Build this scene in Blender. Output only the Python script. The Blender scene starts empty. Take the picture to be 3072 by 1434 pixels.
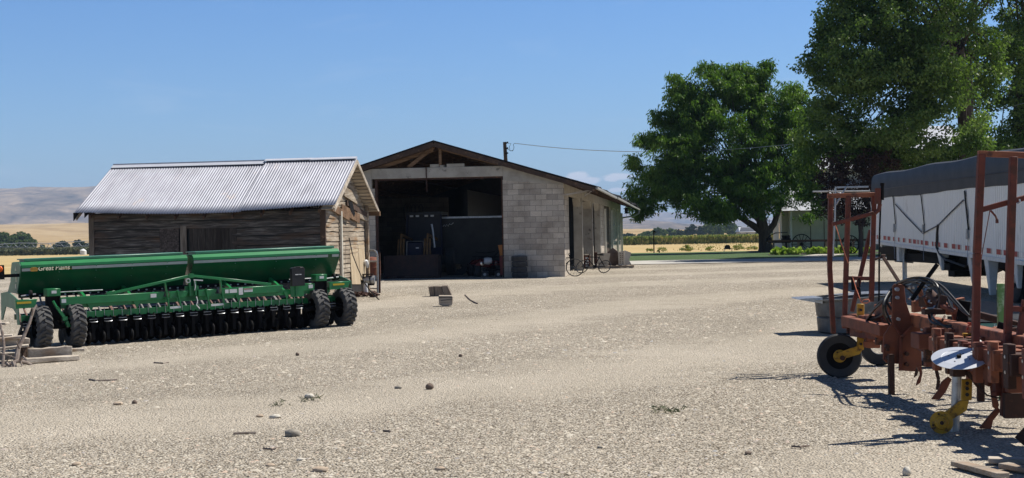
import bpy, math, random
import numpy as np
from mathutils import Vector, Matrix
R = math.radians
random.seed(7)
sc = bpy.context.scene
COL = sc.collection
# ------------------------------------------------------------------ camera
F = 4300.0; ROLL = R(1.05); HC = 1.70
PITCH = math.atan(11.0 / F)
cam_d = bpy.data.cameras.new('camera'); cam = bpy.data.objects.new('camera', cam_d); COL.objects.link(cam)
cam_d.sensor_width = 36.0; cam_d.lens = 36.0 * F / 3072.0; cam_d.clip_start = 0.1; cam_d.clip_end = 40000
CR = Matrix.Rotation(R(90) - PITCH, 3, 'X') @ Matrix.Rotation(-ROLL, 3, 'Z')
cam.location = (0, 0, HC); cam.rotation_euler = CR.to_euler()
sc.camera = cam
def P(px, py, Y):
    d = CR @ Vector(((px - 1536) / F, -(py - 717) / F, -1))
    return Vector((0, 0, HC)) + d * (Y / d.y)
def sstep(a, b, t):
    t = np.clip((t - a) / (b - a), 0, 1); return t * t * (3 - 2 * t)
def tz(x, y):
    z = 0.13 * sstep(30, 52, y) - 0.2 * np.exp(-(((x + 9.5) / 6) ** 2 + ((y - 25) / 9) ** 2))
    return z - 1.63 * np.clip((y - 108) / 300, 0, 1) ** 1.0
def G(px, py):
    "ground point seen at a pixel"
    d = CR @ Vector(((px - 1536) / F, -(py - 717) / F, -1)); Y = 10.0; s = HC / -d.z
    for _ in range(60):
        p = Vector((0, 0, HC)) + d * s
        s += (float(tz(p.x, p.y)) - p.z) / d.z * 0.7
    return Vector((0, 0, HC)) + d * s
def gp(x, y, dz=0.0): return Vector((x, y, float(tz(x, y)) + dz))
# ------------------------------------------------------------------ objects
def tag(o, label=None, cat=None, group=None, kind=None):
    if label: o['label'] = label
    if cat: o['category'] = cat
    if group: o['group'] = group
    if kind: o['kind'] = kind
    return o
def thing(name, label, cat, loc=(0, 0, 0), rz=0, group=None):
    o = bpy.data.objects.new(name, None); COL.objects.link(o); o.empty_display_size = 0.2
    o.location = loc; o.rotation_euler = (0, 0, rz)
    return tag(o, label, cat, group)
def rootmat(o):
    while o.parent: o = o.parent
    return Matrix.LocRotScale(o.location, o.rotation_euler, None)
def link_mesh(name, me, mat, parent=None, sharp=35):
    o = bpy.data.objects.new(name, me); COL.objects.link(o)
    if mat is not None and not me.materials: me.materials.append(mat)
    if parent is not None: o.parent = parent
    return o
class MB:
    def __init__(s, world=False): s.v = []; s.f = []; s.world = world; s.T = None
    def add(s, vs, fs):
        n = len(s.v)
        if s.T is not None: vs = [s.T @ Vector(v) for v in vs]
        s.v += [tuple(v) for v in vs]; s.f += [tuple(i + n for i in f) for f in fs]; return s
    def box(s, c, d, rz=0, ry=0, rx=0):
        m = Matrix.Rotation(rz, 3, 'Z') @ Matrix.Rotation(ry, 3, 'Y') @ Matrix.Rotation(rx, 3, 'X'); c = Vector(c)
        vs = [c + m @ Vector((x * d[0] / 2, y * d[1] / 2, z * d[2] / 2)) for x in (-1, 1) for y in (-1, 1) for z in (-1, 1)]
        return s.add(vs, [(0, 1, 3, 2), (4, 6, 7, 5), (0, 4, 5, 1), (2, 3, 7, 6), (0, 2, 6, 4), (1, 5, 7, 3)])
    def bb(s, x0, x1, y0, y1, z0, z1): return s.box(((x0 + x1) / 2, (y0 + y1) / 2, (z0 + z1) / 2), (abs(x1 - x0), abs(y1 - y0), abs(z1 - z0)))
    def beam(s, p, q, w, h=None, up=(0, 0, 1), taper=1.0):
        p = Vector(p); q = Vector(q); h = h or w; d = (q - p).normalized(); up = Vector(up)
        if abs(d.dot(up)) > .98: up = Vector((0, 1, 0)) if abs(d.y) < .9 else Vector((1, 0, 0))
        a = d.cross(up).normalized(); b = a.cross(d).normalized()
        vs = []
        for e, k in ((p, 1.0), (q, taper)):
            vs += [e + a * w / 2 * i * k + b * h / 2 * j * k for i, j in ((-1, -1), (1, -1), (1, 1), (-1, 1))]
        return s.add(vs, [(0, 3, 2, 1), (4, 5, 6, 7), (0, 1, 5, 4), (1, 2, 6, 5), (2, 3, 7, 6), (3, 0, 4, 7)])
    def tube(s, pts, r, n=8, cap=True):
        pts = [Vector(p) for p in pts]; rs = r if isinstance(r, (list, tuple)) else [r] * len(pts)
        vs = []; fs = []; a = None
        for i, p in enumerate(pts):
            d = (pts[min(i + 1, len(pts) - 1)] - pts[max(i - 1, 0)])
            d = d.normalized() if d.length > 1e-9 else Vector((0, 0, 1))
            if a is None:
                a = d.cross(Vector((0, 0, 1)) if abs(d.z) < .9 else Vector((1, 0, 0))).normalized()
            else:
                a = (a - d * a.dot(d)); a = a.normalized() if a.length > 1e-6 else d.orthogonal().normalized()
            b = d.cross(a)
            vs += [p + (a * math.cos(2 * math.pi * k / n) + b * math.sin(2 * math.pi * k / n)) * rs[i] for k in range(n)]
        for i in range(len(pts) - 1):
            for k in range(n): fs.append((i * n + k, i * n + (k + 1) % n, (i + 1) * n + (k + 1) % n, (i + 1) * n + k))
        if cap: fs.append(tuple(range(n - 1, -1, -1))); fs.append(tuple((len(pts) - 1) * n + k for k in range(n)))
        return s.add(vs, fs)
    def cyl(s, p, q, r, r2=None, n=20): return s.tube([p, q], [r, r if r2 is None else r2], n)
    def prism(s, poly, o, ux, uy, t):
        "polygon poly (2d) in the plane o + ux*a + uy*b, extruded by the vector t"
        o = Vector(o); ux = Vector(ux); uy = Vector(uy); t = Vector(t); n = len(poly)
        vs = [o + ux * a + uy * b for a, b in poly]; vs += [v + t for v in vs]
        fs = [tuple(range(n - 1, -1, -1)), tuple(range(n, 2 * n))] + [(i, (i + 1) % n, n + (i + 1) % n, n + i) for i in range(n)]
        return s.add(vs, fs)
    def lathe(s, prof, c, ax, n=32, closed=False):
        c = Vector(c); ax = Vector(ax).normalized(); a = ax.orthogonal().normalized(); b = ax.cross(a)
        vs = []; fs = []; m = len(prof)
        for k in range(n):
            t = 2 * math.pi * k / n; e = a * math.cos(t) + b * math.sin(t)
            vs += [c + ax * h + e * r for r, h in prof]
        for k in range(n):
            for i in range(m if closed else m - 1):
                j = (i + 1) % m; k2 = (k + 1) % n
                fs.append((k * m + i, k2 * m + i, k2 * m + j, k * m + j))
        return s.add(vs, fs)
    def build(s, name, mat, parent=None, smooth=True, bevel=0, ang=35):
        vs = s.v
        if s.world and parent is not None:
            M = rootmat(parent).inverted(); vs = [tuple(M @ Vector(v)) for v in vs]
        me = bpy.data.meshes.new(name); me.from_pydata(vs, [], s.f); me.update()
        if smooth:
            me.shade_smooth(); me.set_sharp_from_angle(angle=R(ang))
        o = link_mesh(name, me, mat, parent)
        if bevel:
            b = o.modifiers.new('bevel', 'BEVEL'); b.width = bevel; b.segments = 1; b.limit_method = 'ANGLE'; b.angle_limit = R(40)
        return o
def npmesh(name, verts, faces, mat, parent=None, attr=None, smooth=False):
    "verts (n,3), faces (m,k) arrays"
    me = bpy.data.meshes.new(name); m, k = faces.shape
    me.vertices.add(len(verts)); me.vertices.foreach_set('co', np.ascontiguousarray(verts, dtype=np.float32).ravel())
    me.loops.add(m * k); me.loops.foreach_set('vertex_index', np.ascontiguousarray(faces, dtype=np.int32).ravel())
    me.polygons.add(m); me.polygons.foreach_set('loop_start', np.arange(m, dtype=np.int32) * k)
    me.polygons.foreach_set('loop_total', np.full(m, k, dtype=np.int32))
    if attr is not None:
        at = me.attributes.new('rnd', 'FLOAT', 'FACE'); at.data.foreach_set('value', np.ascontiguousarray(attr, dtype=np.float32))
    me.update(calc_edges=True)
    if smooth: me.shade_smooth()
    return link_mesh(name, me, mat, parent)
def copy_tree(o, parent=None):
    c = o.copy(); COL.objects.link(c); c.parent = parent
    for ch in list(o.children): copy_tree(ch, c)
    return c
def text(name, body, size, M, mat, parent, depth=0.002, shear=0.0, offset=0.0, space=1.0):
    "flat lettering; M places it (x right, y up, z out of the surface)"
    cu = bpy.data.curves.new('lettering', 'FONT'); cu.body = body; cu.size = size; cu.extrude = depth; cu.shear = shear; cu.offset = offset
    cu.space_character = space; cu.align_x = 'CENTER'; cu.align_y = 'CENTER'
    t = bpy.data.objects.new('lettering', cu); COL.objects.link(t)
    dg = bpy.context.evaluated_depsgraph_get(); dg.update()
    me = bpy.data.meshes.new_from_object(t.evaluated_get(dg)); bpy.data.objects.remove(t)
    me.transform(M if M.to_4x4 else M); me.materials.clear()
    return link_mesh(name, me, mat, parent)
# ------------------------------------------------------------------ materials
def nt(name):
    m = bpy.data.materials.new(name); m.use_nodes = True; t = m.node_tree; n = t.nodes; n.clear()
    out = n.new('ShaderNodeOutputMaterial'); b = n.new('ShaderNodeBsdfPrincipled'); t.links.new(b.outputs[0], out.inputs[0])
    return m, t, n, b, out
def c4(c): return (c[0], c[1], c[2], 1) if hasattr(c, '__len__') else (c, c, c, 1)
def coords(t, stretch=(1, 1, 1), kind='Object', rot=(0, 0, 0)):
    tc = t.nodes.new('ShaderNodeTexCoord'); mp = t.nodes.new('ShaderNodeMapping')
    mp.inputs['Scale'].default_value = stretch; mp.inputs['Rotation'].default_value = rot
    t.links.new(tc.outputs[kind], mp.inputs[0]); return mp.outputs[0]
def noise(t, vec, scale, detail=4, rough=.55, dist=0):
    n = t.nodes.new('ShaderNodeTexNoise'); n.inputs['Scale'].default_value = scale; n.inputs['Detail'].default_value = detail
    n.inputs['Roughness'].default_value = rough; n.inputs['Distortion'].default_value = dist
    t.links.new(vec, n.inputs['Vector']); return n.outputs[0]
def ramp(t, fac, stops, interp='LINEAR'):
    r = t.nodes.new('ShaderNodeValToRGB'); r.color_ramp.interpolation = interp
    while len(r.color_ramp.elements) < len(stops): r.color_ramp.elements.new(.5)
    for e, (p, c) in zip(r.color_ramp.elements, stops): e.position = p; e.color = c4(c)
    t.links.new(fac, r.inputs[0]); return r.outputs[0]
def mixc(t, fac, a, b, mode='MIX'):
    m = t.nodes.new('ShaderNodeMix'); m.data_type = 'RGBA'; m.blend_type = mode
    for k, v in ((0, fac), (6, a), (7, b)):
        if isinstance(v, bpy.types.NodeSocket): t.links.new(v, m.inputs[k])
        elif k == 0: m.inputs[0].default_value = v
        else: m.inputs[k].default_value = c4(v)
    return m.outputs[2]
def bump(t, b, h, strength=.5, dist=.01, prev=None):
    n = t.nodes.new('ShaderNodeBump'); n.inputs['Strength'].default_value = strength; n.inputs['Distance'].default_value = dist
    t.links.new(h, n.inputs['Height'])
    if prev is not None: t.links.new(prev, n.inputs['Normal'])
    t.links.new(n.outputs[0], b.inputs['Normal']); return n.outputs[0]
def mat(name, c1, c2=None, scale=6, rough=.7, metal=0, bmp=.3, bd=.004, bs=None, stretch=(1, 1, 1), wear=None, wpos=.62, wscale=9, wsoft=.06, spec=.4, detail=5):
    m, t, n, b, out = nt(name); vec = coords(t, stretch)
    c2 = c2 if c2 is not None else tuple(min(1, x * .75) for x in c1)
    col = ramp(t, noise(t, vec, scale, detail), [(.32, c1), (.68, c2)])
    if wear is not None:
        w = ramp(t, noise(t, vec, wscale, 7, .65), [(wpos - wsoft, 0), (wpos + wsoft, 1)])
        col = mixc(t, w, col, wear)
    t.links.new(col, b.inputs['Base Color'])
    b.inputs['Roughness'].default_value = rough; b.inputs['Metallic'].default_value = metal; b.inputs['Specular IOR Level'].default_value = spec
    if bmp: bump(t, b, noise(t, vec, bs or scale * 6, 5), bmp, bd)
    return m
def emit(name, c, s):
    m, t, n, b, out = nt(name); b.inputs['Base Color'].default_value = c4(c); b.inputs['Emission Color'].default_value = c4(c); b.inputs['Emission Strength'].default_value = s; return m
MT = {}
MT['green'] = mat('drill_green_paint', (.014, .20, .055), (.011, .15, .043), 3, .33, 0, .12, .002, 25, wear=(.05, .16, .07), wpos=.68, wscale=5, spec=.5)
MT['green_lid'] = mat('dusty_green_lid', (.055, .20, .12), (.035, .15, .085), 4, .4, 0, .1, .002, 25)
MT['green_dk'] = mat('hopper_dark_green_paint', (.008, .095, .034), (.006, .072, .027), 3, .22, 0, .1, .002, 25, spec=.5)  # drill green darkened to put shade into hopper and rear rail
MT['white_p'] = mat('white_paint', (.72, .72, .70), (.60, .60, .57), 8, .5, 0, .15, .002)
MT['cream'] = mat('cream_paint', (.62, .59, .50), (.5, .47, .4), 6, .6)
MT['yellow'] = mat('worn_yellow_paint', (.55, .30, .02), (.42, .22, .02), 12, .55, 0, .3, .003, wear=(.07, .035, .02), wpos=.60, wscale=14)
MT['reflect_y'] = mat('yellow_reflector', (.62, .42, .02), (.55, .36, .02), 8, .4)
MT['tyre'] = mat('tyre_rubber', (.022, .022, .024), (.04, .038, .036), 9, .62, 0, .3, .003, 40)
MT['tyre_d'] = mat('dusty_tyre_rubber', (.055, .054, .054), (.10, .095, .088), 7, .8, 0, .3, .003, 40)
MT['black'] = mat('black_steel', (.005, .005, .0055), (.010, .009, .009), 9, .7, 0, .2, .003, 40, wear=(.02, .016, .013), wpos=.7, spec=.15)
MT['black_pl'] = mat('black_plastic', (.012, .012, .013), (.02, .02, .02), 9, .45)
MT['gutter'] = mat('dull_gutter_metal', (.34, .34, .33), (.24, .24, .23), 6, .6, .2, .2)
MT['galv'] = mat('galvanised_steel', (.45, .46, .47), (.30, .31, .32), 14, .42, .7, .2, .002, wear=(.20, .16, .13), wpos=.66)
MT['steel'] = mat('bare_steel', (.50, .50, .50), (.3, .3, .3), 12, .35, .9, .2, .002)
MT['rust'] = mat('rust_red_paint', (.19, .050, .028), (.12, .036, .024), 7, .75, 0, .4, .004, 40, wear=(.09, .035, .022), wpos=.56, wscale=10)
MT['rust_pl'] = mat('rusted_plate', (.24, .075, .038), (.14, .050, .030), 5, .8, 0, .5, .004, 50, wear=(.22, .075, .04), wpos=.62, wscale=8)
MT['orange_r'] = mat('faded_and_sunlit_orange', (.34, .12, .055), (.22, .075, .04), 6, .75, 0, .4, .004, 40, wear=(.10, .042, .028), wpos=.56, wscale=7)  # also gives the far rack's top bar its sunlit look
MT['rust_dk'] = mat('dark_rust', (.075, .036, .024), (.045, .025, .02), 9, .8, .2, .5, .004, 50, wear=(.19, .075, .04), wpos=.62)
MT['conc'] = mat('weathered_concrete', (.44, .40, .34), (.30, .27, .225), 2.2, .9, 0, .5, .006, 26, wear=(.14, .125, .11), wpos=.64, wscale=3.5)
MT['conc_l'] = mat('pale_concrete', (.50, .47, .42), (.40, .37, .32), 2.2, .9, 0, .4, .006, 26)
MT['dkwood'] = mat('dark_stained_timber', (.085, .050, .032), (.045, .028, .02), 5, .8, 0, .5, .006, 30, stretch=(1, 1, 1), wear=(.19, .11, .065), wpos=.63)
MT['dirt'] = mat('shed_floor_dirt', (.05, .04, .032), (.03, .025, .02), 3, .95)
MT['tarp'] = mat('black_vinyl_tarp', (.022, .025, .032), (.034, .037, .045), 5, .6, 0, .35, .01, 9)
MT['bark'] = mat('dark_bark', (.085, .062, .046), (.045, .034, .027), 9, .95, 0, .9, .03, 16, stretch=(1, 1, .25))
MT['white_m'] = mat('white_metal_roof', (.52, .53, .56), (.45, .46, .50), 3, .4, 0, .1)
MT['chrome'] = mat('shiny_rim', (.6, .6, .6), (.5, .5, .5), 12, .25, 1, 0)
MT['pinkrope'] = mat('faded_orange_rope', (.70, .22, .12), (.55, .18, .1), 30, .8)
MT['glass'] = mat('dusty_glass', (.05, .06, .07), (.04, .05, .06), 5, .1, 0, 0, spec=.6)
def woodmat(name, a, b_, c, grain_axis='x', scale=1.0, rough=.85, strength=.7, warm=None):
    "weathered boards: long grain streaks, knots"
    m, t, n, b, out = nt(name)
    st = {'x': (.5, 7, 7), 'y': (7, .5, 7), 'z': (7, 7, .5)}[grain_axis]
    vec = coords(t, tuple(s * scale for s in st)); g = noise(t, vec, 3.0, 8, .7, .6)
    col = ramp(t, g, [(.28, a), (.5, b_), (.72, c)])
    v2 = coords(t, tuple({'x': (.5, 2, 2), 'y': (2, .5, 2), 'z': (2, 2, .5)}[grain_axis]))
    pn = noise(t, v2, 1.3, 4)
    dark = ramp(t, pn, [(.4, (1, 1, 1)), (.66, (.45, .42, .4))]); col = mixc(t, .8, col, dark, 'MULTIPLY')
    if warm: col = mixc(t, ramp(t, noise(t, v2, 2.1, 4), [(.52, 0), (.7, .8)]), col, warm)
    t.links.new(col, b.inputs['Base Color']); b.inputs['Roughness'].default_value = rough; b.inputs['Specular IOR Level'].default_value = .2
    bump(t, b, g, strength, .01); return m
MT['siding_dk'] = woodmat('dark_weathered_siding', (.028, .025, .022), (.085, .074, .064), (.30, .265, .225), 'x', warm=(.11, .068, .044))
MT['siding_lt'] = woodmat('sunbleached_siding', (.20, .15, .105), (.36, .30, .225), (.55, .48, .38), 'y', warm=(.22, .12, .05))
MT['fascia'] = woodmat('bare_brown_board', (.10, .06, .035), (.20, .12, .07), (.34, .23, .14), 'x')
MT['door_dk'] = woodmat('dark_vertical_boards', (.026, .023, .02), (.055, .046, .04), (.11, .095, .08), 'z')
MT['greywood'] = woodmat('grey_old_timber', (.22, .18, .14), (.42, .36, .29), (.62, .55, .46), 'x', warm=(.34, .22, .13))
MT['greywood_z'] = woodmat('grey_old_post', (.10, .08, .065), (.20, .165, .13), (.34, .29, .24), 'z')
MT['plank'] = woodmat('bleached_plank', (.36, .30, .24), (.54, .47, .38), (.70, .63, .53), 'x')
MT['redwood'] = woodmat('red_brown_crate_board', (.13, .05, .035), (.22, .09, .06), (.33, .16, .11), 'x')
MT['branch'] = mat('bare_branch', (.30, .25, .21), (.14, .10, .08), 14, .85, 0, .6, .006, 40)
def osb():
    m, t, n, b, out = nt('old_chipboard'); vec = coords(t); v = n.new('ShaderNodeTexVoronoi'); v.inputs['Scale'].default_value = 26
    t.links.new(vec, v.inputs[0]); col = ramp(t, v.outputs['Color'], [(0, (.03, .025, .022)), (.5, (.065, .05, .043)), (1, (.13, .105, .09))])
    t.links.new(col, b.inputs['Base Color']); b.inputs['Roughness'].default_value = .9; bump(t, b, v.outputs['Color'], .5, .004); return m
MT['osb'] = osb()
def plyw():
    m, t, n, b, out = nt('weathered_plywood'); vec = coords(t, (5, 5, .8)); g = noise(t, vec, 2.2, 6, .6, 1.0)
    col = ramp(t, g, [(.25, (.28, .20, .12)), (.5, (.46, .36, .23)), (.75, (.58, .48, .33))])
    t.links.new(col, b.inputs['Base Color']); b.inputs['Roughness'].default_value = .8; bump(t, b, g, .3, .004); return m
MT['ply'] = plyw()
def block(name, axis, tone=1.0):
    "concrete blocks 0.4 x 0.2, mortar recessed; axis: which local axis runs along the wall"
    m, t, n, b, out = nt(name); tc = n.new('ShaderNodeTexCoord'); sx = n.new('ShaderNodeSeparateXYZ'); cb = n.new('ShaderNodeCombineXYZ')
    t.links.new(tc.outputs['Object'], sx.inputs[0]); t.links.new(sx.outputs[axis], cb.inputs[0]); t.links.new(sx.outputs[2], cb.inputs[1])
    nz = noise(t, tc.outputs['Object'], 2.0, 3)
    mv = n.new('ShaderNodeMix'); mv.data_type = 'RGBA'; mv.blend_type = 'LINEAR_LIGHT'; mv.inputs[0].default_value = .012
    t.links.new(cb.outputs[0], mv.inputs[6]); nn = n.new('ShaderNodeTexNoise'); nn.inputs['Scale'].default_value = 4; t.links.new(tc.outputs['Object'], nn.inputs[0]); t.links.new(nn.outputs['Color'], mv.inputs[7])
    br = n.new('ShaderNodeTexBrick'); br.inputs['Scale'].default_value = 1; br.inputs['Brick Width'].default_value = .42; br.inputs['Row Height'].default_value = .205
    br.inputs['Mortar Size'].default_value = .008; br.inputs['Mortar Smooth'].default_value = .3; br.inputs['Bias'].default_value = -.1
    br.inputs['Color1'].default_value = c4((.44 * tone, .385 * tone, .315 * tone)); br.inputs['Color2'].default_value = c4((.28 * tone, .245 * tone, .205 * tone)); br.inputs['Mortar'].default_value = c4((.19 * tone, .175 * tone, .16 * tone))
    t.links.new(mv.outputs[2], br.inputs[0])
    st = ramp(t, noise(t, tc.outputs['Object'], 1.1, 5, .65), [(.42, (1, 1, 1)), (.62, (.72, .70, .68))])
    sp = ramp(t, noise(t, tc.outputs['Object'], 40, 4), [(.35, (.82, .82, .82)), (.65, (1.1, 1.1, 1.1))])
    col = mixc(t, 1, mixc(t, 1, br.outputs[0], st, 'MULTIPLY'), sp, 'MULTIPLY')
    t.links.new(col, b.inputs['Base Color']); b.inputs['Roughness'].default_value = .95; b.inputs['Specular IOR Level'].default_value = .15
    n1 = bump(t, b, br.outputs['Fac'], -.8 if False else .6, -.008)
    bump(t, b, noise(t, tc.outputs['Object'], 60, 3), .35, .004, n1); return m
MT['block_x'] = block('concrete_block_front', 0, 1.38); MT['block_in'] = block('shaded_inner_block', 0, .28); MT['block_iny'] = block('shaded_inner_block_side', 1, .22); MT['block_y'] = block('concrete_block_side', 1, 1.3)  # inner copies darkened to put the unlit interior into the wall colour
def corrug():
    m, t, n, b, out = nt('corrugated_galvanised_iron'); vec = coords(t, (1, 1, 1)); tc = n.new('ShaderNodeTexCoord')
    col = ramp(t, noise(t, coords(t, (1.2, .6, .6)), 2.2, 5), [(.3, (.27, .275, .31)), (.7, (.35, .355, .40))])
    streak = ramp(t, noise(t, coords(t, (9, .5, .5)), 1.4, 6, .7), [(.5, (1, 1, 1)), (.72, (.74, .72, .72))])
    col = mixc(t, 1, col, streak, 'MULTIPLY')
    col = mixc(t, ramp(t, noise(t, coords(t, (1.5, 1, 1)), .9, 5, .7), [(.62, 0), (.70, .45)]), col, (.42, .33, .27))
    t.links.new(col, b.inputs['Base Color']); b.inputs['Metallic'].default_value = .25; b.inputs['Roughness'].default_value = .6
    bump(t, b, noise(t, vec, 30, 4), .15, .003); return m
MT['corr'] = corrug()
def leafmat(name, dark, mid, light, trans=.25, rough=.45):
    m, t, n, b, out = nt(name)
    at = n.new('ShaderNodeAttribute'); at.attribute_name = 'rnd'
    cl = noise(t, coords(t), .55, 3)
    ad = n.new('ShaderNodeMath'); ad.operation = 'MULTIPLY_ADD'; t.links.new(at.outputs['Fac'], ad.inputs[0]); ad.inputs[1].default_value = .45
    t.links.new(cl, ad.inputs[2]); sb = n.new('ShaderNodeMath'); sb.operation = 'SUBTRACT'; t.links.new(ad.outputs[0], sb.inputs[0]); sb.inputs[1].default_value = .22
    col = ramp(t, sb.outputs[0], [(.25, dark), (.5, mid), (.78, light)])
    t.links.new(col, b.inputs['Base Color']); b.inputs['Roughness'].default_value = rough; b.inputs['Specular IOR Level'].default_value = .2
    tr = n.new('ShaderNodeBsdfTranslucent'); t.links.new(mixc(t, 1, col, (1.15, 1.3, .6), 'MULTIPLY'), tr.inputs[0])
    mx = n.new('ShaderNodeMixShader'); mx.inputs[0].default_value = trans; t.links.new(b.outputs[0], mx.inputs[1]); t.links.new(tr.outputs[0], mx.inputs[2]); t.links.new(mx.outputs[0], out.inputs[0])
    return m
# ------------------------------------------------------------------ light and air
SUN_EL = R(56); SUN_AZ = R(24)          # azimuth measured from +X towards +Y: the sun stands right of and beyond the yard
sd = Vector((math.cos(SUN_EL) * math.cos(SUN_AZ), math.cos(SUN_EL) * math.sin(SUN_AZ), math.sin(SUN_EL)))
sl = bpy.data.lights.new('sun', 'SUN'); sl.energy = 5.0; sl.angle = R(.53); sl.color = (1, .955, .88)
so = bpy.data.objects.new('sun', sl); COL.objects.link(so); so.rotation_euler = sd.to_track_quat('Z', 'Y').to_euler(); so.location = (20, 20, 60)
w = bpy.data.worlds.new('World'); sc.world = w; w.use_nodes = True; t = w.node_tree; n = t.nodes; n.clear()
ou = n.new('ShaderNodeOutputWorld'); bg = n.new('ShaderNodeBackground'); sky = n.new('ShaderNodeTexSky'); sky.sky_type = 'NISHITA'
sky.sun_disc = False; sky.sun_elevation = SUN_EL; sky.sun_rotation = R(90) - SUN_AZ; sky.altitude = 700; sky.air_density = 1.15; sky.dust_density = .35; sky.ozone_density = 2.2
bg.inputs[1].default_value = .079
# clouds of the sky itself, laid out by compass direction and height
geo = n.new('ShaderNodeTexCoord'); sp = n.new('ShaderNodeSeparateXYZ'); t.links.new(geo.outputs['Generated'], sp.inputs[0])
def wm(op, a, b=None, c=None):
    m = n.new('ShaderNodeMath'); m.operation = op
    for i, v in enumerate((a, b, c)):
        if v is None: continue
        if isinstance(v, (int, float)): m.inputs[i].default_value = v
        else: t.links.new(v, m.inputs[i])
    return m.outputs[0]
az = wm('ARCTAN2', sp.outputs[0], sp.outputs[1])      # azimuth from +Y
el = wm('ARCSINE', sp.outputs[2])
cb = n.new('ShaderNodeCombineXYZ'); t.links.new(az, cb.inputs[0]); t.links.new(wm('MULTIPLY', el, 1.6), cb.inputs[1])
cn = noise(t, cb.outputs[0], 130, 6, .55, .2)
def puff(a0, e0, ra, re, flat=True):
    u = wm('DIVIDE', wm('SUBTRACT', az, a0), ra); v = wm('DIVIDE', wm('SUBTRACT', el, e0), re)
    d = wm('SQRT', wm('ADD', wm('MULTIPLY', u, u), wm('MULTIPLY', v, v)))
    return wm('SUBTRACT', 1.0, d)
def dirpx(px, py):
    d = (CR @ Vector(((px - 1536) / F, -(py - 717) / F, -1))).normalized(); return math.atan2(d.x, d.y), math.asin(d.z)
mask = None
for px, py, rx, ry in ((1735, 528, 34, 13), (1765, 542, 38, 11), (1712, 536, 22, 8), (1855, 530, 42, 10), (1835, 536, 24, 8), (1850, 570, 30, 7), (2440, 560, 80, 14)):
    a0, e0 = dirpx(px, py); p_ = puff(a0, e0, rx / F * 1.25, ry / F * 1.3)
    mask = p_ if mask is None else wm('MAXIMUM', mask, p_)
cf = wm('MULTIPLY', wm('MAXIMUM', mask, 0), 1.0)
cfac = ramp(t, wm('MULTIPLY_ADD', cn, 1.0, wm('SUBTRACT', wm('MULTIPLY', wm('MINIMUM', wm('MAXIMUM', mask, -1), .6), 1.3), .18)), [(.42, 0), (.86, .92)])
wis = noise(t, cb.outputs[0], 9, 7, .62, .8); cb2 = n.new('ShaderNodeCombineXYZ'); t.links.new(az, cb2.inputs[0]); t.links.new(wm('MULTIPLY', el, 5.0), cb2.inputs[1])
wis = noise(t, cb2.outputs[0], 7, 7, .62, .6)
wfac = ramp(t, wis, [(.56, 0), (.80, .22)])
tint = ramp(t, el, [(.0, (.64, .84, 1.16)), (.20, (.48, .76, 1.16)), (.5, (.25, .36, .53)), (1, (.25, .36, .53))])
c1 = mixc(t, 1, sky.outputs[0], tint, 'MULTIPLY'); c1 = mixc(t, wfac, c1, (6.2, 7.2, 8.6)); c1 = mixc(t, cfac, c1, (8.6, 8.7, 9.2))
t.links.new(c1, bg.inputs[0]); t.links.new(bg.outputs[0], ou.inputs[0])
sc.view_settings.view_transform = 'Standard'; sc.view_settings.look = 'None'; sc.view_settings.exposure = 0.45; sc.view_settings.gamma = 1
sc.cycles.max_bounces = 8; sc.cycles.volume_bounces = 0; sc.cycles.transparent_max_bounces = 12
# ------------------------------------------------------------------ ground sheets
def sheet(name, xs, ys, mat_, dz=0, fz=None, smooth=True, shape=None):
    X, Y = np.meshgrid(xs, ys)
    if shape is not None: X, Y = shape(X, Y)
    Z = (fz or tz)(X, Y) + dz
    nx, ny = len(xs), len(ys); V = np.stack([X.ravel(), Y.ravel(), Z.ravel()], 1)
    i = np.arange(ny - 1)[:, None] * nx + np.arange(nx - 1)[None, :]; i = i.ravel()
    return tag(npmesh(name, V, np.stack([i, i + 1, i + nx + 1, i + nx], 1), mat_, smooth=smooth), kind='structure')
def fieldmat():
    m, t, n, b, out = nt('dry_field'); vec = coords(t, (.02, .16, 1)); v2 = coords(t, (.3, .3, .3))
    col = ramp(t, noise(t, vec, 1.0, 6, .6), [(.3, (.36, .26, .12)), (.5, (.44, .33, .16)), (.7, (.50, .39, .21))])
    col = mixc(t, ramp(t, noise(t, v2, 1.2, 6, .7), [(.45, 0), (.75, .5)]), col, (.30, .23, .11))
    t.links.new(col, b.inputs['Base Color']); b.inputs['Roughness'].default_value = 1; b.inputs['Specular IOR Level'].default_value = .05; return m
MT['field'] = fieldmat()
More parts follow.
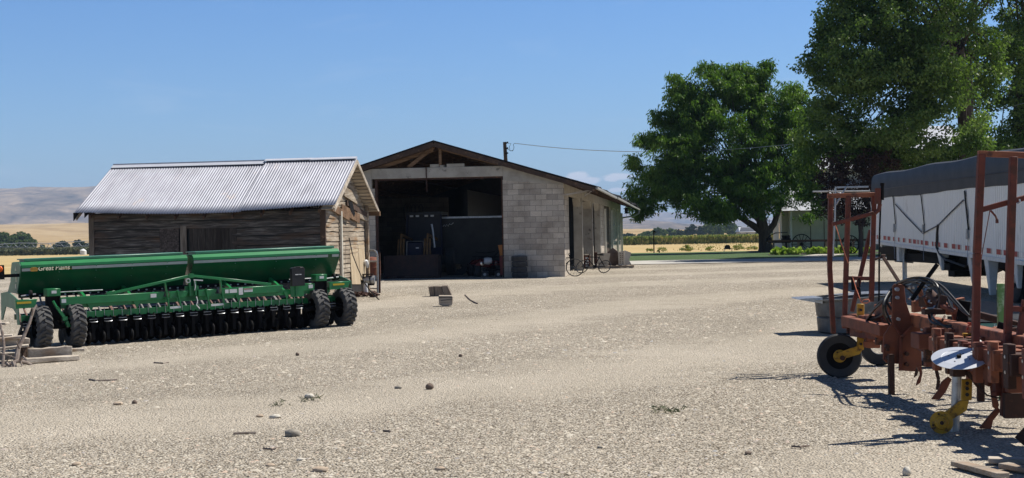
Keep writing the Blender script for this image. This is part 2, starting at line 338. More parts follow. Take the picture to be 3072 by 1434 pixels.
def gravelmat():
    m, t, n, b, out = nt('crushed_gravel'); tc = n.new('ShaderNodeTexCoord'); vec = tc.outputs['Object']
    def vor(s):
        v = n.new('ShaderNodeTexVoronoi'); v.inputs['Scale'].default_value = s; t.links.new(vec, v.inputs[0]); return v
    a = vor(50); a2 = vor(23); a3 = vor(26)
    st = ramp(t, a.outputs['Color'], [(0, (.20, .17, .135)), (.3, (.48, .425, .34)), (.65, (.60, .54, .44)), (.88, (.78, .725, .62)), (1, (.55, .44, .34))])
    gap = ramp(t, a.outputs['Distance'], [(.35, (1, 1, 1)), (.72, (.28, .255, .225))]); st = mixc(t, 1, st, gap, 'MULTIPLY')
    st2 = ramp(t, a2.outputs['Color'], [(0, (.7, .7, .7)), (1, (1.15, 1.15, 1.15))]); st = mixc(t, .7, st, st2, 'MULTIPLY'); sk = ramp(t, a3.outputs['Color'], [(.10, (.34, .31, .28)), (.16, (1, 1, 1)), (.86, (1, 1, 1)), (.93, (1.25, 1.22, 1.16))], 'LINEAR'); st = mixc(t, .9, st, sk, 'MULTIPLY')
    # packed, finer wheel lanes and loose coarser patches
    sp_ = n.new('ShaderNodeSeparateXYZ'); t.links.new(vec, sp_.inputs[0])
    def mm(op, a, b=None, c=None):
        q = n.new('ShaderNodeMath'); q.operation = op
        for i, v in enumerate((a, b, c)):
            if v is None: continue
            if isinstance(v, (int, float)): q.inputs[i].default_value = v
            else: t.links.new(v, q.inputs[i])
        return q.outputs[0]
    X_, Y_ = sp_.outputs[0], sp_.outputs[1]      # wheel lanes: same curve as lane() below
    v_ = mm('ADD', mm('MULTIPLY_ADD', Y_, .42, mm('MULTIPLY', X_, -.36)), mm('MULTIPLY', mm('SINE', mm('ADD', mm('MULTIPLY', X_, .16), mm('MULTIPLY', Y_, .10))), 1.2))
    v_ = mm('ADD', v_, mm('MULTIPLY', noise(t, coords(t), .6, 5, .65), 2.6))
    ln = mm('MULTIPLY_ADD', mm('SINE', mm('MULTIPLY', v_, 1.5)), .5, .5)
    dirt = ramp(t, noise(t, vec, 45, 5, .7), [(.3, (.45, .40, .32)), (.7, (.57, .51, .415))])
    dirt = mixc(t, .85, dirt, ramp(t, vor(120).outputs['Color'], [(0, (.35, .33, .31)), (.25, (.9, .9, .9)), (1, (1.25, 1.22, 1.2))]), 'MULTIPLY')
    col = mixc(t, ramp(t, ln, [(.45, .05), (.92, .62)]), st, dirt)
    big = ramp(t, noise(t, coords(t, (.5, .35, 1)), .8, 5, .6), [(.3, (.86, .85, .83)), (.7, (1.07, 1.06, 1.05))]); col = mixc(t, 1, col, big, 'MULTIPLY')
    t.links.new(col, b.inputs['Base Color']); b.inputs['Roughness'].default_value = .95; b.inputs['Specular IOR Level'].default_value = .15
    n1 = bump(t, b, a.outputs['Distance'], 1.0, -.02); n2 = bump(t, b, a2.outputs['Distance'], .5, -.02, n1); bump(t, b, noise(t, vec, 7, 5, .7), .4, .06, n2); return m
MT['gravel'] = gravelmat()
ys = np.concatenate([np.linspace(-20, 120, 60), np.linspace(125, 600, 60), np.geomspace(640, 14000, 24)])
xs = np.concatenate([-np.geomspace(12000, 60, 26), np.linspace(-55, 55, 45), np.geomspace(60, 12000, 26)])
sheet('ground', xs, ys, MT['field'], -.03)
sheet('gravel_yard', np.linspace(-40, 42, 165), np.concatenate([np.linspace(-6, 60, 190), np.linspace(60.5, 74, 27)]), MT['gravel'], .0,
      fz=lambda x, y: tz(x, y) + .006 * np.sin(x * .9 + np.sin(y * .33) * 1.7) * np.sin(y * .41 + x * .2) + .005 * np.sin(x * 3.1 + y * 1.3) * np.sin(y * 1.9 - x))
MT['road'] = mat('driveway_concrete', (.46, .44, .40), (.38, .36, .32), .8, .9, 0, .3, .004, 20)
sheet('concrete_driveway', np.linspace(3, 42, 60), np.linspace(70.8, 80, 12), MT['road'], .03, shape=lambda X, Y: (X, Y + .9 * np.sin((X - 8) * .13) * 0 + np.clip(X - 14, 0, 50) * .02))
def grassmat():
    m, t, n, b, out = nt('mown_lawn'); vec = coords(t)
    col = ramp(t, noise(t, vec, 3, 8, .75), [(.3, (.016, .045, .007)), (.5, (.035, .080, .012)), (.72, (.085, .13, .03))])
    t.links.new(col, b.inputs['Base Color']); b.inputs['Roughness'].default_value = .9; bump(t, b, noise(t, vec, 25, 5), .8, .05); return m
MT['grass'] = grassmat()
sheet('lawn', np.linspace(4, 44, 60), np.linspace(79.8, 112, 30), MT['grass'], .035, shape=lambda X, Y: (X, Y + np.where(Y > 81, 1.5 * np.sin(X * .35) + .6 * np.sin(X * 1.3), np.clip(X - 14, 0, 50) * .02)))
MT['path'] = mat('pale_gravel_path', (.48, .44, .38), (.38, .34, .29), 2, .95)
def path():
    pts = [(17.0, 80.5), (18.0, 84), (19.2, 87.5), (20.6, 91), (21.6, 95), (21.8, 100)]; V = []
    for i, (x, y) in enumerate(pts):
        V += [(x - 1.0, y, float(tz(x, y)) + .05), (x + 1.0, y, float(tz(x, y)) + .05)]
    F_ = np.array([(2 * i, 2 * i + 1, 2 * i + 3, 2 * i + 2) for i in range(len(pts) - 1)])
    tag(npmesh('path', np.array(V), F_, MT['path']), kind='structure')
path()
# loose stones over the near yard
def scatter():
    rng = np.random.default_rng(5); N = 110000
    u = rng.random(N); Y = 9.2 * (62 / 9.2) ** (u ** 1.15); X = (rng.random(N) * 2 - 1) * (.375 * Y + .6)
    lane = np.sin(1.5 * (.42 * Y - .36 * X + 1.2 * np.sin(.16 * X + .1 * Y) + 1.3))
    keep = rng.random(N) < np.clip(.55 - .45 * lane, .12, 1)
    X, Y = X[keep], Y[keep]; N = len(X)
    s = (.0065 + .011 * rng.random(N) ** 2.0 + .022 * rng.random(N) ** 14) * np.clip(Y / 16, .9, 1.35)
    base = np.array([[1, 0, 0], [.1, 1, 0], [-1, .1, 0], [0, -1, .05], [.15, -.1, 1], [0, 0, -.5]], float)
    f = np.array([[0, 1, 4], [1, 2, 4], [2, 3, 4], [3, 0, 4]])
    V = base[None] * (1 + (rng.random((N, 6, 1)) - .5) * .7)
    a = rng.random(N) * 6.283; ca, sa = np.cos(a), np.sin(a); asp = .6 + .5 * rng.random(N)
    x = V[:, :, 0] * s[:, None] * 1.15; y = V[:, :, 1] * (s * asp)[:, None]; z = V[:, :, 2] * (s * (.28 + .3 * rng.random(N)))[:, None]
    Vx = x * ca[:, None] - y * sa[:, None] + X[:, None]; Vy = x * sa[:, None] + y * ca[:, None] + Y[:, None]
    gz = tz(X, Y) + .006 * np.sin(X * .9 + np.sin(Y * .33) * 1.7) * np.sin(Y * .41 + X * .2) + .005 * np.sin(X * 3.1 + Y * 1.3) * np.sin(Y * 1.9 - X)
    Vz = z + gz[:, None] - .001
    V = np.stack([Vx, Vy, Vz], 2)[:, :5].reshape(-1, 3); Fc = (f[None] + (np.arange(N) * 5)[:, None, None]).reshape(-1, 3)
    m, t, n, b, out = nt('pebble'); at = n.new('ShaderNodeAttribute'); at.attribute_name = 'rnd'
    t.links.new(ramp(t, at.outputs['Fac'], [(0, (.17, .145, .11)), (.2, (.34, .29, .22)), (.5, (.46, .40, .31)), (.8, (.50, .455, .37)), (.93, (.46, .34, .25)), (1, (.28, .28, .28))]), b.inputs['Base Color']); b.inputs['Roughness'].default_value = .85
    o = npmesh('loose_gravel', V, Fc, m, attr=np.repeat(rng.random(N), 4)); tag(o, 'loose pale gravel stones strewn all over the yard', 'gravel', kind='stuff')
scatter()
# ------------------------------------------------------------------ concrete block garage
GC = Vector((1.94, 53.1, .13)); GR = math.atan2(-.1257, .992)
gar = thing('garage', 'long grey concrete block machine shed with open front and low gable roof', 'garage', GC, GR)
SL = .306; RT = 3.49
def under(x): return RT + SL * (-x) if x > -4.8 else RT + SL * (9.6 + x)
m = MB(); m.bb(-2.27, 0, 0, .25, -.3, 3.42); m.add([(-2.27, y, 3.42) for y in (0, .25)] + [(-2.27, y, 3.64) for y in (0, .25)] + [(0, y, 3.42) for y in (0, .25)], [(0, 4, 2), (1, 3, 5), (0, 2, 3, 1), (2, 4, 5, 3)]); m.build('front_wall', MT['block_x'], gar)
m = MB(); m.bb(-9.6, -7.13, 0, .25, -.3, 3.42); m.build('front_wall', MT['block_x'], gar)
m = MB(); m.bb(-7.25, -2.25, -.012, .26, 3.78, 4.17); m.build('lintel', MT['conc'], gar, bevel=.012)
m = MB(); m.prism([(-2.249, 3.622), (0, 3.622), (0, 3.40), (0, under(0)), (-2.249, under(-2.249) - .02)], (0, -.010, 0), (1, 0, 0), (0, 0, 1), (0, .26, 0)) if False else m.add([(x, y, z) for y in (-.010, .26) for x, z in ((-2.249, 3.622), (0, 3.40), (0, 3.48), (-2.249, 4.165))], [(0, 1, 2, 3), (7, 6, 5, 4), (0, 4, 5, 1), (1, 5, 6, 2), (2, 6, 7, 3), (3, 7, 4, 0)]); m.build('gable_band', MT['conc'], gar, smooth=False)
m = MB(); m.add([(x, y, z) for y in (-.010, .26) for x, z in ((-9.59, 3.30), (-7.251, 3.42), (-7.251, 4.165), (-9.59, 3.47))], [(0, 1, 2, 3), (7, 6, 5, 4), (0, 4, 5, 1), (1, 5, 6, 2), (2, 6, 7, 3), (3, 7, 4, 0)]); m.build('gable_band', MT['conc'], gar, smooth=False)
m = MB(); m.bb(-7.13, -7.04, .02, .2, 0, 3.78); m.bb(-2.33, -2.27, .02, .2, 0, 3.78); m.bb(-7.04, -2.33, .03, .2, 3.72, 3.778)
m.build('door_frame', MT['rust_dk'], gar)
m = MB(); m.beam((-5.15, -.03, 4.2), (-5.13, -.03, 3.45), .035); m.box((-5.14, -.03, 3.35), (.05, .03, .14)); m.build('door_latch', MT['rust_dk'], gar)
# side wall facing right: blocks, deep concrete pillars, header
m = MB(); m.bb(-.25, 0, .25, 2.1, -.3, 3.1); m.build('side_wall', MT['block_y'], gar)
m = MB(); m.bb(-.25, 0, 20.9, 24, -.3, 3.1); m.build('side_wall', MT['block_y'], gar)
m = MB()
for a, b_ in ((29.9, 32.6), (35.0, 37.6), (40, 42)): m.bb(-.25, 0, a, b_, -.3, 3.1)
m.bb(-.25, 0, 32.6, 35, -.3, 1.0); m.bb(-.25, 0, 37.6, 40, -.3, 1.0)
m.build('side_wall', MT['block_y'], gar)
m = MB(); m.bb(-.25, .004, .25, 42, 3.1, 3.5); m.build('header_beam', MT['conc'], gar)
for a, dp in ((8.5, -.36), (14.9, -.48), (20.6, -.30)):
    m = MB(); m.bb(dp, .02, a, a + .32, -.3, 3.1); m.add([(dp, a - .5, 3.098), (-.05, a - .5, 3.098), (-.05, a, 2.75), (dp, a, 2.75), (dp, a, 3.098), (-.05, a, 3.098)], [(0, 1, 2, 3), (0, 3, 4), (1, 5, 2), (0, 4, 5, 1), (3, 2, 5, 4)]); m.build('pillar', MT['conc'], gar, bevel=.01)
m = MB(); m.bb(-.2, -.08, 24, 29.9, -.2, 3.1); m.build('side_door', MT['dkwood'], gar)
for a in (32.6, 37.6):
    m = MB(); m.bb(-.16, -.1, a + .08, a + 2.3, 1.06, 3.04); o = m.build('window', MT['glass'], gar)
    m = MB()
    for z in (1.0, 2.0, 3.04): m.bb(-.1, .0, a, a + 2.4, z, z + .06)
    for y in (a, a + 1.17, a + 2.33): m.bb(-.09, .005, y, y + .06, 1.06, 3.04)
    m.build('window_frame', MT['cream'], o)
for a in (23.75, 30.0, 36.2, 41.6):
    m = MB(); m.bb(.02, .13, a, a + .16, -.2, 2.9); m.build('trim_post', MT['cream'], gar)
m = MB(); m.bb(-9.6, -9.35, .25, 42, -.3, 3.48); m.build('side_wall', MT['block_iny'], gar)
m = MB(); m.prism([(-9.35, -.3), (-.25, -.3), (-.25, 3.5), (-4.8, 4.9), (-9.35, 3.5)], (0, 41.75, 0), (1, 0, 0), (0, 0, 1), (0, .25, 0)); m.build('back_wall', MT['block_x'], gar)
m = MB(); m.bb(-5.2, -5.05, 9.2, 41.7, -.2, 3.6); m.build('inner_wall', MT['black_pl'], gar)  # near-black colour stands in for the unlit interior on both inner walls
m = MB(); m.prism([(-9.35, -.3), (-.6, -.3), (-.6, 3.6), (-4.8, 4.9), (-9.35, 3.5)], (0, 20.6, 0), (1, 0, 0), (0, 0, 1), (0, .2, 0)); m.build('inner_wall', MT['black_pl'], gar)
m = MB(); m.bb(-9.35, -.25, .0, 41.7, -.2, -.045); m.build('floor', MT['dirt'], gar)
# roof
for sgn in (1, -1):
    def rx(u): return -4.8 + sgn * u     # u from ridge outwards
    m = MB(); n0 = 30; V = []; Fc = []
    for i in range(n0 + 1):
        y = -.3 + 42.6 * i / n0
        sag = .07 * math.sin(i * .9) * (i > 5) + .05 * math.sin(i * 2.3)
        for u, z in ((0, 5.17), (6.02, 5.17 - SL * 6.02 - sag), (6.02, 5.17 - SL * 6.02 - sag - .05), (0, 5.11)): V.append((rx(u), y, z))
    for i in range(n0):
        for k in range(4):
            a, b_ = i * 4 + k, i * 4 + (k + 1) % 4; Fc.append((a, b_, b_ + 4, a + 4))
    Fc += [(0, 3, 2, 1), (n0 * 4, n0 * 4 + 1, n0 * 4 + 2, n0 * 4 + 3)]
    m.add(V, Fc); m.build('roof', MT['roofing'] if 'roofing' in MT else MT['black'], gar)
    m = MB(); m.beam((rx(0), -.26, 5.02), (rx(5.98), -.26, 5.02 - SL * 5.98), .05, .17); m.build('rake_board', MT['fasciabrown'] if 'fasciabrown' in MT else MT['dkwood'], gar)
    m = MB()
    for i in range(35):
        y = .02 + i * 1.23; m.beam((rx(.05), y + .05, 4.98), (rx(5.92), y + .05, 4.98 - SL * 5.87), .05, .14)
    m.build('rafter', MT['dkwood'], gar)
for u in (1.2, 2.6, 4.0):
    for sgn in (1, -1):
        m = MB(); m.bb(-4.8 + sgn * u - .05, -4.8 + sgn * u + .05, .3, 41.6, 4.84 - SL * u, 4.90 - SL * u); m.build('purlin', MT['dkwood'], gar)
m = MB(); m.beam((-4.62, .08, 4.17), (-4.62, .08, 4.95), .10); m.build('king_post', MT['fascia'], gar)
m = MB(); m.beam((-5.85, .10, 4.19), (-4.85, .10, 4.95), .10, .13); m.build('brace', MT['fascia'], gar)
m = MB(); m.beam((-8.6, .14, 3.70), (-4.9, .14, 4.84), .08, .15); m.build('brace', MT['fascia'], gar)
m = MB(); m.beam((-4.7, .14, 4.90), (-1.2, .14, 3.88), .08, .12); m.build('brace', MT['fascia'], gar)
m = MB(); m.bb(-4.37, -3.71, .0, .2, 4.172, 4.29); m.build('parapet_block', MT['conc'], gar)
m = MB(); m.box((-4.85, .1, 4.23), (.34, .2, .11), rz=.2); m.box((-4.6, .12, 4.21), (.3, .2, .07), rz=-.4); m.build('rubble', MT['conc'], gar)
# eave gutter in lengths, one bracket, drain
for y0, y1, dz in ((-.2, 13.5, 0), (14.3, 27, -.03), (27.3, 42, -.1)):
    m = MB(); m.beam((1.24, y0, 3.26 + dz), (1.24, y1, 3.21 + dz), .09, .08); m.build('gutter', MT['gutter'], gar)
m = MB(); m.beam((.02, -.12, 3.02), (1.15, -.12, 3.20), .06, .05); m.beam((.75, -.12, 2.95), (1.1, -.12, 3.18), .03, .03); m.build('eave_bracket', MT['greywood'], gar)
m = MB(); m.tube([(1.24, 41.6, 3.05), (1.2, 41.6, 2.85), (.9, 41.6, 2.7), (.15, 41.7, 2.6), (.08, 41.7, 2.45), (.08, 41.7, .1)], .05); m.build('downpipe', MT['galv'], gar)
# ------------------------------------------------------------------ old wooden shed
SC = Vector((-4.95, 38.0, 0)); SR = GR
shd = thing('wooden_shed', 'weathered plank shed with sagging corrugated iron roof behind the green drill', 'shed', SC, SR)
L, W, EH, RH = 6.5, 4.67, 2.66, 3.90    # local x runs -L..0, y 0..W
rng = random.Random(3)
def planks(name, mat_, along, fixed, lo, hi, z0, z1, hgt, face, outw, skip=None, clip=None):
    m = MB(); z = z0
    while z < z1 - .01:
        h = hgt * rng.uniform(.9, 1.08); zt = min(z + h, z1); a, b_ = lo, hi
        if clip: a, b_ = clip(zt + .05)
        if b_ - a < .1: break
        segs = [(a, b_)] if (skip is None or not (skip[2] < (z + zt) / 2 < skip[3])) else [(a, skip[0]), (skip[1], b_)]
        for s0, s1 in segs:
            cuts = [s0] + ([rng.uniform(s0 + .3, s1 - .3)] if s1 - s0 > 2.5 and rng.random() < .6 else []) + [s1]
            for c0, c1_ in zip(cuts[:-1], cuts[1:]):
                if c1_ - c0 < .05: continue
                d0 = rng.uniform(0, .014); dd = rng.uniform(-.012, .012); nseg = 8; V = []
                for k in range(nseg + 1):
                    s = c0 + .006 + (c1_ - c0 - .012) * k / nseg; wv = .016 * math.sin(k * 1.3 + z * 9) * (0 < k < nseg)
                    zb, zu = z + (.016 if outw < 0 else .006) + wv * .6, zt - .004 + wv * .6 + dd * (k / nseg - .5)
                    o0, o1 = outw * ((.040 if along == 'x' else .022) + d0), outw * (.006 + d0)
                    for o_, zz in ((0, zb), (o0, zb), (o1, zu), (0, zu)):
                        V.append((s, fixed + o_, zz) if along == 'x' else (fixed + o_, s, zz))
                Fc = [(i * 4 + k, i * 4 + (k + 1) % 4, i * 4 + 4 + (k + 1) % 4, i * 4 + 4 + k) for i in range(nseg) for k in range(4)] + [(0, 1, 2, 3), (nseg * 4 + 3, nseg * 4 + 2, nseg * 4 + 1, nseg * 4)]
                m.add(V, Fc)
        z = zt
    return m.build(name, mat_, shd)
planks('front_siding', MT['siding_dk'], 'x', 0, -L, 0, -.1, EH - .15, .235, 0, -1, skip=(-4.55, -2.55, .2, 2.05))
m = MB(); m.bb(-L + .05, -.05, .05, .08, -.1, EH - .16); m.bb(-.09, -.06, .1, W - .1, -.1, EH - .1); m.build('shade_backing', MT['black_pl'], shd)  # black sheet added behind the boards so their gaps read as dark inside
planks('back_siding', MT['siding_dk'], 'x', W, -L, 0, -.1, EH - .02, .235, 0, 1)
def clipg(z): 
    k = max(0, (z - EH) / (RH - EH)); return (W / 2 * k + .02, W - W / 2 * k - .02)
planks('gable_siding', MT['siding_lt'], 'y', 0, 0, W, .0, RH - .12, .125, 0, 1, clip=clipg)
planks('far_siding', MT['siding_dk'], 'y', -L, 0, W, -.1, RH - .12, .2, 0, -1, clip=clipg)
m = MB(); m.bb(-4.55, -4.02, -.03, .01, .2, 2.10); m.build('chipboard_patch', MT['osb'], shd)
m = MB(); m.prism([(-3.98, .2), (-3.80, .2), (-3.80, 2.1), (-3.97, 2.12)], (0, -.05, 0), (1, 0, 0), (0, 0, 1), (0, .03, 0)); m.build('door_stile', MT['greywood_z'], shd)
m = MB()
for i in range(6): m.bb(-3.72 + i * .22, -3.51 + i * .22, -.035 - .004 * (i % 2), 0.0, .2, 2.04 + .01 * (i % 3))
m.build('door', MT['door_dk'], shd)
for x in (-L + .03, -.05):
    m = MB(); m.bb(x - .07, x + .07, -.055, -.04 + .06, -.1, EH); m.build('corner_post', MT['greywood_z'] if x < -1 else MT['dkwood'], shd)
m = MB(); m.bb(.045, .10, 1.42, 1.52, -.1, 2.45); m.build('conduit_board', MT['cream'], shd)
m = MB(); m.bb(.04, .12, W - .14, W + .02, -.1, EH); m.build('corner_post', MT['siding_lt'], shd)
# torn boards across the gable
for y0, z0, y1, z1, h, mt in ((.05, 2.62, 2.35, 2.30, .2, 'fascia'), (1.6, 2.52, 3.6, 2.26, .26, 'fascia'), (1.9, 3.02, 3.35, 2.82, .28, 'siding_lt'), (3.4, 2.40, 4.6, 2.30, .2, 'siding_lt'), (2.2, 2.70, 4.65, 2.36, .14, 'dkwood')):
    m = MB(); m.beam((.065, y0, z0), (.085, y1, z1), .03, h); m.build('gable_board', MT[mt], shd)
m = MB(); m.prism([(2.3, 2.75), (2.75, 2.72), (3.05, 2.4), (2.9, 2.3), (2.5, 2.5)], (.075, 0, 0), (0, 1, 0), (0, 0, 1), (.02, 0, 0)); m.build('gap_shade', MT['black'], shd)  # black plate stands in for shade inside the torn gable
# roof
def eave_sag(x):  # x along -L-.35 .. .35
    u = (x + L) / L; return -.10 * math.sin(math.pi * min(max(u, 0), 1)) ** 1.0 + .03 * u
def corr_roof(x0, x1, side, dz, mat_, ridge_extra=0.0, yo=0.0, drop=.32):
    pitch = .0762; nx = int((x1 - x0) / pitch * 8); nr = 7; V = []; zr = RH + dz
    for j in range(nr):
        k = j / (nr - 1)
        for i in range(nx + 1):
            x = x0 + (x1 - x0) * i / nx; y = (W / 2) * (1 - k) - k * drop if side < 0 else (W / 2) * (1 + k) + k * drop
            ze = EH - (RH - EH) / (W / 2) * drop + .03
            z = zr * (1 - k) + ze * k + k * eave_sag(x) + .012 * math.sin(2 * math.pi * (x - x0) / pitch) + dz * k * .6
            if k == 1: z += 0
            V.append((x, y, z))
    V = np.array(V); i = (np.arange(nr - 1)[:, None] * (nx + 1) + np.arange(nx)[None]).ravel()
    o = npmesh('roof_sheeting', V, np.stack([i, i + 1, i + nx + 2, i + nx + 1], 1), mat_, shd, smooth=True)
    sm = o.modifiers.new('thick', 'SOLIDIFY'); sm.thickness = .004; return o
XS = -2.2
corr_roof(-L - .32, XS, -1, 0, MT['corr']); corr_roof(XS - .06, .36, -1, .05, MT['corr'])
corr_roof(-L - .32, .36, 1, .0, MT['corr'])
m = MB(); m.beam((-L - .3, W / 2 - .10, RH + -.015), (XS - .1, W / 2 - .10, RH + -.005), .22, .012, up=(0, -.52, 1)); m.beam((-L - .3, W / 2 - .0, RH + .04), (XS - .1, W / 2, RH + .05), .06, .04); m.build('ridge_cap', MT['white_m'], shd)
m = MB(); m.beam((XS - .1, W / 2 - .05, RH + .055), (-.95, W / 2 - .05, RH + .06), .20, .02, up=(0, -.3, 1)); m.beam((-.99, W / 2 - .05, RH + .05), (.34, W / 2 - .05, RH + .06), .22, .02, up=(0, -.3, 1)); m.build('ridge_cap', MT['white_m'], shd)
m = MB()
for i in range(9):
    x = -L + .1 + i * .79; m.beam((x, -.28, EH - .25 + eave_sag(x)), (x, W / 2, RH - .16), .05, .1); m.beam((x, W + .28, EH - .25), (x, W / 2, RH - .16), .05, .1)
m.build('rafter', MT['dkwood'], shd)
m = MB()   # skip sheathing seen from below at the gable overhang
for i in range(15):
    k = (i + .5) / 15; y = W / 2 + k * (W / 2 + .28); z = RH - .045 - (RH - EH) / (W / 2) * (y - W / 2); m.box((.17, y, z), (.40, .15, .02), rx=-math.atan((RH - EH) / (W / 2)))
    y = W / 2 - k * (W / 2 + .28); m.box((.17, y, z), (.40, .15, .02), rx=math.atan((RH - EH) / (W / 2)))
m.build('roof_sheathing', MT['plank'], shd)
for s in (-1, 1):
    m = MB(); m.beam((.35, W / 2, RH - .045), (.35, W / 2 + s * (W / 2 + .33), EH - .2), .03, .11); m.build('barge_board', MT['plank'], shd)
    m = MB(); m.beam((-L - .28, W / 2, RH - .12), (-L - .28, W / 2 + s * (W / 2 + .30), EH - .30), .03, .10); m.build('barge_board', MT['plank'], shd)
for x in (-L - .33, -L - .02):
    m = MB(); m.prism([(0, 0), (.16, 0), (0, -.22 if x < -L - .1 else -.14)], (x, -.36, EH - .14), (1, 0, 0), (0, 0, 1), (0, .03, 0)); m.build('bent_flashing', MT['black'], shd)
m = MB(); m.beam((-.1, W + .05, 2.42), (.45, W + .05, 2.42), .12, .13); m.build('eave_beam', MT['fascia'], shd)
# ------------------------------------------------------------------ mountains and hills
def vnoise(X, Y, seed=0, octv=5):
    rng = np.random.default_rng(seed); out = np.zeros_like(X); amp = 1.0; f = 1.0
    for o in range(octv):
        g = rng.random((64, 64)); x = (X * f) % 64; y = (Y * f) % 64
        xi = np.floor(x).astype(int); yi = np.floor(y).astype(int); fx = x - xi; fy = y - yi
        fx = fx * fx * (3 - 2 * fx); fy = fy * fy * (3 - 2 * fy); a = g[xi % 64, yi % 64]; b = g[(xi + 1) % 64, yi % 64]; c = g[xi % 64, (yi + 1) % 64]; d = g[(xi + 1) % 64, (yi + 1) % 64]
        out += amp * ((a * (1 - fx) + b * fx) * (1 - fy) + (c * (1 - fx) + d * fx) * fy - .5); amp *= .5; f *= 2.03
    return out
def range_(name, pxs, pys, Y0, Y1, mat_, rough, seed, nx=300, ny=46, base=-1.6, back=600, ep=1.0):
    xs = np.array([P(p, 700, Y1).x for p in pxs]); hz = np.array([P(p, q, Y1).z for p, q in zip(pxs, pys)])
    gx = np.linspace(xs[0], xs[-1], nx); H = np.interp(gx, xs, hz); kern = np.ones(7) / 7; H = np.convolve(np.pad(H, 3, 'edge'), kern, 'valid')
    gy = np.concatenate([np.linspace(Y0, Y1, ny), [Y1 + back]])
    X, Y = np.meshgrid(gx, gy); k = np.clip((Y - Y0) / (Y1 - Y0), 0, 1)
    e = vnoise(X / (rough * 9), Y / (rough * 14), seed); rid = -np.abs(vnoise(X / (rough * 5), Y / (rough * 12), seed + 1)) * 2
    Z = base + (H[None] - base) * (k ** ep + (e * .35 + rid * .35) * np.sin(np.pi * np.clip(k, 0, 1)) ** .7 * .6)
    Z = Z + (k >= .999) * vnoise(X / (rough * 2), Y * 0, seed + 4) * (H[None] - base) * .02
    Z[-1] = base
    # foreground rows keep their x, rows converge naturally
    n = len(gx); i = (np.arange(len(gy) - 1)[:, None] * n + np.arange(n - 1)[None]).ravel()
    return tag(npmesh(name, np.stack([X.ravel(), Y.ravel(), Z.ravel()], 1), np.stack([i, i + 1, i + n + 1, i + n], 1), mat_, smooth=True), kind='structure')
def hillmat(name, a, b_, c, s):
    m, t, n, b, out = nt(name); col = ramp(t, noise(t, coords(t, (s, s * .5, s * 3)), 1, 8, .68, .3), [(.34, a), (.5, b_), (.64, c)])
    t.links.new(col, b.inputs['Base Color']); b.inputs['Roughness'].default_value = 1; b.inputs['Specular IOR Level'].default_value = 0; return m
MT['mtn'] = hillmat('dry_mountain_scrub', (.07, .055, .035), (.20, .15, .10), (.36, .265, .165), .006)
MT['hill'] = hillmat('dry_grass_hill', (.28, .19, .085), (.37, .26, .125), (.43, .32, .17), .01)
range_('mountains', [-900, -300, 0, 50, 130, 210, 265, 300, 500, 800, 1200, 1600, 1780, 1865, 1905, 1960, 1990, 2060, 2160, 2300, 2600, 3300], [575, 570, 567, 562, 560, 562, 559, 556, 560, 590, 620, 650, 655, 652, 653, 664, 670, 676, 684, 688, 684, 670], 4200, 7600, MT['mtn'], 60, 3)
range_('far_mountains', [1500, 1800, 2000, 2150, 2300, 2500, 3300], [650, 645, 636, 640, 652, 650, 640], 9500, 12500, MT['mtn'], 90, 9, nx=160, ny=20)
range_('hill', [-900, -200, 0, 100, 290, 600, 1100, 1500, 1800, 2000, 2150, 2400, 3300], [672, 672, 674, 673, 668, 680, 690, 690, 684, 691, 697, 694, 690], 1500, 3300, MT['hill'], 40, 21, nx=200, ny=26, ep=.8)
# ------------------------------------------------------------------ foliage
def leaves(rng, C, rc, per, ln, wd, droop=.3, updown=.6, outdir=None):
    n = len(C) * per; c = np.repeat(C, per, 0); off = rng.normal(size=(n, 3)); off /= (np.linalg.norm(off, axis=1, keepdims=True) + 1e-6)
    off *= (rng.random((n, 1)) ** .5) * rc * np.array([1, 1, updown]); c = c + off
    d = off * 1.0 + rng.normal(size=(n, 3)) * rc * .5; d[:, 2] -= droop * rc; d /= np.linalg.norm(d, axis=1, keepdims=True)
    e = rng.normal(size=(n, 3)); e[:, 2] *= .4; s = np.cross(d, e); s /= (np.linalg.norm(s, axis=1, keepdims=True) + 1e-6)
    l = ln * (.6 + .8 * rng.random((n, 1))); w_ = wd * (.6 + .8 * rng.random((n, 1)))
    V = np.stack([c - d * l * .5, c + s * w_ * .5, c + d * l * .5, c - s * w_ * .5], 1).reshape(-1, 3)
    rn = np.repeat(rng.random(len(C)), per) * .5 + rng.random(n) * .5
    return V, np.arange(n * 4).reshape(-1, 4), rn
def crown_centers(rng, lobes, dens, shell=.5, gap=None):
    out = []
    for (c, r) in lobes:
        c = np.array(c); r = np.array(r); k = max(3, int(dens * (r[0] * r[1] + r[1] * r[2] + r[0] * r[2])))
        u = rng.normal(size=(k, 3)); u /= np.linalg.norm(u, axis=1, keepdims=True)
        rad = (shell + (1 - shell) * rng.random((k, 1)) ** .7) * (1 + .15 * rng.normal(size=(k, 1)))
        out.append(c + u * rad * r)
    C = np.concatenate(out); q = C * 1.35 + 3.1
    g = np.sin(q[:, 0] + 1.7 * np.sin(q[:, 2] * .7)) + np.sin(q[:, 1] * 1.1 + q[:, 2] * .5) + np.sin(q[:, 2] * 1.3 + 1.3 * np.sin(q[:, 0] * .8))
    return C[g > gap] if gap is not None else C
def pl(px, py, Y, rx, ry, rd=None):
    s = Y / F; p = P(px, py, Y); return (tuple(p), (rx * s, (rd if rd is not None else (rx + ry) / 2) * s, ry * s))
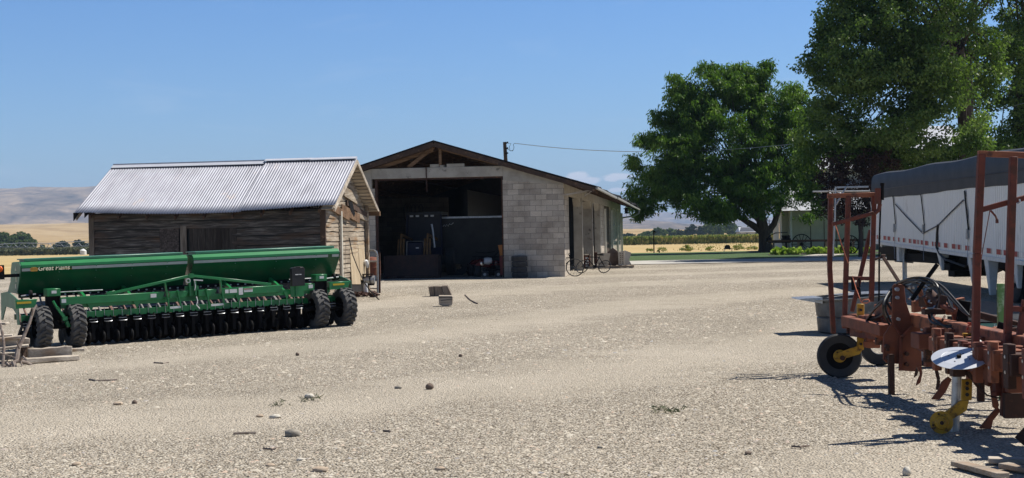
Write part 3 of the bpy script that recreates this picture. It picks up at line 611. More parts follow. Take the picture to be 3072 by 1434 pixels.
def make_tree(name, label, base, lobes, mat_, seed, dens=6, per=30, rc=.5, ln=.25, wd=.1, droop=.4, trunk=None, group=None, cat='tree', nlimb=14, shell=.5, bark=None, r0=.3, vis_trunk=True, gap=None):
    rng = np.random.default_rng(seed); base = Vector(base); t = thing(name, label, cat, base, 0, group)
    C = crown_centers(rng, lobes, dens, shell, gap); V, Fc, rn = leaves(rng, C, rc, per, ln, wd, droop)
    npmesh('crown', V - np.array(base), Fc, mat_, t, attr=rn)
    if vis_trunk:
        m = MB(world=True); tr = trunk or [(base, r0), (base + Vector((0, 0, 1.5)), r0 * .8)]
        m.tube([p for p, r in tr], [r for p, r in tr], 10)
        top = Vector(tr[-1][0]); rt = tr[-1][1]
        L = sorted(lobes, key=lambda q: -q[1][0])
        idx = rng.choice(len(C), size=min(nlimb, len(C)), replace=False)
        tg = [Vector(l[0]) for l in L[:max(3, nlimb // 3)]] + [Vector(C[i]) for i in idx]
        st = Vector(tr[max(0, len(tr) - 2)][0])
        for k, q in enumerate(tg):
            a = st.lerp(top, rng.random()); mid = a.lerp(q, .5) + Vector(rng.normal(size=3)) * .06 * (q - a).length + Vector((0, 0, .06 * (q - a).length))
            rr = rt * (.62 if k < 4 else .35); m.tube([a, a.lerp(mid, .5) + Vector(rng.normal(size=3)) * .03, mid, mid.lerp(q, .6), q], [rr, rr * .8, rr * .55, rr * .35, rr * .12], 7)
        m.build('trunk', bark or MT['bark'], t)
    return t
MT['lf_mid'] = leafmat('locust_leaves', (.042, .090, .016), (.088, .165, .030), (.18, .27, .06), .42)
MT['lf_big'] = leafmat('cottonwood_leaves', (.048, .085, .022), (.095, .155, .038), (.21, .28, .09), .42, .40)
MT['lf_plum'] = leafmat('plum_leaves', (.028, .016, .014), (.055, .028, .022), (.10, .06, .04), .2)
MT['lf_far'] = leafmat('far_tree_leaves', (.045, .085, .028), (.085, .135, .040), (.16, .21, .065), .15, .7)
MT['lf_fard'] = leafmat('far_dark_leaves', (.020, .040, .024), (.035, .062, .034), (.06, .09, .045), .1, .7)
ZM = 103.0
b0 = gp(P(2297, 757, ZM).x, ZM)
mid_l = [pl(2170, 430, ZM, 185, 170, 150), pl(2075, 330, ZM, 85, 80), pl(2020, 470, ZM - 1, 110, 90), pl(1960, 560, ZM, 75, 60), pl(2120, 580, ZM - 1, 170, 60, 150), pl(2290, 555, ZM, 140, 75, 140),
         pl(2320, 340, ZM, 95, 100), pl(2180, 270, ZM, 100, 65), pl(2270, 240, ZM, 45, 42), pl(2375, 450, ZM, 62, 120), pl(1920, 490, ZM, 45, 24), pl(2385, 300, ZM, 36, 46), pl(2040, 275, ZM, 36, 38), pl(2120, 215, ZM, 40, 26), pl(1935, 615, ZM, 52, 28), pl(2210, 630, ZM - 2, 120, 26),
         pl(1990, 355, ZM, 38, 34), pl(2215, 215, ZM, 34, 22),
         pl(1900, 580, ZM, 26, 30), pl(1945, 425, ZM, 34, 26), pl(2300, 205, ZM, 24, 22), pl(2425, 350, ZM, 24, 32), pl(1915, 645, ZM, 20, 18), pl(2400, 560, ZM, 50, 60), pl(2030, 235, ZM, 20, 16), pl(2150, 655, ZM - 2, 60, 14), pl(2420, 640, ZM + 1, 40, 22)]
tr = [(b0 + Vector((0, 0, -.1)), .62), (b0 + Vector((.0, 0, .35)), .5), (P(2293, 700, ZM), .42), (P(2284, 660, ZM), .38), (P(2278, 610, ZM), .26), (P(2262, 540, ZM), .2)]
t_mid = make_tree('shade_tree', 'rounded bright green shade tree standing alone between the garage and the house', b0, mid_l, MT['lf_mid'], 11, dens=21, per=34, rc=.52, ln=.29, wd=.085, droop=1.0, trunk=tr, nlimb=50, shell=.45, gap=-1.15)
m = MB(world=True)   # the three low limbs that show under the crown
m.tube([P(2290, 700, ZM), P(2262, 678, ZM), P(2225, 655, ZM), P(2190, 635, ZM - .5), P(2150, 600, ZM - 1)], [.27, .24, .19, .14, .08], 8)
m.tube([P(2300, 700, ZM), P(2322, 672, ZM), P(2335, 635, ZM), P(2350, 590, ZM)], [.26, .22, .18, .1], 8)
m.tube([P(2284, 668, ZM), P(2255, 640, ZM), P(2225, 610, ZM), P(2200, 560, ZM)], [.2, .17, .13, .08], 8)
m.build('limb', MT['bark'], t_mid)
ZB = 80.0
bA = gp(P(2905, 720, ZB).x, ZB)
LA = [pl(2720, 90, ZB, 200, 190, 170), pl(2560, 220, ZB - 2, 130, 105), pl(2530, 60, ZB, 75, 90), pl(2650, 375, ZB - 1, 160, 75, 150), pl(2455, 210, ZB, 62, 60), pl(2480, 340, ZB, 62, 50), pl(2820, 300, ZB - 2, 95, 130), pl(2850, -120, ZB, 260, 170),
      pl(2620, -60, ZB, 140, 110), pl(2740, 440, ZB, 110, 42), pl(2520, 400, ZB, 60, 34), pl(2600, 130, ZB - 3, 110, 90), pl(2500, 130, ZB, 55, 60), pl(2940, 200, ZB + 2, 70, 130), pl(2790, 190, ZB - 4, 110, 100),
      pl(2440, 410, ZB + 3, 62, 62), pl(2425, 500, ZB + 5, 40, 60), pl(2560, 455, ZB + 3, 110, 48), pl(2680, 480, ZB + 2, 120, 38), pl(2830, 475, ZB + 3, 90, 42), pl(2450, 590, ZB + 4, 36, 50), pl(2950, 440, ZB + 3, 60, 60), pl(2900, 360, ZB - 4, 60, 80), pl(2925, 440, ZB - 4, 50, 36)]
trA = [(bA + Vector((0, 0, -.1)), .75), (P(2912, 560, ZB), .6), (P(2906, 430, ZB), .5), (P(2892, 300, ZB), .42), (P(2880, 180, ZB), .32), (P(2860, 60, ZB), .2)]
LA = [(c_, (r_[0], r_[1] * 1.5, r_[2])) for c_, r_ in LA]
make_tree('cottonwood_tree', 'tallest dark green tree rising behind the trailer, its crown reaching nearest the shade tree', bA, LA, MT['lf_big'], 21, dens=15, per=42, rc=.56, ln=.18, wd=.115, droop=.6, trunk=trA, nlimb=70, shell=.4, gap=-.75)
bB = gp(P(3085, 720, 88).x, 88)
LB = [pl(3090, 60, 88, 130, 190, 150), pl(3040, 330, 88, 95, 87), pl(3120, 450, 88, 130, 60), pl(3000, 420, 87, 62, 50), pl(3040, 180, 85, 70, 90), pl(3160, 250, 88, 130, 160), pl(3100, -150, 88, 190, 130)]
trB = [(bB + Vector((0, 0, -.1)), .6), (P(3070, 520, 88), .5), (P(3055, 400, 88), .4), (P(3060, 260, 88), .3), (P(3080, 120, 88), .2)]
make_tree('cottonwood_tree', 'dark green tree cut off by the right edge, behind the near end of the trailer', bB, LB, MT['lf_big'], 22, dens=14, per=42, rc=.56, ln=.18, wd=.115, droop=.6, trunk=trB, nlimb=36, shell=.4, gap=-.75)
ZP = 79.0; bP = gp(P(2582, 770, ZP).x, ZP)
LP = [pl(2560, 520, ZP, 95, 70), pl(2505, 600, ZP, 48, 62), pl(2575, 610, ZP, 80, 70), pl(2640, 500, ZP, 70, 50), pl(2500, 530, ZP, 45, 45), pl(2620, 580, ZP, 50, 60)]
make_tree('plum_tree', 'small dark reddish-leaved tree in front of the house wall', bP, LP, MT['lf_plum'], 31, dens=24, per=26, rc=.3, ln=.13, wd=.08, droop=.3, trunk=[(bP, .13), (P(2582, 700, ZP), .11), (P(2578, 660, ZP), .09)], nlimb=14)
# far tree belt
rr = random.Random(5)
belt = [(1885, 712, 40, 15, 1), (1870, 712, 20, 13, 1), (1940, 710, 36, 22, 0), (1978, 710, 34, 34, 0), (2018, 709, 34, 30, 0), (2042, 709, 22, 26, 1), (2072, 709, 30, 42, 1), (2100, 709, 26, 32, 1), (2140, 709, 48, 62, 0), (2190, 708, 40, 48, 0), (2205, 708, 38, 42, 2), (2160, 709, 30, 40, 0), (2320, 707, 34, 30, 2), (2350, 707, 30, 26, 2), (2255, 707, 34, 40, 0), (2395, 706, 40, 34, 0)]
kinds = {0: ('mid green bushy tree', 'lf_far'), 1: ('dark blue-green conifer-like tree', 'lf_fard'), 2: ('yellow-green broad tree', 'lf_far')}
place = ['right of the lowest one by the garage', 'lowest and nearest the garage', 'just left of the lawn post', 'just right of the lawn post', 'third right of the lawn post', 'first of the dark ones', 'tallest dark one', 'right of the tallest dark one', 'tallest of the belt', 'left of the barn', 'touching the white barn', 'behind the tallest clump', 'right of the shade tree trunk', 'beside the house corner', 'behind the white barn', 'half behind the house']
for i, (px, py, wp, hp, k) in enumerate(belt):
    Y = 880 + 40 * math.sin(i * 2.1); b = gp(P(px, py, Y).x, Y); s = Y / F; H_ = hp * s
    lb = [((b.x + rr.uniform(-.25, .25) * wp * s, Y + rr.uniform(-2, 2), b.z + H_ * q), (wp * s * .5 * f_, wp * s * .45 * f_, H_ * .34 * f_)) for q, f_ in ((.30, 1.05), (.45, .95), (.68, .72), (.5, .8))]
    make_tree('far_tree', '%s beyond the corn, %s' % (kinds[k][0], place[i]), b, lb, MT[kinds[k][1]], 100 + i, dens=1.7, per=20, rc=.9, ln=1.1, wd=.8, droop=.1, group='trees beyond the corn field', nlimb=3, r0=.5)
left_t = [(12, 722, 60, 52, 'lf_far', 'bushy green tree cut off by the left edge, beyond the sprayer pipe'), (72, 722, 74, 50, 'lf_far', 'rounded green tree second from the left edge, beyond the irrigation pipe'), (180, 722, 40, 20, 'lf_fard', 'low dark round tree alone before the tan hill'), (237, 722, 34, 22, 'lf_fard', 'scraggy dark tree just left of the wooden shed'), (126, 722, 12, 12, 'lf_far', 'tiny faded shrub between the left trees on the tan field'), (262, 724, 30, 12, 'lf_fard', 'low dark hedge clump touching the shed corner')]
for i, (px, py, wp, hp, mm, lab) in enumerate(left_t):
    Y = 640 + 10 * i; b = gp(P(px, py + 8, Y).x, Y); s = Y / F; H_ = (hp + 10) * s
    lb = [((b.x + rr.uniform(-.2, .2) * wp * s, Y, b.z + H_ * q), (wp * s * .5 * f_, wp * s * .5 * f_, H_ * .36 * f_)) for q, f_ in ((.32, 1.0), (.45, .95), (.66, .75))]
    make_tree('far_tree', lab, b, lb, MT[mm], 200 + i, dens=4, per=22, rc=.7, ln=.8, wd=.6, droop=.1, group='trees beyond the irrigation pipe', nlimb=3, r0=.3)
# ------------------------------------------------------------------ crops
def crop(name, label, x0, x1, y0, y1, n, h, mat_, seed, front=.5, lean=.3, kind='corn', wd=.10):
    rng = np.random.default_rng(seed)
    k = rng.random(n) < front; Y = np.where(k, y0 + rng.random(n) ** 2 * 12, y0 + rng.random(n) * (y1 - y0)); X = x0 + rng.random(n) * (x1 - x0) * 1.0
    X = np.where(k, X, X * Y / y0 * 1.0)
    z0 = tz(X, Y); a = rng.random(n) * 6.283; zl = rng.random(n) ** .8 * h * .8; l = h * (.25 + .3 * rng.random(n)); w_ = wd * (.7 + .6 * rng.random(n))
    dx, dy = np.cos(a) * lean * l, np.sin(a) * lean * l; px_, py_ = -np.sin(a) * w_, np.cos(a) * w_
    A = np.stack([X, Y, z0 + zl], 1); Mx = np.stack([X + dx, Y + dy, z0 + zl + l * .8], 1); B = np.stack([X + dx * 2.2, Y + dy * 2.2, z0 + zl + l * .55], 1); S = np.stack([px_, py_, px_ * 0], 1)
    V = np.stack([A - S, A + S, Mx + S, Mx - S, B], 1).reshape(-1, 3); i = np.arange(n) * 5
    Fc = np.concatenate([np.stack([i, i + 1, i + 2, i + 3], 1), np.stack([i + 3, i + 2, i + 4, i + 4], 1)])
    q = Fc[:n]; tri = Fc[n:, :3]; q2 = np.concatenate([q, np.stack([tri[:, 0], tri[:, 1], tri[:, 2], tri[:, 2]], 1)])
    me = npmesh(name, V, q, mat_, attr=rng.random(n)); return tag(me, label, name.replace('_', ' '), kind='stuff')
MT['corn'] = leafmat('corn_leaves', (.12, .17, .040), (.22, .26, .075), (.50, .44, .18), .2, .6)
MT['weed'] = leafmat('grey_green_weeds', (.06, .075, .045), (.11, .125, .07), (.19, .19, .11), .1, .8)
MT['hay'] = leafmat('dry_hay_stalks', (.22, .17, .07), (.32, .25, .11), (.42, .34, .17), .2, .8)
crop('corn_field', 'green and yellow standing corn field beyond the dry stubble', 14, 100, 330, 640, 70000, 1.75, MT['corn'], 41, front=.55, wd=.13)
crop('weed_rows', 'grey green low weedy crop under the irrigation pipe at far left', -150, -66, 395, 620, 30000, 1.6, MT['weed'], 42, front=.3, wd=.25)
crop('dry_stubble', 'sparse dry weeds in the tan stubble behind the lawn', 14, 62, 116, 300, 6000, .25, MT['hay'], 43, front=.05, wd=.03)
for i, (px, py) in enumerate(((1948, 748), (1985, 748), (2058, 745), (2068, 748), (2130, 748), (2215, 750), (2245, 752), (2262, 755))):
    Y = 125 + i; b = gp(P(px, py, Y).x, Y); r_ = .20 + .07 * (i % 3)
    make_tree('weed_clump', ['ragged green weed clump left of the lawn post', 'low weed clump just right of the lawn post', 'broad leafy weed clump halfway to the chair', 'small weed beside the broad clump halfway to the chair', 'small weed clump left of the chair', 'tall dry weed right of the chair', 'second weed right of the chair', 'weed clump left of the shade tree trunk'][i], b, [((b.x, b.y, b.z + r_ * .6), (r_ * 1.3, r_, r_ * .7))], MT['corn'], 60 + i, dens=60, per=14, rc=.22, ln=.2, wd=.07, group='weeds at the field edge', cat='weed', vis_trunk=False)
MT['dirt_strip'] = mat('dark_soil_strip', (.13, .10, .07), (.2, .16, .1), .6, 1, stretch=(.3, 1, 1))
# ------------------------------------------------------------------ house behind the trees
hx = P(2372, 700, 105).x
hs = thing('farmhouse', 'cream panelled farmhouse with pale metal roofs half hidden behind the trees', 'house', gp(hx, 105, -.05), R(-4))
MT['hwall'] = mat('cream_house_panels', (.46, .44, .34), (.38, .36, .28), 2, .85, 0, .3, .01, 14)
m = MB(); m.bb(0, 16, 0, 8, 0, 3.05); m.build('wall', MT['hwall'], hs)
m = MB(); m.bb(-.5, 0.02, 1.2, 7, 0, 2.95); m.build('porch_wall', MT['cream'], hs)
m = MB(); m.bb(-.52, -.5, 2.2, 3.0, 1.0, 2.2); m.build('window', MT['glass'], hs)
m = MB(); m.bb(-.02, .12, -.02, .0, 0, 3.03); m.build('corner_trim', MT['white_p'], hs)
for x in (1.42, 2.4, 3.3, 4.2, 5.2, 6.2): m = MB(); m.bb(x, x + .05, -.02, -.0, 0, 3.0); m.build('batten', MT['dkwood'], hs)
def hiproof(x0, x1, y0, y1, z0, z1, name):
    yc = (y0 + y1) / 2; m = MB(); m.add([(x0, y0, z0), (x1, y0, z0), (x1, y1, z0), (x0, y1, z0), (x0 + 2.2, yc, z1), (x1 - 2.2, yc, z1)], [(0, 1, 5, 4), (1, 2, 5), (2, 3, 4, 5), (3, 0, 4), (3, 2, 1, 0)]); return m.build(name, MT['white_m'], hs, smooth=False)
hiproof(-1.3, 16.5, -.6, 8.6, 3.05, 5.4, 'roof')
m = MB(); m.bb(3.2, 15, 4, 13, 3.0, 6.2); m.build('upper_wall', MT['cream'], hs)
hiproof(2.4, 15.8, 3.2, 13.8, 6.2, 9.6, 'upper_roof')
m = MB(); m.bb(9, 9.8, 8, 8.7, 8.4, 10.4); m.build('chimney', MT['conc'], hs)
# rail fence, wagon wheels, hostas
YF = 92.0
fr = thing('rail_fence', 'low dark rail fence in front of the farmhouse flower bed', 'fence', gp(P(2305, 750, YF).x, YF))
m = MB(world=True); m.beam(P(2305, 724, YF), P(2760, 717, YF - 1), .13, .14); m.build('rail', MT['dkwood'], fr)
for px in (2320, 2395, 2478, 2560, 2640, 2720):
    q = P(px, 724, YF); m = MB(world=True); m.beam(gp(q.x, YF, -.05), (q.x, YF, q.z + .02), .12, .12); m.build('post', MT['greywood_z'], fr)
wl = []
def wagon_wheel(c, r, label, rz=0):
    t_ = thing('wagon_wheel', label, 'wheel', c, rz, 'old wagon wheels by the flower bed'); z = Vector((0, 0, r))
    m = MB(); m.lathe([(r, -.03), (r, .03), (r - .06, .03), (r - .06, -.03)], (0, 0, r), (0, 1, 0), 36, closed=True); m.build('rim', MT['black'], t_)
    m = MB(); m.cyl((0, -.08, r), (0, .08, r), .09); m.build('hub', MT['black'], t_)
    m = MB()
    for k in range(14): a = k * math.pi / 7; m.beam((.07 * math.cos(a), 0, r + .07 * math.sin(a)), ((r - .04) * math.cos(a), 0, r + (r - .04) * math.sin(a)), .03, .035)
    m.build('spokes', MT['black'], t_)
wagon_wheel(gp(P(2405, 740, YF + .6).x, YF + .6), .66, 'large dark spoked wagon wheel left of the plum tree, before the house wall')
wagon_wheel(gp(P(2550, 740, YF - 3).x, YF - 3), .60, 'dark spoked wagon wheel under the plum tree, behind the far red rack', R(12))
ct = thing('garden_cart', 'dark old garden cart with long raised shafts right of the shade tree trunk', 'cart', gp(P(2345, 745, YF + 2).x, YF + 2))
m = MB(world=True); m.tube([P(2303, 714, 94), P(2312, 706, 94), P(2326, 699, 94), P(2363, 697, 94)], .035, 6); m.build('shaft', MT['black'], ct)
m = MB(world=True); q = P(2358, 722, 94); m.box(q, (.55, .5, .3)); m.lathe([(.25, .1), (.3, .35), (.26, .35), (.22, .12)], q, (0, 0, 1), 16); m.box(q + Vector((-.5, 0, -.1)), (1.5, .6, .08)); m.box(q + Vector((-1.15, 0, .1)), (.4, .3, .2)); m.build('bed', MT['black'], ct)
for dx in (-.8, .1):
    m = MB(world=True); q2 = gp(q.x + dx, 93.7, .22); m.lathe([(.22, -.03), (.22, .03), (.17, .03), (.17, -.03)], q2, (0, 1, 0), 20, closed=True); m.beam(q2 - Vector((.2, 0, 0)), q2 + Vector((.2, 0, 0)), .03); m.beam(q2 - Vector((0, 0, .2)), q2 + Vector((0, 0, .2)), .03); m.build('wheel', MT['black'], ct)
m = MB(world=True); m.beam(q + Vector((0, 0, -.1)), gp(q.x, 94, 0), .1); m.build('leg', MT['black'], ct)
MT['hosta'] = leafmat('hosta_leaves', (.10, .20, .03), (.36, .48, .08), (.62, .68, .20), .3)
hp_ = [(2330, 762), (2352, 764), (2374, 763), (2392, 764), (2436, 763), (2458, 762), (2476, 764), (2502, 763), (2524, 764), (2552, 764), (2606, 763)]
hl = ['green hosta plant nearest the shade tree trunk', 'yellow hosta second from the shade tree', 'large yellow hosta left of the wagon wheel', 'hosta in front of the left wagon wheel', 'green hosta right of the left wagon wheel', 'bright hosta midway between wheel and red rack', 'hosta beside the left post of the red rack', 'small pale hosta just inside the red rack', 'pale hosta between the first two rack posts', 'green hosta right of the second rack post', 'hosta behind the right rack post']
for i, (px, py) in enumerate(hp_):
    Y = 89.5; b = gp(P(px, py, Y).x, Y); rng = np.random.default_rng(300 + i); t_ = thing('hosta_plant', hl[i], 'plant', b, 0, 'hosta plants in the flower bed')
    C = crown_centers(rng, [((0, 0, .22), (.36, .3, .26))], 160, .3); V, Fc, rn = leaves(rng, C, .1, 4, .26, .17, .6); npmesh('foliage', V, Fc, MT['hosta'], t_, attr=rn)
    m = MB(); m.tube([(0, 0, 0), (.02, 0, .35), (.05, 0, .62)], [.008, .007, .012], 5); m.tube([(-.1, .05, 0), (-.13, 0, .55)], [.007, .01], 5); m.build('flower_stalk', MT['weed'], t_)
m = MB(world=True); V = []
bed = [(P(px, 760, y).x, y) for px, y in ((2305, 88.6), (2660, 88.6), (2700, 95), (2305, 95))]
tag(npmesh('flower_bed', np.array([(x, y, float(tz(x, y)) + .045) for x, y in bed]), np.array([[0, 1, 2, 3]]), MT['dirt']), kind='structure')
# lawn chair, post, stump, barn, poles
q = gp(P(2183, 754, 111).x, 111); ch = thing('lawn_chair', 'small dark chair standing alone at the far edge of the lawn', 'chair', q)
m = MB(); m.prism([(-.26, .22), (.24, .22), (.20, .46), (.13, .56), (-.13, .56), (-.22, .46)], (0, .02, -.02), (1, 0, 0), (0, 0, 1), (0, .03, 0)); m.build('backrest', MT['black_pl'], ch)
m = MB(); m.box((0, -.2, .24), (.48, .42, .04)); m.build('seat', MT['black_pl'], ch)
for x in (-.24, .24):
    for y in (-.38, .05): m = MB(); m.tube([(x, y, .24), (x * 1.4, y, -.02)], .015, 6); m.build('leg', MT['steel'], ch)
q = gp(P(1962, 757, 111).x, 111)
pt = thing('lawn_post', 'thin black post with small cap at the field edge right of the garage', 'post', q)
m = MB(); m.tube([(0, 0, -.05), (0, 0, 1.70)], .045, 8); m.build('pole', MT['black'], pt)
m = MB(); m.prism([(-.05, 0), (.16, -.09), (.16, -.02), (.0, .1), (-.05, .08)], (0, -.06, 1.68), (1, 0, 0), (0, 0, 1), (0, .12, 0)); m.build('cap', MT['black'], pt)
q = gp(P(1978, 757, 110).x, 110); m = MB(); m.cyl((0, 0, 0), (0, 0, .13), .05, .04, 8); m.box((0, 0, .14), (.12, .1, .04)); o = m.build('sprinkler_stub', MT['black']); o.location = q; tag(o, 'tiny dark stub in the lawn just right of the thin post', 'stub')
q = P(2222, 716, 600); bn = thing('far_barn', 'white roofed barn far off beyond the corn, left of the shade tree trunk', 'barn', gp(q.x, 600), R(8))
m = MB(); m.bb(0, 6.4, 0, 6, 0, 3.2); m.build('wall', MT['conc_l'], bn)
m = MB(); m.prism([(-.6, 2.8), (6.8, 2.8), (5.2, 4.8), (.3, 4.8)], (0, -.3, 0), (1, 0, 0), (0, .12, 1), (0, .1, 0)); m.add([(-.6, -.3, 2.8), (6.8, -.3, 2.8), (6.8, 6.3, 2.8), (-.6, 6.3, 2.8), (.0, 3, 4.9), (5.6, 3, 4.9)], [(0, 1, 5, 4), (1, 2, 5), (2, 3, 4, 5), (3, 0, 4)]); m.build('roof', MT['white_m'], bn, smooth=False)
m = MB(); m.bb(2.4, 3.2, -.05, 0, 1.2, 2.4); m.build('window', MT['glass'], bn)
for px, h, lab in ((2334, 11, 'distant utility pole between the shade tree fork and the house'), (2308, 9, 'distant thinner utility pole in the shade tree fork')):
    b = gp(P(px, 700, 740).x, 740); up = thing('far_utility_pole', lab, 'utility pole', b, 0, 'far utility poles'); m = MB(); m.tube([(0, 0, 0), (0, 0, h)], .22, 6); m.build('pole', MT['bark'], up)
    m = MB(); m.beam((-2, 0, h - .8), (2, 0, h - .8), .2); m.beam((-1.5, 0, h - 2.2), (1.5, 0, h - 2.2), .2); m.build('cross_arm', MT['bark'], up)
# power pole behind the garage and its wire
YP = 112.0; q = P(1514, 426, YP); b = gp(q.x, YP)
pp = thing('power_pole', 'dark wooden power pole rising behind the garage roof', 'utility pole', b)
m = MB(world=True); m.tube([b, P(1517, 480, YP), q], [.2, .16, .14], 10); m.build('pole', MT['bark'], pp)
m = MB(world=True)
for y in (429, 446, 461): m.beam(P(1516, y, YP - .15), P(1522, y, YP - .15), .1); m.cyl(P(1522, y, YP - .15), P(1523, y - 4, YP - .15), .07, .05, 8)
m.build('insulator', MT['black'], pp)
m = MB(world=True); m.tube([P(1523, 430, YP), P(1533, 430, YP), P(1528, 440, YP), P(1530, 452, YP), P(1538, 453, YP), P(1542, 444, YP), P(1540, 432, YP), P(1546, 430, YP)], .018, 5); m.tube([P(1522, 446, YP), P(1532, 453, YP), P(1540, 450, YP)], .018, 5); m.build('drip_loop', MT['black'], pp)
b2 = gp(P(3260, 700, 84).x, 84); p2 = P(3260, 262, 84)
po = thing('power_pole', 'wooden power pole beyond the right edge holding the other wire end', 'utility pole', b2); m = MB(world=True); m.tube([b2, p2 + Vector((0, 0, .4))], [.2, .14], 8); m.build('pole', MT['bark'], po)
wps = [P(1546, 430, YP)]; A_, B_ = P(1546, 430, YP), p2
for k in range(1, 41):
    u = k / 40; c = A_.lerp(B_, u); wps.append(c + Vector((0, 0, -4.0 * u * (1 - u) * 1.9)))
m = MB(); m.tube(wps, .022, 5); tag(m.build('power_wire', MT['galv']), 'thin twisted power wire running from the garage pole across the sky to the trees', 'wire')
# irrigation machine far left
YI = 400.0; q = P(150, 766, YI); pv = thing('irrigation_pivot', 'long galvanised irrigation pipe on a wheeled tower in the field at far left', 'irrigation machine', gp(q.x, YI))
MT['pivot'] = mat('pale_galvanised_pipe', (.62, .63, .62), (.5, .5, .5), 1, .5, .3, 0)
m = MB(world=True); m.tube([P(-120, 736, YI), P(0, 733, YI), P(60, 729, YI), P(148, 730, YI), P(200, 726, YI), P(290, 722, YI)], .10, 6); m.build('pipe', MT['pivot'], pv)
m = MB(world=True); m.tube([P(-100, 742, YI), P(10, 741, YI), P(90, 742, YI), P(148, 732, YI), P(200, 739, YI), P(280, 737, YI)], .05, 5)
for px in (-60, -35, -10, 14, 40, 66, 92, 118, 180, 206, 236, 262):
    m.tube([P(px - 11, 741, YI), P(px, 729, YI), P(px + 12, 741, YI)], .06, 5)
m.build('truss_rods', MT['pivot'], pv)
m = MB(world=True); m.tube([P(131, 758, YI), P(148, 730, YI - 1), P(169, 758, YI)], .11, 6); m.tube([P(131, 760, YI), P(169, 760, YI)], .09, 6); m.tube([P(140, 745, YI), P(160, 745, YI)], .06, 5); m.build('tower_frame', MT['pivot'], pv)
for px in (130, 170):
    q = gp(P(px, 762, YI).x, YI, .62); m = MB(world=True); m.lathe([(.62, -.15), (.62, .15), (.38, .15), (.36, 0), (.38, -.15)], q, (.3, 1, 0), 20, closed=True); o = m.build('wheel', MT['black'], pv)
    m = MB(world=True); m.lathe([(.37, -.05), (.37, .05), (.05, .12), (.0, .12), (.0, -.12)], q, (.3, 1, 0), 14); m.build('rim', MT['pivot'], o)
q = gp(P(262, 768, 390).x, 390); m = MB(); m.tube([(-1.1, 0, 0), (-1.1, 0, 1.1), (-.9, 0, 1.5)], [.9, .9, .3], 12); o = m.build('water_tank', MT['white_p']); o.location = q; tag(o, 'small pale water tank in the field just left of the wooden shed', 'tank')
# the air between here and the mountains
m, t, n, b, out = nt('air'); n.remove(b); pv_ = n.new('ShaderNodeVolumePrincipled'); pv_.inputs['Density'].default_value = HAZE = 9.5e-5; pv_.inputs['Color'].default_value = (.50, .69, .98, 1); pv_.inputs['Anisotropy'].default_value = .0
t.links.new(pv_.outputs[0], out.inputs['Volume'])
mb = MB(); mb.bb(-12500, 12500, -60, 14200, -6, 470); o = mb.build('haze', m, smooth=False); tag(o, 'thin pale blue air fading the far mountains', 'haze', kind='stuff')
# ------------------------------------------------------------------ green seed drill
dr = thing('seed_drill', 'long green seed drill with two hoppers and four black lugged tyres beside the shed', 'seed drill', (-8.5, 25.8, -.19))
dr.rotation_euler = (0, -.0196, R(32))
MT['sticker'] = mat('white_sticker', (.70, .70, .68), (.62, .62, .6), 30, .5, 0, 0)
MT['stripe'] = mat('cream_stripe', (.52, .52, .49), (.44, .44, .41), 10, .45, 0, 0)
MT['seedtube'] = mat('pinkish_seed_tube', (.26, .15, .12), (.12, .07, .06), 14, .6, 0, .3, .004)
MT['seedtube_g'] = mat('grey_seed_tube', (.34, .32, .31), (.12, .11, .11), 14, .6, 0, .3, .004)
MT['gold'] = mat('gold_decal', (.62, .34, .06), (.5, .25, .04), 30, .5, 0, 0)
MT['ivory'] = mat('ivory_letters', (.78, .72, .52), None, 10, .5, 0, 0)
prof = [(.55, 1.385), (.53, 1.50), (.60, 1.56), (1.18, 1.56), (1.26, 1.46), (1.24, 1.34), (1.0, .97), (.86, .97)]
for i, (x0, x1) in enumerate(((-.18, 2.96), (3.07, 6.18))):
    m = MB(); m.prism([(y, z) for y, z in prof], (x0, 0, 0), (0, 1, 0), (0, 0, 1), (x1 - x0, 0, 0)); hop = m.build('hopper', MT['green_dk'], dr, bevel=.008)
    m = MB(); m.prism([(.523, 1.462), (.525, 1.508), (.598, 1.567), (1.18, 1.567), (1.18, 1.562), (.60, 1.562), (.53, 1.50), (.533, 1.462)], (x0 + .003, 0, 0), (0, 1, 0), (0, 0, 1), (x1 - x0 - .006, 0, 0)); m.build('lit_top_skin', MT['green'], hop)  # brighter green skin puts the sunlit look into the top band
    m = MB(); lx0, lx1 = x0 + .08, x1 - .06; m.bb(lx0, lx1, .63, 1.2, 1.600, 1.622); m.bb(lx0, lx1, .625, .64, 1.575, 1.618); m.bb(lx0 + .02, lx1 - .02, .70, 1.1, 1.56, 1.60); m.build('lid', MT['green_lid'], dr, bevel=.004)
    cuts = [(x0 + .01, x1 - .25), (x1 - .16, x1 - .01)] if i else [(x0 + .01, .0), (.735, x1 - .01)]
    m = MB()
    for a, b_ in cuts: m.prism([(.538, 1.398), (.530, 1.450), (.5255, 1.450), (.534, 1.398)], (a, 0, 0), (0, 1, 0), (0, 0, 1), (b_ - a, 0, 0))
    m.build('stripe', MT['stripe'], hop)
    m = MB()
    for k in range(1, 5 if i == 0 else 4): x = x0 + (x1 - x0) * k / (4.6 if i == 0 else 3.6); m.box((x, .52, 1.452), (.012, .02, .03)); m.box((x, .548, 1.36), (.012, .02, .02)); m.box((x + .01, .66, 1.22), (.01, .02, .01))
    m.build('bolts', MT['green_lid'], hop)
hop0 = [c for c in dr.children if c.name.startswith('hopper')][0]
EPF = [(.55, 1.385), (.53, 1.50), (.60, 1.56), (1.18, 1.56), (1.28, 1.42), (1.34, 1.2), (1.62, .99), (.80, .99), (.84, 1.02)]
m = MB(); m.prism(EPF, (-.197, 0, 0), (0, 1, 0), (0, 0, 1), (.014, 0, 0)); ep = m.build('end_panel', MT['green_lid'], dr)
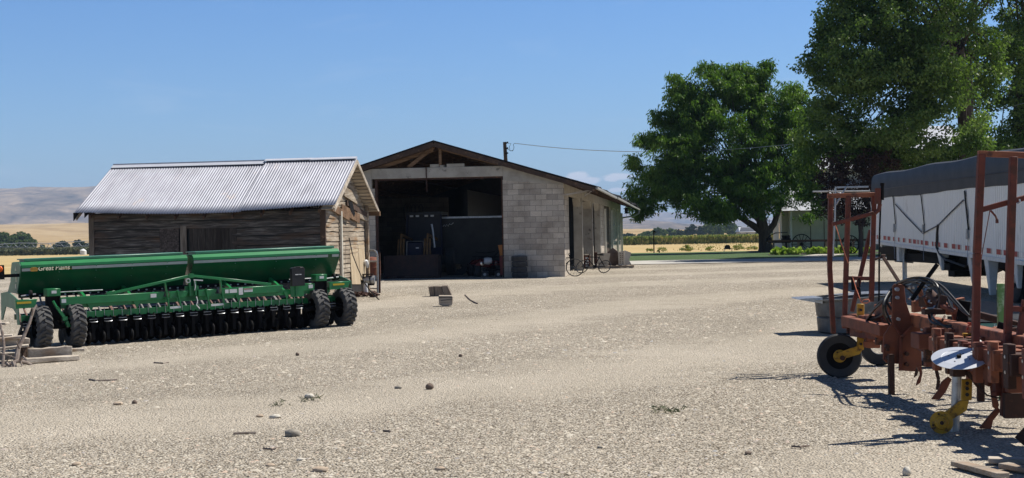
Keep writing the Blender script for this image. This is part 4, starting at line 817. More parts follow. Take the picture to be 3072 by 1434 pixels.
m = MB(); m.prism(EPF, (6.183, 0, 0), (0, 1, 0), (0, 0, 1), (.014, 0, 0)); m.build('end_panel', MT['green_lid'], dr)
m = MB(); m.prism([(.82, 1.41), (.93, 1.41), (.875, 1.49)], (-.203, 0, 0), (0, 1, 0), (0, 0, 1), (.004, 0, 0)); m.bb(-.203, -.199, .78, .98, 1.32, 1.35); m.bb(-.203, -.199, .85, .90, 1.20, 1.36); m.bb(-.203, -.199, .88, .96, 1.08, 1.16); m.build('decal', MT['ivory'], ep)
# lettering and wheat badge on the left hopper
A = math.atan2(.008, .052); Mt = Matrix.Translation((.40, .523, 1.435)) @ Matrix.Rotation(R(90) - A * .9, 4, 'X')
text('lettering', 'Great Plains', .118, Mt, MT['ivory'], hop0, .002, .22, .0012, 1.0)
m = MB(); n_ = 12; m.prism([(.03 + .075 + .072 * math.cos(a), 1.43 + .038 * math.sin(a)) for a in [math.pi * k / n_ for k in range(n_ + 1)]] + [(.05, 1.39), (.16, 1.39)], (0, .522, 0), (1, 0, 0), (0, 0, 1), (0, .01, 0))
# badge lies left of the words
bd = m.build('badge', MT['gold'], hop0); bd.location = (-.06, 0, 0)
m = MB()
for k in range(5): m.beam((-.01 + k * .024, .5195, 1.42), (.004 + k * .024, .5195, 1.447), .006, .004)
m.build('badge_strokes', MT['rust_dk'], hop0)
m = MB(); m.beam((.55, .521, 1.425), (.73, .521, 1.405), .006, .006); m.build('wheat_stem', MT['gold'], hop0)
# frame
m = MB()
def chan(x0, x1, z0=.765, z1=.905, sl=.06, sr=.06):
    m.prism([(x0, z1), (x1, z1), (x1 - sr, z0), (x0 + sl, z0)], (0, -.09, 0), (1, 0, 0), (0, 0, 1), (0, .16, 0))
chan(.33, 2.28, sl=0); m.build('front_beam', MT['green'], dr, bevel=.006)
m = MB(); chan(2.36, 2.74, .775, .90, 0, .07); m.build('front_beam', MT['green'], dr, bevel=.006)
m = MB(); chan(2.93, 3.30, .775, .90, 0, .06); m.build('front_beam', MT['green'], dr, bevel=.006)
m = MB(); chan(3.40, 4.66, sl=0); m.build('front_beam', MT['green'], dr, bevel=.006)
m = MB(); chan(5.08, 5.34, sl=0, sr=.02); m.build('front_beam', MT['green'], dr, bevel=.006)
m = MB(); m.bb(.3, 5.7, .0, .12, .70, .80); m.build('inner_beam', MT['green'], dr)
for x0, x1 in ((-.44, -.06), (5.66, 6.12)):
    m = MB(); m.prism([(x0, .905), (x1, .905), (x1 - .05, .755), (x0, .755)], (0, -.07, 0), (1, 0, 0), (0, 0, 1), (0, .12, 0)); eb = m.build('end_beam', MT['green'], dr, bevel=.005)
    m = MB(); a = x0 + .02 if x0 < 0 else x0 + .08; m.bb(a, a + .25, -.075, -.07, .835, .872); m.build('reflector', MT['reflect_y'], eb)
m = MB(); m.bb(-.3, 6.05, .16, .22, .50, .61); m.build('opener_rail', MT['green'], dr)
m = MB(); m.bb(-.3, 6.05, .62, .72, .52, .62); m.build('opener_rail', MT['green_dk'], dr)
m = MB()
for k in range(34): x = .2 + k * .165; m.tube([(x, .13, .50), (x, .13, .66)], .007, 5)
m.build('tie_rods', MT['steel'], dr)
for x in (-.40, 6.14):
    m = MB(); m.prism([(1.25, 1.0), (.70, 1.04), (.2, .96), (-.06, .90), (-.06, .46), (.06, .46), (.12, .66), (.35, .74), (.9, .76), (1.2, .5), (1.3, .5)], (x, 0, 0), (0, 1, 0), (0, 0, 1), (.016, 0, 0)); m.build('side_plate', MT['green_lid'], dr)
for x in (.9, 1.75, 3.75, 4.75):
    m = MB(); m.prism([(-.07, .77), (.07, .77), (.0, .62)], (x, -.05, 0), (1, 0, 0), (0, 0, 1), (0, .02, 0)); m.beam((x, .05, .75), (x, .8, 1.0), .05, .08); m.build('gusset', MT['green'], dr)
# truss
m = MB(); m.beam((1.18, -.05, .915), (2.82, -.05, 1.185), .05, .05); m.box((1.27, -.05, .94), (.16, .06, .06), ry=-.16); m.build('truss_bar', MT['green'], dr, bevel=.004)
m = MB(); m.beam((2.80, -.05, 1.185), (4.42, -.05, .93), .05, .05); m.build('truss_bar', MT['green'], dr, bevel=.004)
m = MB(); m.box((2.81, -.05, 1.18), (.09, .07, .08)); m.bb(2.76, 2.79, -.08, 0, .80, 1.17); m.bb(2.87, 2.90, -.08, 0, .80, 1.10); m.bb(2.70, 2.97, .0, .03, .72, .98); m.build('centre_bracket', MT['green'], dr)
m = MB(); m.lathe([(.045, -.008), (.045, .008), (.028, .008), (.028, -.008)], (2.73, -.11, 1.09), (.3, 1, .1), 16, closed=True); m.beam((2.84, -.1, 1.10), (3.02, -.1, 1.08), .022); m.tube([(2.86, -.09, 1.10), (2.87, -.1, .98), (2.85, -.1, .9)], .009, 6); m.tube([(2.88, -.1, .78), (2.9, -.11, .7), (2.87, -.12, .62), (2.93, -.12, .55)], .010, 6); m.build('hitch_pin', MT['white_p'], dr)
for x, s in ((2.28, 1), (3.36, -1)):
    m = MB(); m.beam((x, -.11, 1.07), (x + .06 * 1, -.11, .58), .02, .07); m.beam((x + s * .26 - .03, -.11, .92), (x + s * .26 + .03, -.11, .60), .02, .06); m.bb(min(x, x + s * .26), max(x, x + s * .26), -.115, -.1, .775, .79); st = m.build('parking_stand', MT['green'], dr)
    m = MB(); m.beam((x + (.06 if s > 0 else -.2), -.12, .60), (x + (.28 if s > 0 else .06), -.12, .605), .03, .04); m.build('stand_pin', MT['white_p'], st)
for x0, x1 in ((2.0, 2.11), (3.46, 3.53), (3.55, 3.70), (3.84, 4.02), (.36, .44), (5.20, 5.29)):
    m = MB(); m.bb(x0, x1, -.096, -.091, .79 + .02, .88); st = m.build('sticker', MT['sticker'], dr)
m = MB(); m.bb(3.735, 3.82, -.097, -.092, .765, .90); m.build('sticker', MT['sticker'], dr)
m = MB(); m.bb(3.845, 4.015, -.099, -.0962, .858, .876); m.build('warning_band', MT['orange_r'], dr)
# gearbox heads, masts and wheels
for x in (.225, 5.48):
    m = MB(); m.bb(x - .12, x + .12, -.10, .16, .94, 1.075); m.build('gear_case', MT['green'], dr, bevel=.006)
    m = MB(); m.bb(x - .04, x + .05, -.106, -.10, .99, 1.04); m.build('sticker', MT['sticker'], dr)
    m = MB(); m.bb(x - .13, x + .10, -.04, .02, .5, .94); m.bb(x + .10, x + .12, -.09, .06, .45, .94); m.cyl((x - .34, 0, .39), (x + .44, 0, .39), .05); m.beam((x + .0, .02, .55), (x + .05, .02, .36), .12, .1); m.build('axle_mast', MT['black'], dr)
m = MB(); m.tube([(.18, -.20, .86), (.24, -.2, .74)], .022, 8); m.beam((.24, -.2, .75), (.36, -.2, .56), .06, .05); m.box((.38, -.2, .53), (.09, .05, .07)); m.beam((.40, -.2, .48), (.44, -.2, .38), .10, .05); m.build('lift_arm', MT['green'], dr)
m = MB(); m.tube([(.35, .05, 1.0), (1.15, .05, 1.0)], .013, 6); m.tube([(4.85, .05, 1.0), (5.34, .05, 1.0)], .013, 6); m.tube([(-.28, .2, .96), (-.02, .2, .98)], .022, 6); m.tube([(5.62, 0, .98), (5.9, 0, 1.0)], .016, 6); m.build('drive_shaft', MT['steel'], dr)
m = MB(); m.lathe([(.0, -.02), (.075, -.02), (.075, .02), (0, .02)], (-.12, .15, .99), (1, 0, 0), 18); m.lathe([(.0, -.02), (.075, -.02), (.075, .02), (0, .02)], (5.82, .05, 1.0), (1, 0, 0), 18); m.lathe([(.0, -.02), (.06, -.02), (.06, .02), (0, .02)], (5.90, .05, 1.0), (1, 0, 0), 18); m.build('sprockets', MT['black'], dr)
def lug_tyre(name, Rr, wd, parent, c, rimr=.21):
    c = Vector(c); hw = wd / 2; Rc = Rr - .028
    m = MB(); m.lathe([(rimr, -hw * .80), (Rc * .8, -hw * 1.02), (Rc - .045, -hw * 1.0), (Rc - .008, -hw * .80), (Rc, 0), (Rc - .008, hw * .80), (Rc - .045, hw), (Rc * .8, hw * 1.02), (rimr, hw * .80)], c, (1, 0, 0), 44)
    N = 19
    for k in range(N):
        for s in (-1, 1):
            th0 = 2 * math.pi * (k + (.5 if s > 0 else 0)) / N; st = []
            for wv, rr_, dt, hh in ((hw * 1.07, Rc - .075, .30, .030), (hw * 1.04, Rc - .022, .24, .036), (hw * .82, Rr - .004, .17, .034), (hw * .40, Rr, .04, .036), (-hw * .08, Rr, -.02, .026)):
                a0 = th0 + dt; base = rr_ - .034
                for (da, r_) in ((-hh / Rr, base), (-hh / Rr * .75, rr_), (hh / Rr * .75, rr_), (hh / Rr, base)):
                    a = a0 + da; st.append(c + Vector((s * wv, r_ * math.cos(a), r_ * math.sin(a))))
            Fc = [(i * 4 + q, i * 4 + q + 1, i * 4 + 5 + q, i * 4 + 4 + q) for i in range(4) for q in range(3)] + [(0, 1, 2, 3), (19, 18, 17, 16)]
            m.add(st, Fc)
    return m.build(name, MT['tyre_d'], parent, ang=40)
for x in (0.0, .60, 5.40, 6.0):
    m = MB(); m.lathe([(.215, -.115), (.20, -.11), (.185, -.06), (.17, .03), (.09, .05), (.06, -.02), (0, -.03)], (x, 0, .392), (1, 0, 0), 30); m.lathe([(.215, .115), (.20, .11), (.18, .05), (.0, .052)], (x, 0, .392), (1, 0, 0), 30); w_ = m.build('wheel', MT['black'], dr)
    lug_tyre('tyre', .395, .27, w_, (x, 0, .392))
m = MB(); m.box((5.55, .05, .42), (.05, .1, .1)); m.build('axle_bolt', MT['steel'], dr)
# seed meters and tubes under the hoppers
m = MB(); m.bb(-.15, 6.1, .84, .98, .90, .97); m.build('meter_bar', MT['black'], dr)
m = MB()
for k in range(38): x = .05 + k * .155; m.box((x, .83, .93), (.03, .02, .025))
m.build('meter_caps', MT['steel'], dr)
rt = random.Random(9)
for k in range(38):
    x = -.28 + k * .165; xb = x + rt.uniform(-.05, .05); m = MB(); r_ = rt.choice((.018, .022, .028, .03))
    m.tube([(x, .88, .92), (x, .8, .8), (xb, .55, .68), (xb, .32, .55), (xb, .25, .45)], [r_, r_, r_ * 1.1, r_ * 1.25, r_], 7); m.build('seed_tube', MT['seedtube'] if rt.random() < .6 else MT['seedtube_g'], dr)
# row units
MT['disc'] = mat('dull_disc_steel', (.012, .012, .012), (.03, .024, .02), 12, .65, 0, .2, spec=.25)
def row_unit(x):
    m = MB()
    m.bb(x - .07, x + .07, -.02, .16, .44, .50); m.beam((x - .06, -.03, .50), (x - .06, .4, .22), .02, .08); m.beam((x + .06, -.03, .50), (x + .06, .4, .22), .02, .08)
    m.tube([(x, .1, .52), (x, .1, .30)], .026, 8); m.tube([(x + .15, .3, .54), (x + .15, .3, .26)], .024, 8); m.bb(x + .08, x + .22, .2, .34, .44, .49); m.beam((x + .1, .2, .48), (x + .13, .6, .2), .02, .07)
    m.prism([(-.02, .44), (.14, .46), (.10, .2), (.03, .06), (-.03, .1)], (x - .03, 0, 0), (0, 1, 0), (0, 0, 1), (.06, 0, 0))
    u = m.build('row_unit', MT['black'], dr)
    m = MB(); m.beam((x - .075, -.05, .475), (x + .075, -.05, .475), .008, .008); m.build('handle', MT['galv'], u)
    m = MB(); m.tube([(x - .07, -.045, .43), (x - .045, -.07, .425), (x + .065, -.07, .425), (x + .08, -.04, .44)], .007, 6); m.build('handle', MT['galv'], u)
    for dx, dy in ((-.015, .22), (.15, .42)):
        m = MB(); m.lathe([(0, -.012), (.165, -.002), (.165, .002), (0, .012)], (x + dx, dy, .175), (1, .08, 0), 24); m.lathe([(0, -.03), (.04, -.03), (.04, .03), (0, .03)], (x + dx, dy, .175), (1, 0, 0), 12); m.build('disc', MT['disc'], u)
for k in range(16): row_unit(.93 + k * .272)
for x in (-.25, 5.72): row_unit(x)
m = MB()
for k in range(18): x = .85 + k * .262; m.lathe([(.09, -.03), (.12, -.02), (.13, 0), (.12, .02), (.09, .03)], (x, .02, .14), (1, .0, 0), 18, closed=True); m.beam((x, .02, .14), (x, .15, .40), .015, .04)
m.build('press_wheels', MT['black'], dr)
m = MB()
for k in range(36):
    x = .5 + k * .136; y = .55 + .12 * (k % 2); m.lathe([(0, -.006), (.17, -.002), (.17, .002), (0, .006)], (x, y, .18), (1, .1, 0), 14); m.beam((x + .03, y - .1, .5), (x + .03, y + .05, .2), .07, .05); m.box((x, y + .1, .42), (.10, .05, .2))
m.build('rear_opener_rank', MT['black'], dr)
m = MB()
for k in range(34):
    x = .86 + k * .131; m.lathe([(0, -.006), (.15, -.002), (.15, .002), (0, .006)], (x, .10 + .05 * (k % 2), .165), (1, .35, 0), 14); m.box((x, .12, .36), (.09, .05, .22))
m.build('front_opener_rank', MT['black'], dr)
# manual canister on its post
m = MB(); m.bb(4.895, 4.905, -.15, -.13, .68, .90); m.bb(4.80, 5.08, -.12, -.10, .66, .88); m.build('canister_bracket', MT['green'], dr)
m = MB(); m.prism([(4.79, .875), (5.06, .875), (5.065, 1.215), (5.03, 1.245), (4.83, 1.245), (4.79, 1.22)], (0, -.24, 0), (1, 0, 0), (0, 0, 1), (0, .11, 0)); m.bb(4.88, 4.98, -.245, -.14, 1.245, 1.255); cn_ = m.build('manual_canister', MT['black_pl'], dr, bevel=.012)
m = MB(); m.bb(4.86, 4.93, -.245, -.241, 1.092, 1.108); m.bb(4.945, 4.99, -.245, -.241, 1.092, 1.108); m.build('sticker', MT['sticker'], cn_)
# warning lamp at the left end
m = MB(); m.bb(-.66, -.475, .55, .62, 1.27, 1.53); m.bb(-.6, -.2, .60, .64, 1.3, 1.36); wlp = m.build('lamp_bracket', MT['black'], dr)
m = MB(); m.lathe([(.055, 0), (.055, .02), (.04, .04), (0, .05)], (-.555, .55, 1.46), (-.2, -1, 0), 20); m.build('amber_lens', mat('amber_lens', (.75, .13, .01), (.6, .09, .01), 40, .25, 0, .3), wlp)
# ------------------------------------------------------------------ timber pile and dead branches at far left
def pxbeam(name, label, cat, p0, p1, Y0, Y1, w_, h_, mt_, group=None, dz=0):
    a = P(p0[0], p0[1], Y0); b = P(p1[0], p1[1], Y1); t_ = thing(name, label, cat, (a + b) / 2, 0, group)
    m = MB(world=True); d = b - a; n_ = 6
    V = []; up = Vector((0, 0, 1)); sd_ = d.cross(up).normalized(); rg = random.Random(hash(p0) % 1000)
    for i in range(n_ + 1):
        c = a.lerp(b, i / n_); k = 1 + rg.uniform(-.07, .07)
        for s1, s2 in ((-1, -1), (1, -1), (1, 1), (-1, 1)): V.append(c + sd_ * s1 * w_ / 2 * k + up * s2 * h_ / 2 * k * rg.uniform(.9, 1.06))
    Fc = [(i * 4 + q, i * 4 + (q + 1) % 4, i * 4 + 4 + (q + 1) % 4, i * 4 + 4 + q) for i in range(n_) for q in range(4)] + [(3, 2, 1, 0), (n_ * 4, n_ * 4 + 1, n_ * 4 + 2, n_ * 4 + 3)]
    m.add(V, Fc); m.build('plank', mt_, t_, bevel=.006); return t_
GP_ = 'timbers stacked at the left edge'
pxbeam('timber_beam', 'split grey timber lying on the gravel in front of the left tyres', 'timber', (84, 1062), (214, 1052), 22.6, 22.9, .17, .16, MT['greywood'])
pxbeam('timber_board', 'flat bleached board half buried under the split grey timber', 'timber', (72, 1082), (232, 1072), 22.2, 22.7, .22, .07, MT['plank'])
pxbeam('timber_board', 'thin board end poking out right of the split grey timber', 'timber', (190, 1052), (250, 1048), 23.6, 23.8, .12, .05, MT['greywood'])
pxbeam('timber_beam', 'thick pale timber, widest of the stack at the left edge', 'timber', (-60, 1034), (52, 1030), 22.7, 22.9, .3, .14, MT['plank'], GP_)
pxbeam('timber_beam', 'short square timber end at the right of the left-edge stack', 'timber', (46, 1026), (84, 1022), 22.9, 23.0, .28, .10, MT['plank'], GP_)
pxbeam('timber_board', 'board slanting up across the top of the left-edge stack', 'timber', (-40, 1022), (68, 1010), 22.6, 22.8, .18, .045, MT['greywood'], GP_)
pxbeam('timber_board', 'topmost short board of the left-edge stack', 'timber', (-30, 1010), (38, 1008), 22.8, 22.9, .16, .05, MT['plank'], GP_)
pxbeam('timber_board', 'lone thin board on the dark post behind the left-edge stack', 'timber', (-30, 972), (22, 970), 23.6, 23.6, .2, .04, MT['plank'], GP_)
pxbeam('timber_board', 'low ledge board under the left-edge stack', 'timber', (-40, 1050), (86, 1036), 22.5, 22.7, .25, .035, MT['plank'], GP_)
pxbeam('timber_block', 'dark block holding up the left-edge stack', 'timber', (58, 1056), (80, 1055), 22.9, 23.0, .2, .16, MT['dkwood'], GP_)
pxbeam('timber_block', 'pale block low at the left edge under the stack', 'timber', (-30, 1072), (80, 1066), 23.0, 23.0, .25, .10, MT['plank'], GP_)
def branch(label, pts, rs, Y, extra=()):
    t_ = thing('dead_branch', label, 'branch', P(pts[0][0], pts[0][1], Y), 0, 'dead branches at the left edge'); m = MB(world=True)
    rg = random.Random(pts[0][0]); m.tube([P(x, y, Y + .05 * i) for i, (x, y) in enumerate(pts)], [r / F * Y for r in rs], 8)
    for e, rr_ in extra: m.tube([P(x, y, Y - .04 * i) for i, (x, y) in enumerate(e)], [rr_ / F * Y * (1 - .5 * i / len(e)) for i in range(len(e))], 6)
    m.build('limb', MT['branch'], t_)
branch('forked bare branch propped upright against the timber stack', [(48, 1082), (52, 1060), (56, 1042), (66, 1022), (76, 998), (88, 970), (95, 948), (102, 928), (110, 914)], [9, 8, 7, 6, 5.5, 5, 4.5, 4, 2], 22.0, extra=[([(58, 1046), (53, 1034), (50, 1026)], 3), ([(96, 946), (98, 934), (99, 924)], 3)])
branch('dark upright stick at the very left edge', [(8, 1098), (10, 1070), (12, 1040), (9, 1010), (4, 984), (2, 972)], [5, 5, 4.5, 4, 4, 3], 22.0)
branch('tangle of bare roots on the gravel at the left edge', [(0, 1108), (18, 1096), (40, 1088), (58, 1082), (84, 1090), (104, 1100), (112, 1108)], [4, 4, 6, 6, 5, 4, 2], 21.7, extra=[([(20, 1090), (30, 1100), (38, 1106)], 5), ([(40, 1086), (44, 1100), (40, 1110)], 8), ([(0, 1060), (24, 1066), (48, 1074)], 2), ([(60, 1080), (70, 1070), (78, 1078)], 4), ([(14, 1092), (34, 1066)], 2), ([(62, 1084), (66, 1096), (60, 1104)], 3)])
# ------------------------------------------------------------------ things about the yard
def wt(name, label, cat, px, py, Y, group=None): return thing(name, label, cat, P(px, py, Y), 0, group)
def S(Y): return Y / F
# leaning plywood, rod, gate, post, pump against the shed gable
t_ = thing('plywood_sheet', 'tan split plywood sheet leaning on the sunlit gable of the wooden shed', 'plywood', SC + Vector((.34, 2.6, .4)), SR)
m = MB(); m.prism([(0, 0), (1.05, -.04), (1.02, 1.28), (.03, 1.34)], (.04, .0, .0), (0, 1, 0), (-.05, 0, 1), (.02, 0, 0)); m.prism([(1.07, .1), (1.78, .0), (1.80, 1.1), (1.70, 1.32), (1.05, 1.27)], (.045, .0, .0), (0, 1, 0), (-.05, 0, 1), (.02, 0, 0)); m.build('sheet', MT['ply'], t_)
t_ = wt('bent_rod', 'long thin dark bent rod leaning across the plywood sheet', 'rod', 1143, 905, 38.3)
m = MB(world=True); m.tube([P(1047, 713, 40.2), P(1058, 765, 40.1), P(1074, 806, 39.8), P(1092, 846, 39.4), P(1110, 872, 39.0), P(1143, 905, 38.3)], .016, 6); m.build('rod', MT['black'], t_)
t_ = wt('pipe_gate', 'short galvanised pipe gate between the shed and the garage', 'gate', 1133, 882, 42.3)
m = MB(world=True); m.tube([P(1066, 750, 43.4), P(1122, 751, 42.4), P(1129, 755, 42.3), P(1132, 766, 42.3), P(1133, 882, 42.3)], .027, 8); m.tube([P(1066, 785, 43.4), P(1131, 784, 42.3)], .022, 8); m.tube([P(1066, 862, 43.4), P(1132, 866, 42.3)], .02, 8); m.build('gate_frame', MT['galv'], t_)
m = MB(world=True); m.beam(P(1128, 767, 42.2), P(1136, 769, 42.2), .03); m.build('gate_hinge', MT['galv'], t_)
t_ = wt('gate_post', 'rusty brown pipe post just right of the pipe gate', 'post', 1138, 885, 42.2)
m = MB(world=True); m.tube([P(1138, 758, 42.2), P(1139, 886, 42.2)], .032, 8); m.build('pipe', MT['rust_dk'], t_)
t_ = wt('water_pump', 'grey cylindrical pump beside the torn corner of the wooden shed', 'pump', 1110, 852, 42.0)
m = MB(world=True); q = P(1112, 840, 42.0); m.cyl(q + Vector((-.14, 0, 0)), q + Vector((.12, 0, .0)), .13); m.cyl(q + Vector((-.2, 0, 0)), q + Vector((-.14, 0, 0)), .10); m.build('motor', MT['galv'], t_)
m = MB(world=True); m.box(q + Vector((-.1, 0, .17)), (.36, .25, .03)); m.tube([q + Vector((-.02, -.14, .1)), q + Vector((0, -.16, -.1)), q + Vector((.04, -.15, -.15))], .015, 6); m.box(q + Vector((0, 0, -.13)), (.2, .16, .05)); m.build('mount', MT['black'], t_)
t_ = wt('wrapped_standpipe', 'white wrapped standpipe under the pump at the shed corner', 'pipe', 1098, 888, 40.6)
m = MB(world=True); q = P(1098, 888, 40.6); m.tube([q, q + Vector((0, 0, .1)), q + Vector((-.01, 0, .25)), q + Vector((0, 0, .36))], [.05, .07, .06, .05], 10); m.build('wrap', MT['white_p'], t_)
t_ = wt('plastic_jug', 'white plastic jug hanging on the pipe gate', 'jug', 1101, 800, 42.2)
m = MB(world=True); q = P(1102, 804, 42.2); m.tube([q, q + Vector((-.02, 0, .12)), q + Vector((-.05, 0, .2)), q + Vector((-.05, 0, .25))], [.03, .07, .08, .03], 10); m.build('body', MT['white_p'], t_)
t_ = wt('fuel_drum', 'rusty red-brown drum behind the pipe gate', 'drum', 1115, 826, 44.0)
m = MB(world=True); q = P(1116, 826, 44.0); m.lathe([(0, 0), (.27, 0), (.27, .24), (.28, .25), (.27, .26), (.27, .46), (.2, .55), (0, .57)], q, (0, 0, 1), 24); m.build('body', MT['rust_pl'], t_)
t_ = wt('rubble_heap', 'brown bark and broken bricks at the foot of the shed gable', 'rubble', 1085, 885, 40.5)
m = MB(world=True); rg = random.Random(4)
for i in range(26):
    q = P(rg.uniform(1062, 1128), rg.uniform(878, 892), 40.5 - rg.random() * .6); m.box(q, (rg.uniform(.08, .3), rg.uniform(.05, .12), rg.uniform(.03, .07)), rz=rg.uniform(0, 3), ry=rg.uniform(-.5, .5))
m.build('pieces', MT['rust_dk'], t_)
m = MB(); m.bb(.012, .05, 2.5, 4.45, -.1, .42); m.build('rotted_gap_shade', MT['black_pl'], shd)  # black strip stands in for shade in the hollow under the rotted boards
# two sawn wood chunks
def chunk(name, label, poly, px, py, Y, depth, mt_, ext=None):
    t_ = thing(name, label, 'log', P(px, py, Y), 0, 'wood chunks on the gravel'); m = MB(); rg = random.Random(px)
    layers = []; n_ = len(poly)
    for k in range(4):
        f_ = (.94, 1.0, 1.0, .9)[k]; layers += [Vector((x * f_ * rg.uniform(.98, 1.02), depth * k / 3, y * f_ * rg.uniform(.98, 1.02))) for x, y in poly]
    Fc = [(k * n_ + i, k * n_ + (i + 1) % n_, (k + 1) * n_ + (i + 1) % n_, (k + 1) * n_ + i) for k in range(3) for i in range(n_)] + [tuple(range(n_)), tuple(range(4 * n_ - 1, 3 * n_ - 1, -1))]
    m.add(layers, Fc); return t_, m
t_, m = chunk('wood_chunk', 'dark cracked wood chunk, the larger one farther from the camera', [(-.30, -.01), (-.33, .16), (-.34, .27), (-.12, .285), (.02, .27), (.06, .29), (.20, .29), (.28, .12), (.31, .03), (.28, 0), (.0, -.01)], 1322, 888, 39.6, .3, 0)
m.build('log', MT['greywood_z'], t_)
m = MB(); m.beam((-.165, -.004, .0), (-.18, -.004, .27), .02, .02); m.beam((.02, -.003, .24), (.10, -.003, .03), .012, .012); m.build('crack', MT['black_pl'], t_)
t_, m = chunk('wood_chunk', 'short pale-topped wood block, the nearer smaller one', [(-.17, .02), (-.18, .22), (-.17, .25), (.15, .24), (.17, .22), (.165, .02), (.05, -.01), (-.08, -.01)], 1338, 917, 34.8, .24, 0); m.build('log', MT['greywood'], t_)
m = MB(); m.beam((-.17, -.004, .205), (.16, -.004, .20), .014, .014); m.beam((-.12, -.004, .13), (.16, -.004, .155), .012, .012); m.build('crack', MT['black_pl'], t_)
# stones and twigs
rs = random.Random(12)
def stone(px, py, wp, hp, mt_, label):
    q = G(px, py); s = q.y / F; w_, h_ = wp * s, hp * s; n1, n2 = 9, 6; V = []; 
    for j in range(n2 + 1):
        ph = math.pi * j / n2
        for i in range(n1):
            a = 2 * math.pi * i / n1; k = 1 + rs.uniform(-.16, .16); V.append((w_ / 2 * math.sin(ph) * math.cos(a) * k, w_ * .42 * math.sin(ph) * math.sin(a) * k, h_ * .35 + h_ * .62 * math.cos(ph) * k))
    m = MB(); m.add(V, [(j * n1 + i, j * n1 + (i + 1) % n1, (j + 1) * n1 + (i + 1) % n1, (j + 1) * n1 + i) for j in range(n2) for i in range(n1)]); o = m.build('stone', mt_, ang=50); o.location = q; tag(o, label, 'stone', 'larger stones on the gravel')
MT['st_a'] = mat('grey_stone', (.30, .27, .22), (.2, .18, .15), 30, .85); MT['st_b'] = mat('tan_stone', (.46, .36, .26), (.38, .30, .22), 20, .85); MT['st_c'] = mat('pale_stone', (.58, .54, .46), (.46, .42, .35), 20, .85); MT['st_d'] = mat('brown_stone', (.17, .12, .09), (.12, .09, .07), 20, .85)
for a in ((877, 1308, 52, 22, 'st_a', 'grey-brown pointed stone, the biggest left of centre near the bottom'), (960, 1416, 54, 18, 'st_b', 'flat tan stone at the bottom edge left of centre'), (1289, 1168, 24, 18, 'st_d', 'dark pointed stone in the middle of the near gravel'), (928, 1194, 30, 14, 'st_c', 'pale yellow stone beside the line of plant debris'), (826, 1253, 36, 11, 'st_c', 'flat white stone left of centre'), (904, 1382, 32, 9, 'st_c', 'flat pale stone just above the tan stone'),
          (354, 1214, 30, 9, 'st_b', 'flat reddish stone toward the lower left'), (404, 1211, 16, 11, 'st_d', 'small dark stone right of the flat reddish stone'), (780, 1250, 24, 8, 'st_b', 'small tan stone left of the flat white stone'), (1320, 1410, 34, 11, 'st_b', 'tan stone at the bottom edge in the centre'), (1195, 1165, 24, 8, 'st_a', 'low grey stone left of the dark pointed stone'), (2720, 1424, 28, 26, 'st_c', 'round pale stone at the bottom edge below the red frame'),
          (810, 1398, 30, 8, 'st_b', 'tan flat stone left of the bottom edge pair'), (1382, 1070, 12, 8, 'st_d', 'tiny dark stone on the track beyond the pointed stone'), (892, 1066, 12, 9, 'st_d', 'tiny dark stone in front of the right drill tyres'), (230, 1395, 30, 10, 'st_b', 'tan stone near the lower left corner'), (1800, 1345, 18, 8, 'st_a', 'small grey stone right of centre near the bottom'), (2245, 1362, 22, 9, 'st_d', 'small brown stone left of the frame shadow')):
    stone(a[0], a[1], a[2], a[3], MT[a[4]], a[5])
def twig(pts, r, label):
    t_ = [G(x, y) + Vector((0, 0, .012)) for x, y in pts]; m = MB(); m.tube([p - t_[0] for p in t_], r, 5); o = m.build('twig', MT['branch']); o.location = t_[0]; tag(o, label, 'twig', 'twigs on the gravel')
for pts, r, lab in (([(268, 1141), (290, 1145), (320, 1144), (352, 1142)], .012, 'longest dry twig right of the dead branches'), ([(700, 1304), (730, 1303), (768, 1302)], .010, 'dry twig left of the biggest grey stone'), ([(790, 1350), (815, 1352), (830, 1346)], .008, 'bent twig below the biggest grey stone'), ([(1150, 1296), (1172, 1298)], .010, 'short dark twig below the dark pointed stone'), ([(462, 1090), (490, 1092), (505, 1089)], .010, 'thin twig beyond the longest dry twig'), ([(2375, 1343), (2400, 1345), (2428, 1341)], .008, 'thin twig left of the frame shadow'), ([(1395, 886), (1412, 902), (1432, 912)], .02, 'thin curved twig right of the wood chunks')): twig(pts, r, lab)
for i, (px, py, w_, lab) in enumerate(((1990, 1236, .22, 'small green weed tuft right of centre on the gravel'), (930, 1203, .16, 'dry olive plant debris below the pale yellow stone'), (860, 1216, .14, 'dry olive plant debris left of the pale yellow stone'))):
    q = G(px, py); make_tree('weed_tuft', lab, q, [((q.x, q.y, q.z + .02), (w_, w_ * .8, .03))], MT['weed'], 90 + i, dens=260, per=7, rc=.05, ln=.09, wd=.008, group='weeds on the gravel', cat='weed', vis_trunk=False)
# stack of tyres
ts = G(1559, 833)
for k in range(4):
    q = Vector((ts.x + (.01, -.012, .008, 0)[k], ts.y, ts.z + .10 + k * .203)); t_ = thing('stacked_tyre', ['bottom tyre of the stack by the block wall', 'second tyre from the ground in the stack by the block wall', 'third tyre from the ground in the stack by the block wall', 'topmost tyre of the stack by the block wall'][k], 'tyre', q, 0, 'tyres stacked against the garage wall')
    m = MB(); prof_ = [(.19, -.085), (.25, -.098), (.288, -.085), (.298, -.06)]
    for z in (-.045, -.03, -.015, 0, .015, .03, .045): prof_ += [(.300, z - .004), (.292, z)]
    prof_ += [(.298, .06), (.288, .085), (.25, .098), (.19, .085), (.21, 0)]
    m.lathe(prof_, (0, 0, 0), (0, 0, 1), 32, closed=True); m.build('tread', MT['tyre_d'], t_)
